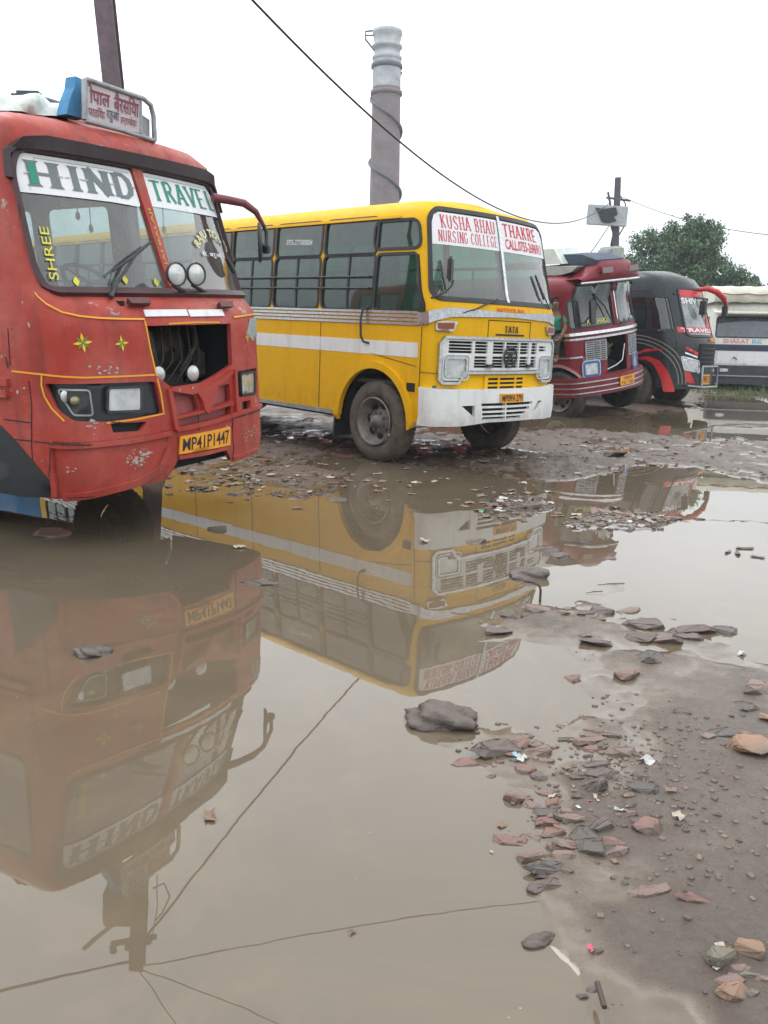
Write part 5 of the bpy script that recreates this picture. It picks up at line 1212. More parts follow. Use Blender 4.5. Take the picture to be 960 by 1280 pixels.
    for px in (212, 352): path_strip(mb, S, [(Z(px, 600)[0], .98), (Z(px, 600)[0], 2.55)], .015, .004, .004)
    path_strip(mb, S, [(-smax+.1, 2.56), (sx(.55), 2.56)], .02, .012, .012); mb.build('panel_seam', M['ink'], R)
    for sg in (-1, 1): wheel(R, (XH, sg*1.03, H0), sg, .50, .26, .29, M['tyre']); wheel(R, (-5.2, sg*.95, H0), sg, .5, .44, .29, M['tyre'])
    mb = MB(); ps = [(XH+.58*math.cos(t), H0+.58*math.sin(t)) for t in [math.pi*i/14 for i in range(15)]]; mb.add([(x, -1.12, z) for x, z in ps]+[(x, 1.12, z) for x, z in ps], [[i, i+1, 16+i, 15+i] for i in range(14)]); mb.build('wheel_well', M['dark'], R)
    mb = MB(); mb.box((-3.6, 0, .62), (8.0, 1.2, .4)); mb.build('chassis', M['black'], R); mb = MB(); mb.box((-3.8, 0, .98), (8.6, 2.2, .05)); mb.build('cabin_floor', M['floor_in'], R)
    seats(R, [-.9-i*.9 for i in range(6)], (.6, -.6), 1.0, M['dark'], 1.0); mb = MB(); mb.box((.5, 0, 1.5), (.4, 2.0, .25), None, .05); mb.build('dashboard', M['inner'], R)
black_bus()
# ================================================================== white bus facing us, cream bus nose behind, far right
def white_bus():
    c0 = ground(890, 491); ctr = Vector((c0.x+1.35, c0.y+.3, 0)); yaw = -math.pi/2-.42+.10
    yaw = math.atan2(-c0.y, -1.5)+.0
    yaw = -1.75
    R = thing('white_bus', 'cream and white bus with dark stripes and roof luggage, facing us at the far right', 'bus', tuple(ctr), (.0, 0, yaw))
    cr = paint('cream_bus_paint', (.66, .65, .58), .5, dirt_amt=.4, mud_top=.5); wt = M['white']; nv = plain('navy_stripe', (.03, .035, .075), .5, var=.2); dk = plain('dark_bumper', (.04, .045, .06), .5, var=.3); gl = glass('far_glass', (.25, .3, .36), .25, dustc=(.25, .29, .36))
    S = Surf(1.3, .15, .12, .15, 8, [(.3, .3, 0, 0), (1.4, 1.4, 0, 0), (1.5, 1.5, 0, -.05), (2.2, 2.2, .04, -.25), (2.6, 2.58, .08, -.35), (2.75, 2.68, .2, -.5)])
    q = Loc(S, tuple(ctr), (0, 0, yaw)); smax = S.smax
    ws = rnd(rect(-1.22, 1.62, 1.22, 2.18), .06); wins = [rnd(rect(-2.3-.95*k-.8, 1.6, -2.3-.95*k, 2.2), .05) for k in range(6)]; both = wins+[[(-x, y) for x, y in w][::-1] for w in wins]
    body_shell('body', S, .55, 2.75, smax, [ws]+both, cr, R, .05, .2)
    for w in both: f = ringp('window', S, w, .02, M['rubber'], R, .01, .03, .2, .004); panel('pane', S, offp(w, -.002), gl, f, off=-.01, step=.3)
    f = ringp('windscreen', S, ws, .03, M['rubber'], R, .015, .03, .15, .006); panel('pane', S, ws, gl, f, off=-.008, step=.3)
    mb = MB(); mb.box(S(0, 2.33, .12), (.5, 2.7, .04), (0, .25, 0)); mb.build('sun_visor', cr, R)
    panel('navy_stripe', S, rect(-1.6, 1.22, 1.6, 1.40), nv, R, off=.006, thick=.006, step=.2); panel('white_panel', S, rect(-1.6, .84, 1.6, 1.20), wt, R, off=.006, thick=.006, step=.2)
    mb = MB(); lettering(mb, onsurf(S, .006), 'BHARAT', [(-1.0, 1.44), (-.3, 1.44), (-.3, 1.56), (-1.0, 1.56)], .02); mb.build('red_lettering', plain('faded_red_lettering', (.5, .12, .1), .6), R)
    mb = MB(); lettering(mb, onsurf(S, .006), 'BUS', [(-.22, 1.44), (.05, 1.44), (.05, 1.56), (-.22, 1.56)], .05); mb.build('blue_lettering', plain('blue_lettering', (.1, .32, .5), .6), R)
    Bs = Surf(1.33, .3, .1, .15, 1.2, [(.3, .3, 0, 0), (1, 1, 0, 0)]); panel('bumper', Bs, rect(-1.6, .52, 1.6, .80), dk, R, off=.02, thick=.1, step=.2)
    panel('lower_bumper', Bs, rect(-1.6, .26, 1.6, .47), dk, R, off=-.01, thick=.1, step=.2); mb = MB(); path_strip(mb, Bs, [(-1.6, .50), (1.6, .50)], .04, .03, .03, .2); mb.build('bumper_trim', M['steel'], R)
    for s in (-.95, .95): mb = MB(); mb.box(Bs(s, .66, .02), (.03, .24, .10), None, .01); mb.build('headlight', M['lens'], R)
    mb = MB(); mb.box(S(-.2, .86, .12), (.05, .3, .08)); mb.build('plate_lamp', wt, R)
    mb = MB(); mb.tube([S(-.7, 1.0, .0), S(-.68, 1.05, .06), S(-.6, .96, .06)], .015, 5); mb.build('bonnet_latch', M['dark'], R)
    for x, y in ((-1.0, -1), (-1.0, 1), (-5.5, -1), (-5.5, 1)): wheel(R, (x, y*1.08, .48), y, .5, .26, .29, M['tyre_dark'])
    mb = MB(); mb.box((-3.6, 0, .6), (7, 1.4, .5)); mb.build('chassis', M['black'], R)
    return R, q
WB, WQ = white_bus()
def white_roof():
    q = WQ; mb = MB(); vs = []; n = 20
    pr = [(-.1, 2.62), (.0, 2.72), (-.05, 2.86), (-.15, 3.02), (-.6, 3.10), (-3, 3.12)]
    for i in range(n+1):
        y = -1.35+2.7*i/n
        for k, (x, z) in enumerate(pr): vs.append(q.w((x+.02*math.sin(i*1.1+k), y, z+.012*math.sin(i*1.7+k*2))))
    mb.add(vs, [[i*6+k, i*6+k+1, i*6+k+7, i*6+k+6] for i in range(n) for k in range(5)], True)
    for y in (-1.35, 1.35): mb.add([q.w((x, y, z)) for x, z in pr]+[q.w((-3, y, 2.62))], [[0, 1, 2, 3, 4, 5, 6]])
    mb.build('luggage_cover', plain('cream_tarp', (.60, .59, .50), .8, var=.18, vs=2, bump=.4), None, label='cream luggage cover roped on the roof of the far right bus', cat='tarpaulin')
    mb = MB(); mb.tube([q.w((.03+.03*math.sin(i), -1.36+2.72*i/12, 2.84+.02*math.sin(i*2))) for i in range(13)], .018, 6); mb.build('luggage_rope', plain('brown_rope', (.25, .1, .06), .8), None, label='brown rope tied across the cream luggage cover', cat='rope')
white_roof()
# ================================================================== ground and puddles
LAND = {
 'bank': ([(0.48, 1.1), (0.48, 1.62), (0.49, 1.84), (0.49, 2.08), (0.45, 2.34), (0.44, 2.61), (0.37, 2.82), (0.27, 2.95), (0.35, 3.11), (0.54, 3.19), (0.69, 3.17), (0.86, 3.39), (0.95, 3.65), (1.01, 3.9), (0.9, 4.03), (0.74, 4.16), (0.51, 4.15), (0.57, 4.5), (0.8, 4.68), (1.04, 4.74), (1.29, 4.9), (1.42, 4.61), (1.64, 4.46), (1.86, 4.39), (1.91, 4.22), (1.74, 3.97), (1.89, 3.89), (2.12, 3.75), (2.65, 3.64), (6, 3.3), (6, 1.1)], .036, .9, .024),
 'mid': ([(1.44, 12.84), (2.2, 14.8), (2.97, 14.43), (3.7, 14.08), (4.49, 13.65), (5.26, 14.0), (6.14, 13.59), (7.86, 13.45), (12, 12), (9, 8.8), (5.3, 8.95), (4.18, 9.12), (4.03, 9.63), (3.9, 10.26), (3.43, 10.33), (3.08, 10.48), (2.61, 9.8), (1.9, 9.07), (1.49, 9.23), (1.08, 9.5), (0.76, 10.18), (0.87, 11.66)], .026, .6, .06),
 'under': ([(-8, 20), (-2.27, 15.35), (-0.82, 16.6), (1.0, 13.62), (1.72, 13.2), (1.19, 10.9), (0.74, 10.2), (0.18, 10.1), (-0.39, 10.3), (-1.01, 10.49), (-1.9, 10.9), (-6, 13), (-10, 17)], .022, .5, .05),
 'left': ([(-2.48, 9.77), (-1.6, 11.14), (-0.8, 10.31), (-0.46, 9.43), (-0.49, 8.42), (-0.75, 7.81), (-1.13, 7.85), (-1.58, 8.22), (-1.95, 8.45)], .012, .4, .04),
 'patch': ([(0.84, 7.37), (1.02, 8.06), (1.36, 8.35), (1.59, 8.12), (1.54, 7.62), (1.26, 7.24), (0.95, 7.05)], .012, .15, .02),
 'strip': ([(1.48, 6.95), (1.77, 7.32), (2.24, 7.5), (2.61, 7.54), (2.56, 7.13), (2.24, 6.8), (1.89, 6.72), (1.56, 6.69)], .006, .12, .016),
 'lump': ([(1.19, 4.98), (1.36, 5.2), (1.56, 5.25), (1.52, 5.04), (1.36, 4.9)], .008, .1, .012),
 'far': ([(-300, 16), (-12, 14), (-4, 15.5), (2.1, 16.6), (4.6, 16.9), (6.6, 18.6), (8.2, 22.6), (9.4, 24.4), (11, 24.0), (19, 24.0), (60, 22), (300, 22), (300, 600), (-300, 600)], .09, 1.2, .03),
 'spit': ([(9.2, 20.6), (10.5, 21.1), (13.5, 20.6), (14, 19.8), (11, 20.0)], .015, .3, .015),
 'spit2': ([(5.74, 15.31), (6.4, 16.0), (9.37, 15.9), (12, 15.5), (8.7, 14.92), (5.94, 15.08)], .012, .3, .015),
}
def vnoise(X, Y, sc, seed):
    x = X/sc+seed*17.3; y = Y/sc+seed*9.7; xi = np.floor(x).astype(np.int64); yi = np.floor(y).astype(np.int64); fx = x-xi; fy = y-yi
    fx = fx*fx*(3-2*fx); fy = fy*fy*(3-2*fy)
    def h(i, j): n = (i*374761393+j*668265263+seed*144665) & 0x7fffffff; n = ((n ^ (n >> 13))*1274126177) & 0x7fffffff; return ((n ^ (n >> 16)) & 0xffff)/65535.0
    return (h(xi, yi)*(1-fx)+h(xi+1, yi)*fx)*(1-fy)+(h(xi, yi+1)*(1-fx)+h(xi+1, yi+1)*fx)*fy-.5
def sdist(X, Y, poly):
    P = np.stack([X.ravel(), Y.ravel()], 1); d = np.full(len(P), 1e9); n = len(poly)
    for i in range(n):
        a = np.array(poly[i]); b = np.array(poly[(i+1) % n]); ab = b-a; t = np.clip(((P-a) @ ab)/(ab @ ab+1e-12), 0, 1); q = P-(a+t[:, None]*ab); d = np.minimum(d, np.hypot(q[:, 0], q[:, 1]))
    s = pip(P, poly); return np.where(s, d, -d).reshape(X.shape)
def gheight(X, Y):
    X = np.asarray(X, float); Y = np.asarray(Y, float); H = np.full(X.shape, -.05); big = vnoise(X, Y, .9, 1)+.5*vnoise(X, Y, .4, 2); fine = vnoise(X, Y, .17, 3)+.5*vnoise(X, Y, .08, 4)+.3*vnoise(X, Y, .035, 5)
    wob = .12*vnoise(X, Y, .35, 6)+.05*vnoise(X, Y, .12, 7)
    for k, (pl, A, w, na) in LAND.items():
        sd_ = sdist(X, Y, pl)+wob*(1 if k != 'far' else 5)
        t = np.tanh(sd_/w*1.5); h = np.where(sd_ > 0, A*t, np.maximum(.06*np.tanh(sd_/.25), -.05)); h = h+na*(big*.9+fine*1.0)*np.clip(.5+sd_/w*2, .15, 1)
        H = np.maximum(H, h)
    for ox, oy, dx, dy, ln in ((-.06, 10.3, .69, -.72, 2.6), (1.42, 11.84, .69, -.72, 3.2), (3.2, 13.9, .80, -.60, 4.0), (4.6, 15.0, .80, -.60, 4.0), (1.6, 2.2, .55, .83, 2.6)):
        al = (X-ox)*dx+(Y-oy)*dy; d = np.abs(-(X-ox)*dy+(Y-oy)*dx); m_ = np.clip(al/.3, 0, 1)*np.clip((ln-al)/.8, 0, 1); k = .35 if oy < 5 else 1
        H = H+m_*k*(-.030*np.exp(-(d/.12)**4)+.020*np.exp(-((d-.19)/.06)**2)+.008*np.sin(al*42+d*18)*np.exp(-(d/.12)**4))*np.clip((H+.03)/.03, 0, 1)
    return H
def build_ground():
    ys = [.6]
    while ys[-1] < 30: ys.append(ys[-1]+max(.014, ys[-1]*.0062))
    while ys[-1] < 700: ys.append(ys[-1]*1.12)
    ys = [-200, -50, -10, -3, 0]+ys
    xs = list(np.arange(-1.0, 3.6, .02))+list(np.arange(3.6, 12, .055)); x = -1.0; neg = []
    while x > -12: x -= .06; neg.append(x)
    while x > -500: x *= 1.25; neg.append(x)
    x = 12
    while x < 500: x *= 1.2; xs.append(x)
    xs = np.array(neg[::-1]+xs); ys = np.array(ys); X, Y = np.meshgrid(xs, ys); H = gheight(X, Y)
    nx, ny = len(xs), len(ys); co = np.stack([X, Y, H], 2).reshape(-1, 3).astype(np.float32)
    i = np.arange(nx*ny).reshape(ny, nx); f = np.stack([i[:-1, :-1], i[:-1, 1:], i[1:, 1:], i[1:, :-1]], 2).reshape(-1, 4)
    me = bpy.data.meshes.new('mud_ground'); me.vertices.add(len(co)); me.vertices.foreach_set('co', co.ravel()); me.loops.add(f.size); me.loops.foreach_set('vertex_index', f.ravel().astype(np.int32))
    me.polygons.add(len(f)); me.polygons.foreach_set('loop_start', np.arange(0, f.size, 4, dtype=np.int32)); me.polygons.foreach_set('loop_total', np.full(len(f), 4, dtype=np.int32)); me.update(calc_edges=True); me.polygons.foreach_set('use_smooth', np.ones(len(f), bool))
    m, t, b = new_mat('wet_mud'); tcn = N(t, 'TexCoord'); O = tcn.outputs['Object']
    n1 = N(t, 'TexNoise', Scale=.9, Detail=6.0, Roughness=.6); t.links.new(O, n1.inputs['Vector']); n2 = N(t, 'TexNoise', Scale=30.0, Detail=11.0, Roughness=.8); t.links.new(O, n2.inputs['Vector'])
    n3 = N(t, 'TexNoise', Scale=6.0, Detail=7.0, Roughness=.65); t.links.new(O, n3.inputs['Vector'])
    col = ramp(t, n1.outputs['Fac'], .32, .68, (.145, .108, .085, 1), (.235, .19, .155, 1))
    col = mixc(t, ramp(t, n3.outputs['Fac'], .45, .75, (0, 0, 0, 1), (.6, .6, .6, 1)), col, (.14, .088, .064, 1))
    vo = N(t, 'TexVoronoi', Scale=55.0); t.links.new(O, vo.inputs['Vector']); sp = ramp(t, vo.outputs['Distance'], .10, .2, (1, 1, 1, 1), (0, 0, 0, 1)); n4 = N(t, 'TexNoise', Scale=9.0, Detail=4.0); t.links.new(O, n4.inputs['Vector'])
    mm = N(t, 'Math', operation='MULTIPLY'); t.links.new(sp, mm.inputs[0]); t.links.new(ramp(t, n4.outputs['Fac'], .52, .62), mm.inputs[1])
    col = mixc(t, mm.outputs[0], col, (.03, .026, .024, 1)); col = mixc(t, ramp(t, n2.outputs['Fac'], .3, .7, (.0, .0, .0, 1), (.6, .6, .6, 1)), col, (.085, .064, .052, 1))
    # soaked ground is darker near the water line
    sx_ = N(t, 'SeparateXYZ'); t.links.new(O, sx_.inputs[0]); mr = N(t, 'MapRange'); mr.inputs['From Min'].default_value = .002; mr.inputs['From Max'].default_value = .024; mr.interpolation_type = 'SMOOTHSTEP'; t.links.new(sx_.outputs['Z'], mr.inputs['Value'])
    wet = mr.outputs[0]; col = mixc(t, wet, mixc(t, .75, col, (.11, .082, .052, 1)), col)
    # the churned ground round the buses is darker, browner earth
    mr2 = N(t, 'MapRange'); mr2.inputs['From Min'].default_value = 5.5; mr2.inputs['From Max'].default_value = 8.5; t.links.new(sx_.outputs['Y'], mr2.inputs['Value'])
    col = mixc(t, mr2.outputs[0], col, mixc(t, .7, col, (.075, .048, .032, 1)))
    t.links.new(col, b.inputs['Base Color'])
    ro = mixc(t, wet, (.03, .03, .03, 1), ramp(t, n3.outputs['Fac'], .35, .65, (.26, .26, .26, 1), (.62, .62, .62, 1))); t.links.new(ro, b.inputs['Roughness']); b.inputs['Specular IOR Level'].default_value = .6
    bp = N(t, 'Bump', Strength=.55, Distance=.02); t.links.new(n2.outputs['Fac'], bp.inputs['Height']); bp2 = N(t, 'Bump', Strength=.5, Distance=.05); t.links.new(n3.outputs['Fac'], bp2.inputs['Height']); t.links.new(bp.outputs[0], bp2.inputs['Normal']); t.links.new(wet, bp.inputs['Strength']); ws_ = N(t, 'Math', operation='MULTIPLY'); ws_.inputs[1].default_value = .5; t.links.new(wet, ws_.inputs[0]); t.links.new(ws_.outputs[0], bp2.inputs['Strength']); t.links.new(bp2.outputs[0], b.inputs['Normal'])
    me.materials.append(m); link('mud_ground', me, None, kind='structure')
    m, t, b = new_mat('muddy_water'); tcn = N(t, 'TexCoord'); n1 = N(t, 'TexNoise', Scale=.5, Detail=5.0); t.links.new(tcn.outputs['Object'], n1.inputs['Vector'])
    wc = ramp(t, n1.outputs['Fac'], .3, .7, (.110, .085, .056, 1), (.138, .110, .080, 1)); n5 = N(t, 'TexNoise', Scale=1.3, Detail=8.0, Roughness=.65, Distortion=1.6); t.links.new(tcn.outputs['Object'], n5.inputs['Vector'])
    wc = mixc(t, ramp(t, n5.outputs['Fac'], .48, .72, (0, 0, 0, 1), (.6, .6, .6, 1)), wc, (.165, .128, .082, 1)); vo_ = N(t, 'TexVoronoi', Scale=16.0); t.links.new(tcn.outputs['Object'], vo_.inputs['Vector']); n6 = N(t, 'TexNoise', Scale=.8, Detail=3.0); t.links.new(tcn.outputs['Object'], n6.inputs['Vector'])
    sm = N(t, 'Math', operation='MULTIPLY'); t.links.new(ramp(t, vo_.outputs['Distance'], .035, .05, (1, 1, 1, 1), (0, 0, 0, 1)), sm.inputs[0]); t.links.new(ramp(t, n6.outputs['Fac'], .5, .6), sm.inputs[1]); wc = mixc(t, sm.outputs[0], wc, (.30, .26, .2, 1)); t.links.new(wc, b.inputs['Base Color'])
    t.links.new(ramp(t, sm.outputs[0], 0, 1, (0, 0, 0, 1), (.4, .4, .4, 1)), b.inputs['Roughness']); b.inputs['IOR'].default_value = 1.54
    n2 = N(t, 'TexNoise', Scale=2.2, Detail=3.0); t.links.new(tcn.outputs['Object'], n2.inputs['Vector']); bp = N(t, 'Bump', Strength=.022, Distance=.02); t.links.new(n2.outputs['Fac'], bp.inputs['Height']); t.links.new(bp.outputs[0], b.inputs['Normal'])
    MB().poly([(-480, -180, 0), (480, -180, 0), (480, 600, 0), (-480, 600, 0)]).build('puddle_water', m, None, kind='structure')
build_ground()
# ================================================================== stones, gravel, litter
def stone_mat(name, c, var=.3):
    m, t, b = new_mat(name); tcn = N(t, 'TexCoord'); O = tcn.outputs['Object']; n = N(t, 'TexNoise', Scale=11.0, Detail=9.0, Roughness=.7); t.links.new(O, n.inputs['Vector']); n2 = N(t, 'TexNoise', Scale=3.5, Detail=5.0); t.links.new(O, n2.inputs['Vector'])
    col = ramp(t, n.outputs['Fac'], .3, .72, c4(tuple(x*(1-var) for x in c)), c4(tuple(min(1, x*(1+var)) for x in c))); col = mixc(t, ramp(t, n2.outputs['Fac'], .36, .60, (.15, .15, .15, 1), (.88, .88, .88, 1)), col, (.105, .088, .074, 1))
    t.links.new(col, b.inputs['Base Color']); t.links.new(ramp(t, n.outputs['Fac'], .3, .7, (.28, .28, .28, 1), (.65, .65, .65, 1)), b.inputs['Roughness'])
    bp = N(t, 'Bump', Strength=.7, Distance=.02); t.links.new(n.outputs['Fac'], bp.inputs['Height']); t.links.new(bp.outputs[0], b.inputs['Normal']); return m
SM = dict(p=stone_mat('purple_brown_stone', (.125, .08, .072)), d=stone_mat('dark_grey_stone', (.075, .06, .055)), r=stone_mat('red_sandstone', (.27, .115, .09)), k=stone_mat('pinkish_stone', (.28, .17, .14)), o=stone_mat('orange_tan_stone', (.38, .20, .11)), g=stone_mat('olive_grey_stone', (.20, .18, .12)), b=stone_mat('brown_rock', (.105, .068, .055), .4))
def stone_mesh(seed, L_, Wd, Ht, lump=False):
    r = random.Random(seed); bm = bmesh.new()
    if lump:
        bmesh.ops.create_icosphere(bm, subdivisions=4, radius=1)
        for v in bm.verts:
            p = v.co; d = 1+.22*math.sin(p.x*3.1+seed)*math.cos(p.y*2.7+seed*2)+.12*math.sin(p.z*5+p.x*4+seed)+.06*math.sin(p.x*11+p.y*9)+.035*math.sin(p.y*23+p.z*17)+.02*r.uniform(-1, 1); v.co = Vector((p.x*d*L_/2, p.y*d*Wd/2, p.z*d*Ht/2))
    else:
        for _ in range(15):
            a = r.random()*6.283; q = r.uniform(.75, 1.05); z = r.choice((-1, 1))*r.uniform(.6, 1); k = 1 if z < 0 else r.uniform(.72, .98)
            bm.verts.new((math.cos(a)*L_/2*q*k, math.sin(a)*Wd/2*q*k, z*Ht/2))
        o = bmesh.ops.convex_hull(bm, input=bm.verts); bmesh.ops.delete(bm, geom=[g for g in o['geom_unused'] if isinstance(g, bmesh.types.BMVert)], context='VERTS')
        bmesh.ops.dissolve_limit(bm, angle_limit=.12, verts=bm.verts, edges=bm.edges); bmesh.ops.bevel(bm, geom=list(bm.edges), offset=min(L_, Wd, Ht)*.07, segments=2, affect='EDGES', clamp_overlap=True)
        bmesh.ops.triangulate(bm, faces=bm.faces); bmesh.ops.subdivide_edges(bm, edges=[e for e in bm.edges if e.calc_length() > L_*.15], cuts=2, use_grid_fill=True)
        for v in bm.verts: v.co += Vector((r.uniform(-1, 1), r.uniform(-1, 1), r.uniform(-1, 1)))*L_*.012; v.co.x = max(-L_*.56, min(L_*.56, v.co.x)); v.co.y = max(-Wd*.56, min(Wd*.56, v.co.y)); v.co.z = max(-Ht*.6, min(Ht*.6, v.co.z))
    me = bpy.data.meshes.new('stone'); bm.to_mesh(me); bm.free()
    if lump: me.polygons.foreach_set('use_smooth', [True]*len(me.polygons))
    return me
def put_stone(px, py, w, hpx, ty, seed, label, group=None, lump=False, flat=None, sink=.32, tilt=.18, name='stone'):
    g = ground(px, py); d = (g-CAMP).length; L_ = w/FPX*d; ang = math.asin(min(1, HC/d)); Wd = max(.35*L_, min(L_*.8, hpx/FPX*d/math.sin(ang)*.62)); Ht = flat or (max(.75*hpx/FPX*d, .3*L_) if lump else max(.36*hpx/FPX*d, .12*L_))
    me = stone_mesh(seed, L_, Wd, Ht, lump); me.materials.append(SM[ty]); o = link(name, me, None, label, 'stone', group); r = random.Random(seed+5)
    z = max(float(gheight(g.x, g.y)), -.006); o.location = (g.x, g.y, z+Ht*(.5-sink)); o.rotation_euler = (r.uniform(-tilt, tilt), r.uniform(-tilt, tilt), r.uniform(-.35, .35)); return o
STN = [
 (551, 902, 92, 44, 'b', 'large lumpy dark brown rock standing in the puddle left of the rubble', 1, None),
 (627, 941, 88, 26, 'p', 'long flat purple-brown slab just right of the large dark rock', 0, None),
 (776, 943, 42, 22, 'k', 'rounded pinkish tan stone in grey mud, uphill from the rubble pile', 0, None),
 (808, 1043, 44, 30, 'r', 'flat pinkish red stone at the right end of the lower rubble', 0, None),
 (737, 988, 46, 40, 'p', 'upright purple-brown slab in the middle of the rubble pile', 0, .05),
 (802, 993, 46, 20, 'd', 'dark thin slab half buried right of the rubble pile', 0, None),
 (745, 1040, 48, 28, 'p', 'broad purple-brown stone below the upright slab', 0, None),
 (691, 1042, 36, 18, 'r', 'brick red stone near the puddle edge of the rubble', 0, None),
 (662, 1072, 40, 22, 'k', 'dull pink stone at the water edge below the rubble', 0, None),
 (700, 1060, 42, 18, 'k', 'pale pink stone between the red stone and the dark pebbles', 0, None),
 (669, 1178, 42, 18, 'b', 'dark oval stone alone in the water at the lower right', 1, None),
 (806, 783, 58, 24, 'p', 'thick purple slab on the muddy spit beyond the inlet', 0, None),
 (812, 828, 48, 26, 'd', 'dark grey square slab on the muddy spit', 0, None),
 (786, 847, 38, 22, 'r', 'pinkish red stone under the dark grey square slab', 0, None),
 (716, 849, 30, 20, 'r', 'small red stone at the tip of the water inlet', 0, None),
 (748, 806, 52, 14, 'p', 'long low brown slab in the middle of the muddy spit', 0, None),
 (862, 791, 66, 12, 'p', 'thin flat brown slab at the puddle edge of the spit', 0, None),
 (903, 790, 44, 12, 'd', 'thin dark slab at the far right tip of the spit', 0, None),
 (622, 791, 42, 18, 'p', 'wedge-shaped brown slab under the reflected windscreen', 0, None),
 (641, 771, 34, 14, 'p', 'small slab between two larger slabs by the bent twig', 0, None),
 (674, 764, 48, 14, 'k', 'flat pinkish slab just below the bent twig', 0, None),
 (752, 765, 40, 20, 'p', 'cracked brown slab left of the thick purple slab', 0, None),
 (947, 870, 44, 28, 'k', 'pink flat stone at the right edge above the tan slab', 0, None),
 (946, 950, 66, 50, 'o', 'big tan and orange slab cut off by the right edge', 0, .05),
 (903, 927, 66, 18, 'd', 'dark flat slab left of the big tan slab', 0, None),
 (902, 1212, 42, 40, 'g', 'olive grey stone near the bottom right corner', 0, None),
 (937, 1200, 44, 28, 'o', 'orange stone beside the olive grey stone', 0, None),
 (921, 1256, 52, 28, 'o', 'tan orange pointed stone at the bottom right', 0, None),
 (119, 816, 42, 20, 'd', 'dark pointed stone alone in the left puddle', 1, None),
 (272, 662, 32, 18, 'p', 'purple stone in the reflection of the yellow bus side', 0, None),
 (330, 728, 58, 14, 'p', 'flat muddy stone where the red and yellow reflections meet', 0, .03),
 (66, 668, 60, 14, 'r', 'reddish mud-covered stone in the shade under the red bus', 0, .04),
 (660, 721, 46, 22, 'b', 'brown lump of rubble left of the bent twig', 1, None),
 (592, 678, 34, 14, 'p', 'brown stone in the reflection of the grille', 0, None),
 (764, 698, 24, 8, 'p', 'small dark slab off the end of the debris strip', 0, None),
 (870, 1137, 48, 14, 'r', 'sunken reddish stone with a broken corner in smooth mud', 0, None),
 (668, 1114, 22, 14, 'p', 'small pointed stone sunk in the water edge', 0, None),
]
for i, (x, y, w, h, ty, lb, lump, fl) in enumerate(STN): put_stone(x, y, w, h, ty, 11+i*7, lb, None, bool(lump), fl)
def ratio(i, n): return i/n
CH = []
rr = random.Random(3)
for cx, cy, sx_, sy_, n, cols in ((705, 990, 46, 34, 34, 'pprkkrd'), (680, 945, 50, 14, 14, 'prok'), (765, 785, 60, 14, 16, 'ppkd'), (905, 915, 40, 25, 8, 'kdo'), (690, 1045, 32, 16, 12, 'krp'), (780, 1060, 40, 24, 8, 'pkd'), (640, 690, 60, 8, 8, 'pd'), (770, 652, 50, 5, 10, 'pk'), (700, 1095, 25, 20, 8, 'pd'), (930, 1230, 25, 30, 5, 'ogk'), (330, 605, 70, 12, 14, 'ppbd'), (700, 572, 70, 14, 14, 'ppbd'), (640, 628, 30, 8, 8, 'pbd')):
    for k in range(n):
        x, y = rr.gauss(cx, sx_), rr.gauss(cy, sy_)
        if x > 975: continue
        w = rr.choice((rr.uniform(9, 20), rr.uniform(18, 34), rr.uniform(30, 54)))*(y/980)**.7; CH.append((x, y, w, w*rr.uniform(.3, .6), rr.choice(cols)))
for i, c in enumerate(CH): put_stone(c[0], c[1], c[2], c[3], c[4], 900+i, 'small broken stone chip lying among the rubble in the mud', 'broken stone chips scattered in the mud', name='stone_chip', tilt=.2, sink=.42)
def scatter():
    r = random.Random(21); vs = {'d': MB(), 'l': MB()}
    def chip(mb, x, y, z, s):
        n = r.randint(4, 6); a0 = r.random()*6; top = [(x+s*math.cos(a0+6.283*k/n)*r.uniform(.6, 1), y+s*math.sin(a0+6.283*k/n)*r.uniform(.6, 1), z+s*r.uniform(.15, .5)) for k in range(n)]
        bot = [(x+(p[0]-x)*1.3, y+(p[1]-y)*1.3, z-s*.4) for p in top]; mb.add(top+bot, [list(range(n))]+[[k, n+k, n+(k+1) % n, (k+1) % n] for k in range(n)])
    pts = []
    for _ in range(1000):
        x = r.uniform(.4, 3.4); y = 1.3+r.random()**1.3*3.6; pts.append((x, y, r.choice((.002, .002, .003, .003, .005)), 'd' if r.random() < .6 else 'l'))
    for _ in range(520):
        a = r.gauss(.9, .24); b = r.gauss(2.75, .35); pts.append((a, b, r.uniform(.004, .014), r.choice('dl')))
    for _ in range(1500):
        pl = r.choice(['mid', 'mid', 'left', 'under', 'patch', 'strip']); P = LAND[pl][0]; k = P[r.randrange(len(P))]; q = P[r.randrange(len(P))]; t = r.random(); pts.append((k[0]*t+q[0]*(1-t)+r.gauss(0, .2), k[1]*t+q[1]*(1-t)+r.gauss(0, .2), r.uniform(.008, .035), r.choice('ddl')))
    A = np.array([(p[0], p[1]) for p in pts]); H = gheight(A[:, 0], A[:, 1])
    for (x, y, s, c), z in zip(pts, H):
        if z < -.004: continue
        chip(vs[c], x, y, max(z, 0), s)
    vs['d'].build('gravel', stone_mat('dark_gravel', (.055, .045, .042), .5), None, kind='stuff', label='dark pebbles and cinders pressed into the mud', cat='gravel')
    vs['l'].build('gravel', stone_mat('reddish_gravel', (.22, .145, .12), .5), None, kind='stuff', label='reddish grit and crumbs of stone in the mud', cat='gravel')
scatter()
LM = [plain('litter_white', (.45, .45, .42), .6), plain('litter_cream', (.38, .32, .25), .7), plain('litter_blue', (.25, .38, .5), .6), plain('litter_brown', (.2, .13, .09), .8), plain('litter_green', (.05, .4, .22), .5)]
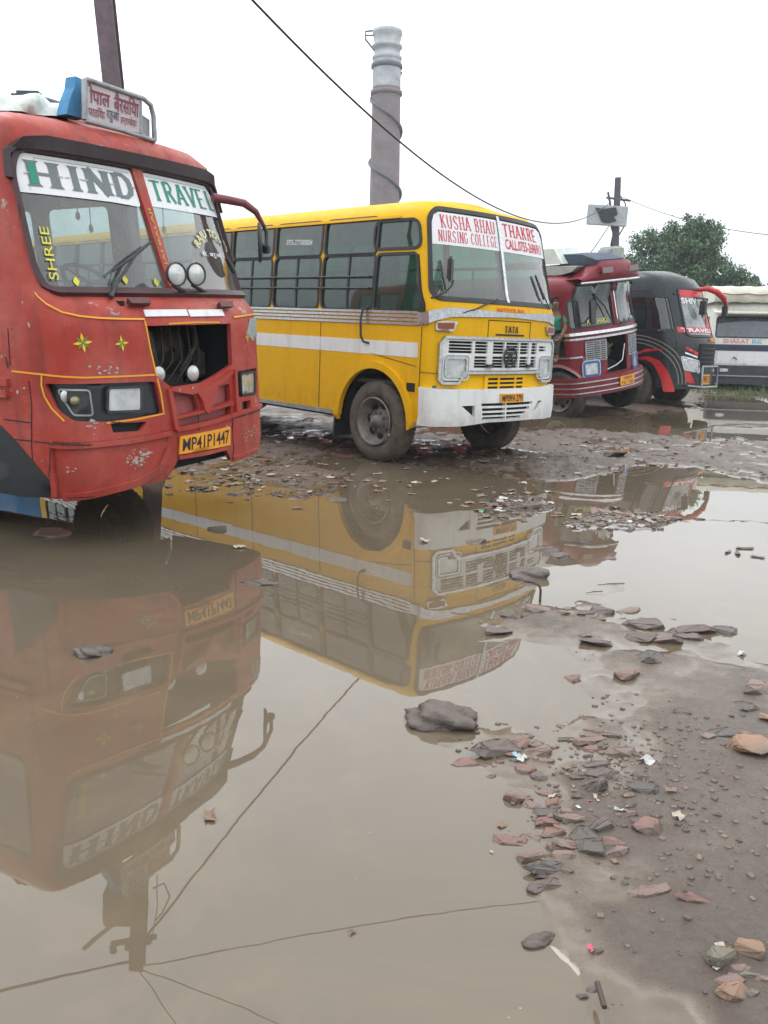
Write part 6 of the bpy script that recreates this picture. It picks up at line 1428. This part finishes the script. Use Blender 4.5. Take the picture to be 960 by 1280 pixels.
def litter_piece(mb, x, y, z, s, r, flat=.25):
    n, m = 4, 3; a0 = r.random()*6; ca, sa = math.cos(a0), math.sin(a0); w = s*r.uniform(.4, .9); vs = []
    for i in range(n+1):
        for j in range(m+1):
            u = (i/n-.5)*s*2+r.uniform(-.15, .15)*s; v = (j/m-.5)*w*2+r.uniform(-.15, .15)*s; vs.append((x+u*ca-v*sa, y+u*sa+v*ca, z+.004+abs(r.gauss(0, flat))*s*.6))
    mb.add(vs, [[i*(m+1)+j, i*(m+1)+j+1, (i+1)*(m+1)+j+1, (i+1)*(m+1)+j] for i in range(n) for j in range(m)])
def litter():
    r = random.Random(5); mbs = [MB() for _ in LM]
    for cx, cy, sx_, sy_, n in ((320, 595, 62, 14, 130), (715, 562, 60, 16, 90), (640, 628, 32, 9, 50), (860, 570, 50, 8, 30), (770, 650, 45, 6, 40), (480, 600, 60, 12, 35), (600, 560, 50, 10, 35), (730, 1000, 50, 35, 28), (930, 1150, 60, 60, 14)):
        for _ in range(n):
            x, y = r.gauss(cx, sx_), r.gauss(cy, sy_)
            if y < 520: continue
            g = ground(x, y); z = max(0, float(gheight(g.x, g.y))); k = r.choices(range(5), (2, 3, .1, 10, .1))[0]; litter_piece(mbs[k], g.x, g.y, z, r.uniform(.010, .055)*(1 if y < 800 else .35), r)
    for k, mb in enumerate(mbs): mb.build('litter', LM[k], None, kind='stuff', label='shreds of %s litter trodden into the wet ground' % ('white', 'cream', 'pale blue', 'brown', 'green')[k], cat='litter')
    L1 = [(560, 600, .035, 0, 'small white crushed cup near the yellow bus front wheel'), (530, 677, .05, 1, 'cream paper scrap floating on the reflected wheel'), (603, 641, .03, 4, 'bright green wrapper on the debris patch'), (262, 1022, .028, 3, 'grey brown crumpled leaf floating in front of the bus reflection'), (652, 954, .02, 0, 'white plastic scrap beside the long slab'), (808, 957, .025, 0, 'white plastic flake right of the pink tan stone'), (775, 1023, .02, 0, 'torn white wrapper in the middle of the rubble'), (848, 1030, .022, 1, 'frayed translucent bag shred right of the red stone'), (738, 1192, .011, 5, 'tiny bright pink wrapper on smooth mud'), (300, 685, .04, 1, 'white scrap on the reflected stripe of the yellow bus'), (927, 818, .03, 0, 'pale paper scrap at the right end of the spit'), (440, 1166, .010, 3, 'small dark twig tip floating at the bottom centre')]
    LM.append(plain('litter_pink', (.85, .08, .14), .5))
    for x, y, s, k, lb in L1:
        g = ground(x, y); mb = MB(); litter_piece(mb, 0, 0, 0, s, random.Random(int(x)), .5); o = mb.build('litter_scrap', LM[k], None, label=lb, cat='litter'); o.location = (g.x, g.y, max(0, float(gheight(g.x, g.y))))
    L2 = [(931, 686, .07), (922, 693, .05), (947, 697, .05), (910, 691, .04)]
    for i, (x, y, s) in enumerate(L2):
        g = ground(x, y); mb = MB(); n = 10; mb.add([(s*math.cos(t), s*.4*math.sin(t), .006+.01*math.cos(t)**2) for t in [6.283*i/n for i in range(n)]], [list(range(n))]); mb.prism([(s*math.cos(t), s*.4*math.sin(t), .004) for t in [6.283*i/n for i in range(n)]], (0, 0, -.01))
        o = mb.build('floating_leaf', SM['d'], None, label='dark leaf floating on the bright water at the right', cat='leaf', group='dark leaves floating on the right'); o.location = g; o.rotation_euler = (0, 0, i*1.3)
    g = ground(675, 752); mb = MB(); mb.tube([g+Vector(p) for p in ((0, 0, -.02), (.0, 0, .07), (-.01, 0, .10), (-.05, .0, .12), (-.10, .02, .12))], .008, 6); mb.build('twig', plain('wet_twig', (.09, .05, .04), .6), None, label='bent brown twig sticking up at the puddle edge', cat='twig')
    g = ground(750, 1265); mb = MB(); mb.tube([g+Vector((0, -.03, .04)), g+Vector((0, .04, .045))], .007, 6); mb.build('stick', plain('dark_stick', (.07, .04, .035), .7), None, label='short dark stick at the bottom edge of the mud bank', cat='stick')
    for i, (x, y) in enumerate(((726, 1246), (741, 1238), (745, 1194))):
        put_stone(x, y, 18, 10, 'd', 1500+i, ('blackish blue pebble by the bottom water edge', 'dark pebble touching a red flake near the bottom', 'thin black splinter beside the tiny pink wrapper')[i], None)
litter()
# ================================================================== chimney
def chimney():
    b = atdepth(482, 250, 80); R = thing('factory_chimney', 'tall round brick chimney with a cable wound round it, far behind the yellow bus', 'chimney', (b.x-.1, 80, 0)); zt = 26.6
    m, t, bs = new_mat('chimney_brick'); tcn = N(t, 'TexCoord'); br = N(t, 'TexBrick', Scale=1.0); mp = N(t, 'Mapping'); mp.inputs['Scale'].default_value = (1.6, 1.6, 1.6); t.links.new(tcn.outputs['Object'], mp.inputs['Vector'])
    n = N(t, 'TexNoise', Scale=1.2, Detail=8.0, Roughness=.7); t.links.new(tcn.outputs['Object'], n.inputs['Vector']); sp = N(t, 'SeparateXYZ'); t.links.new(tcn.outputs['Object'], sp.inputs[0]); wv = N(t, 'TexWave', Scale=1.9, Distortion=.4, bands_direction='Z'); t.links.new(tcn.outputs['Object'], wv.inputs['Vector'])
    col = mixc(t, ramp(t, n.outputs['Fac'], .3, .7), (.19, .145, .145, 1), (.28, .24, .25, 1)); col = mixc(t, ramp(t, wv.outputs['Fac'], .3, .6, (0, 0, 0, 1), (.25, .25, .25, 1)), col, (.12, .08, .075, 1)); t.links.new(col, bs.inputs['Base Color']); bs.inputs['Roughness'].default_value = .9  # brick tone shifted blue-grey to carry some distance haze
    pale = plain('pale_plaster', (.42, .44, .46), .8, var=.3, vs=1.2); dk = plain('dark_band', (.12, .13, .15), .7, var=.3)
    rad = lambda z: 1.48-.30*z/zt
    MB().lathe([(z, rad(z)) for z in np.linspace(0, 22.4, 24)], (0, 0, 0), (0, 0, 1), 40).build('shaft', m, R)
    MB().lathe([(z, rad(z)+.01) for z in np.linspace(22.4, 24.6, 6)], (0, 0, 0), (0, 0, 1), 40).build('whitewashed_band', pale, R)
    MB().lathe([(24.6, 1.2), (24.7, 1.28), (24.9, 1.3), (25.0, 1.14), (25.5, 1.1), (25.6, 1.3), (25.8, 1.3), (25.9, 1.12), (26.5, 1.2), (26.7, 1.32), (27.0, 1.28), (27.0, .8)], (0, 0, 0), (0, 0, 1), 40).build('cap', pale, R)
    for z in (24.15, 22.0): MB().lathe([(z-.2, rad(z)), (z-.15, rad(z)+.16), (z+.15, rad(z)+.16), (z+.2, rad(z))], (0, 0, 0), (0, 0, 1), 36).build('ring_band', dk if z > 24 else m, R)
    P = []; z = 12.0
    while z < 24.0: a = 2*math.pi*(z-13.7)/5.2; P.append(Vector((math.cos(a)*(rad(z)+.12), -math.sin(a)*(rad(z)+.12), z))); z += .16
    MB().tube(P, .13, 6).build('wound_cable', dk, R)
    mb = MB(); mb.tube([(-.9, 0, 25.2), (-1.9, 0, 26.3), (-1.9, 0, 26.9), (-1.2, 0, 27.0)], .09, 6); mb.tube([(-1.9, 0, 26.6), (-.8, 0, 26.6)], .07, 6); mb.build('lightning_bracket', dk, R)
chimney()
# ================================================================== poles and wires
def mdir(px, py, Y): r = ray(px, py); r = Vector((r.x, r.y, -r.z)); return Vector((0, 0, -HC))+r*(Y/r.y)
PT = mdir(172, 1208, 10)
def near_pole():
    lo = atdepth(137, 60, 10); top = PT; d = (top-lo).normalized(); base = lo-d*(lo.z+.3)/d.z*1.0
    R = thing('steel_pole', 'purple-grey steel girder pole rising behind the red bus roof board', 'utility pole', tuple(base)); st = plain('painted_girder', (.11, .085, .10), .55, var=.3)
    V = top-base; u = Vector((1, 0, 0)); u = (u-d*u.dot(d)).normalized(); w = d.cross(u); I = [(-.125, -.09), (.125, -.09), (.125, -.07), (.008, -.07), (.008, .07), (.125, .07), (.125, .09), (-.125, .09), (-.125, .07), (-.008, .07), (-.008, -.07), (-.125, -.07)]
    mb = MB(); mb.prism([u*a*.78+w*b*.8 for a, b in I], V); mb.build('girder', st, R)
    L_ = lambda p: Vector(p)-base
    c = L_(mdir(152, 1130, 10)); mb = MB(); mb.box(c, (.42, .28, .50), None, .02); mb.build('junction_box', plain('olive_box', (.14, .13, .08), .6, var=.3), R)
    mb = MB(); a = L_(mdir(105, 1185, 10)); b = L_(mdir(160, 1140, 10)); mb.tube([a, b], .03, 6); mb.tube([L_(mdir(140, 1180, 10)), L_(mdir(196, 1172, 10))], .035, 6); mb.build('cross_arm', st, R)
    for px, py in ((142, 1182), (160, 1178), (186, 1172)):
        c = L_(mdir(px, py, 10)); mb = MB(); mb.lathe([(0, .02), (.02, .05), (.05, .03), (.08, .05), (.11, .02), (.12, .001)], c, (0, 0, 1), 12); mb.build('insulator', plain('brown_insulator', (.14, .06, .04), .25), R)
    mb = MB(); mb.tube([L_(mdir(p[0], p[1], 9.95)) for p in ((192, 1110), (205, 1105), (212, 1120), (203, 1140), (194, 1150))], .012, 6); mb.tube([L_(mdir(p[0], p[1], 9.95)) for p in ((196, 1095), (197, 1130), (190, 1178))], .008, 6); mb.build('cable_loop', M['rubber'], R)
    return base
near_pole()
def far_pole():
    b = atdepth(769, 330, 40); t_ = atdepth(772.5, 222, 40); R = thing('wooden_pole', 'dark utility pole carrying a board and wires, beyond the dark red bus', 'utility pole', (b.x, 40, 0)); wd = plain('dark_pole_wood', (.085, .08, .10), .8, var=.3)
    L_ = lambda px, py, Y=40: atdepth(px, py, Y)-Vector((b.x, 40, 0))
    mb = MB(); mb.tube([(0, 0, -.5), L_(769, 310), L_(772.5, 222)], [.2, .17, .14], 8); mb.build('post', wd, R)
    mb = MB(); c = L_(759, 269.5, 39.6); mb.box(c, (1.78, .12, .86), (0, .04, 0), .03); bd = mb.build('board', plain('grey_board', (.40, .43, .45), .6, var=.2), R)
    mb = MB(); mb.prism([L_(*p, 39.5) for p in ((744, 259.5), (756, 261), (770, 259), (772, 268), (767, 271), (771, 276), (760, 279), (752, 277), (749, 269))], (0, -.02, 0)); mb.build('dark_smear', plain('soot_black', (.03, .035, .05), .7, var=.4), bd)
    mb = MB(); mb.tube([L_(758, 247), L_(788, 251)], .05, 6); mb.tube([L_(735, 260, 39.7), L_(783, 262, 39.7)], .04, 6); mb.tube([L_(760, 240), L_(764, 262)], .05, 6); mb.build('cross_arm', wd, R)
    mb = MB(); mb.tube([L_(764, 282), L_(767, 292), L_(764, 306), L_(769, 318)], .05, 6); mb.tube([L_(772, 240), L_(782, 255), L_(779, 285), L_(770, 300)], .03, 5); mb.build('hanging_cable', M['rubber'], R)
far_pole()
def wire(A, B, sag, r, label, n=60):
    A = Vector(A); B = Vector(B); P = []
    for i in range(n+1): t = i/n; p = A.lerp(B, t); p.z -= 4*sag*t*(1-t); P.append(p)
    MB().tube(P, r, 5).build('power_cable', M['rubber'], None, label=label, cat='cable')
wire(PT+Vector((0, 0, -.25)), atdepth(764, 252, 40), 2.2, .02, 'thick black cable sagging across the sky from girder pole to far pole')
def ext(p, k): return PT+(Vector(p)-PT)*k
wire(PT, ext((2.0, 10.91, 7.0), 3), .5, .010, 'thin overhead wire running right, reflected across the bottom of the puddle')
wire(PT+Vector((0, 0, -.1)), ext((-4.76, 9.22, 7.0), 4), .3, .018, 'twisted overhead cable reflected toward the bottom left corner')
wire(PT, ext((-2.54, 9.08, 7.0), 8), .2, .008, 'left of two thin wires reflected down to the bottom edge')
wire(PT, ext((-1.39, 9.11, 7.0), 8), .2, .008, 'right of two thin wires reflected down to the bottom edge')
wire(atdepth(778, 246, 40), atdepth(1010, 297, 30), .35, .014, 'thin wire running right from the far pole above the trees')
wire(atdepth(766, 275, 40), atdepth(728, 330, 44), .05, .02, 'slanting stay wire left of the far pole')
# ================================================================== trees
def leaf_mat(name, a, b_):
    m, t, bs = new_mat(name); tcn = N(t, 'TexCoord'); n = N(t, 'TexNoise', Scale=1.3, Detail=4.0); t.links.new(tcn.outputs['Object'], n.inputs['Vector']); g = N(t, 'NewGeometry')
    col = mixc(t, ramp(t, n.outputs['Fac'], .35, .65), c4(a), c4(b_)); h = N(t, 'HueSaturation'); mr = N(t, 'MapRange'); mr.inputs['To Min'].default_value = .6; mr.inputs['To Max'].default_value = 1.4; t.links.new(g.outputs['Random Per Island'], mr.inputs['Value']); t.links.new(mr.outputs[0], h.inputs['Value']); t.links.new(col, h.inputs['Color']); t.links.new(h.outputs[0], bs.inputs['Base Color']); bs.inputs['Roughness'].default_value = .55
    bs.inputs['Subsurface Weight'].default_value = 0.0; return m
def tree(name, loc, lobes, ls, n, mat, label, seed):
    R = thing(name, label, 'tree', loc); rg = np.random.default_rng(seed); r = random.Random(seed); bark = M.setdefault('bark', plain('bark', (.08, .06, .045), .9, var=.4, vs=3))
    H = max(l[2] for l in lobes); mb = MB(); mb.tube([(0, 0, -.3), (.05, 0, H*.25), (-.05, .05, H*.55)], [H*.035, H*.028, H*.02], 8)
    for lx, ly, lz, lr in lobes: mb.tube([(0, 0, H*.25), (lx*.4, ly*.4, H*.25+(lz-H*.25)*.55), (lx*.9, ly*.9, lz)], [H*.018, H*.011, .02], 6)
    mb.build('trunk', bark, R); V = []; tot = sum(l[3]**2 for l in lobes)
    for lx, ly, lz, lr in lobes:
        k = int(n*lr**2/tot); nb = max(6, int(lr*26)); cen = rg.normal(size=(nb, 3)); cen /= np.linalg.norm(cen, axis=1)[:, None]; cen = cen*(rg.uniform(.45, 1.02, (nb, 1)))*lr*[1, 1, .85]+[lx, ly, lz]
        c = cen[rg.integers(0, nb, k)]+rg.normal(size=(k, 3))*lr*.12; V.append(c)
    C = np.concatenate(V); k = len(C); a = rg.normal(size=(k, 3)); a /= np.linalg.norm(a, axis=1)[:, None]; b = np.cross(a, rg.normal(size=(k, 3))); b /= np.linalg.norm(b, axis=1)[:, None]; s = ls*rg.uniform(.6, 1.3, (k, 1))
    P = np.stack([C-a*s, C-b*s*.45, C+a*s, C+b*s*.45], 1).reshape(-1, 3); me = bpy.data.meshes.new('crown'); me.from_pydata(P.tolist(), [], np.arange(4*k).reshape(k, 4).tolist()); me.materials.append(mat); link('crown', me, R)
LF = leaf_mat('dark_green_leaves', (.045, .10, .038), (.095, .17, .07)); LF2 = leaf_mat('mid_green_leaves', (.05, .095, .04), (.10, .15, .06))
tree('broadleaf_tree', (14.9, 45, 0), [(-1.9, 0, 5.3, 1.5), (-.6, .5, 6.1, 1.45), (.9, 0, 6.0, 1.5), (2.0, .4, 4.9, 1.25), (.2, 0, 4.3, 1.9), (-1.7, .3, 3.9, 1.6), (2.3, 0, 3.6, 1.3), (-.2, 0, 3.0, 1.8), (2.9, .3, 2.7, 1.0), (-2.9, .2, 4.4, 1.0), (3.2, 0, 3.8, 1.1), (3.0, .5, 2.2, 1.3), (.6, .4, 6.9, 1.0)], .085, 60000, LF, 'large dark green tree rising behind the black bus', 4)
tree('far_bush_tree', (24.6, 60, 0), [(-1.4, 0, 4.2, 1.3), (.3, 0, 4.9, 1.1), (1.5, 0, 3.9, 1.0), (0, 0, 3.0, 1.6), (-2.6, 0, 3.3, 1.2)], .16, 7000, LF2, 'low mid green tree beyond the cream roof, right of the large tree', 8)
tree('leafy_tree', (21.6, 44, 0), [(0, 0, 6.3, .9), (.5, 0, 7.0, .7), (.9, 0, 5.6, 1.2), (1.3, 0, 4.0, 1.4)], .15, 5000, LF, 'tree cut off by the right edge of the photo', 12)
def grass():
    r = random.Random(2); mb = MB()
    for _ in range(2600):
        x = r.gauss(12.0, 1.9); y = r.uniform(24.2, 27.5); z = max(0, float(.06)); h = r.uniform(.06, .22); a = r.random()*6; w = .012; dx, dy = math.cos(a)*w, math.sin(a)*w; lx, ly = r.gauss(0, .05), r.gauss(0, .05)
        mb.add([(x-dx, y-dy, z-.03), (x+dx, y+dy, z-.03), (x+lx, y+ly, z+h)], [[0, 1, 2]])
    mb.build('grass', leaf_mat('grass_blades', (.06, .11, .03), (.12, .17, .05)), None, kind='stuff', label='weeds and short grass growing under the white bus', cat='grass')
grass()
# a blue truck parked beyond the yellow bus, seen only underneath and in the puddle
def blue_truck():
    c = Vector((-8.05, 20.15, 0)); R = thing('blue_truck', 'blue truck body with white lettering, seen through the gap under the red bus', 'truck', tuple(c), (0, 0, -.80)); bl = paint('blue_truck_paint', (.04, .17, .36), .5, dirt_amt=.5, chips=.4)
    S = Surf(1.1, 1.0, .1, .12, 5.5, [(.3, .3, 0, 0), (1.3, 1.3, 0, 0), (2.75, 2.75, .05, -.2), (2.9, 2.85, .12, -.3)])
    ws = rnd(rect(-1.0, 1.45, 1.0, 2.1), .08); sw_ = rnd(rect(-2.3, 1.45, -1.6, 2.05), .06); sw2 = [(-x, y) for x, y in sw_][::-1]
    body_shell('body', S, .5, 2.9, S.smax, [ws], bl, R, .04, .25)
    for w in (ws,): f = ringp('window', S, w, .03, M['rubber'], R, .01, .03, .2, .004); panel('pane', S, offp(w, -.002), glass('truck_glass', (.4, .5, .5), .2), f, off=-.01, step=.4)
    mb = MB(); lettering(mb, onsurf(S, .006), 'RE', [(-3.0, 1.5), (-2.2, 1.5), (-2.2, 1.95), (-3.0, 1.95)], .04); mb.build('side_lettering', M['white_clean'], R)
    for x in (-.2, -4.2):
        for sg in (-1, 1): wheel(R, (x, sg*1.0, .48), sg, .48, .25, .28, M['tyre_dark'])
    mb = MB(); mb.box((-2.5, 0, .62), (5, 1.2, .35)); mb.build('chassis', M['black'], R)
blue_truck()

def hedge():
    r = np.random.default_rng(9); mb = MB(); V = []
    for k in range(70): V.append(r.normal(size=(260, 3))*[1.3, .8, .75]+[-75+2.4*k+r.uniform(-.6, .6), 92+r.uniform(-2, 2), 1.3+r.uniform(0, .5)])
    C = np.concatenate(V); C[:, 2] = np.abs(C[:, 2]); k = len(C); a = r.normal(size=(k, 3)); a /= np.linalg.norm(a, axis=1)[:, None]; b = np.cross(a, r.normal(size=(k, 3))); b /= np.linalg.norm(b, axis=1)[:, None]
    P = np.stack([C-a*.35, C-b*.2, C+a*.35, C+b*.2], 1).reshape(-1, 3); me = bpy.data.meshes.new('far_scrub'); me.from_pydata(P.tolist(), [], np.arange(4*k).reshape(k, 4).tolist()); me.materials.append(LF2); link('far_scrub', me, None, 'low scrub along the far edge of the bus yard', 'scrub', None, 'stuff')
hedge()

def haze():
    m = bpy.data.materials.new('pale_haze'); m.use_nodes = True; t = m.node_tree; t.nodes.clear(); v = N(t, 'VolumePrincipled'); v.inputs['Color'].default_value = (.88, .94, 1, 1); v.inputs['Density'].default_value = .0012; v.inputs['Anisotropy'].default_value = .3
    o = N(t, 'OutputMaterial'); t.links.new(v.outputs[0], o.inputs['Volume']); mb = MB(); mb.box((0, 250, 14.25), (1100, 1000, 31.5)); h = mb.build('haze', m, None, kind='stuff', label='thin pale haze over the whole yard', cat='haze')
haze()
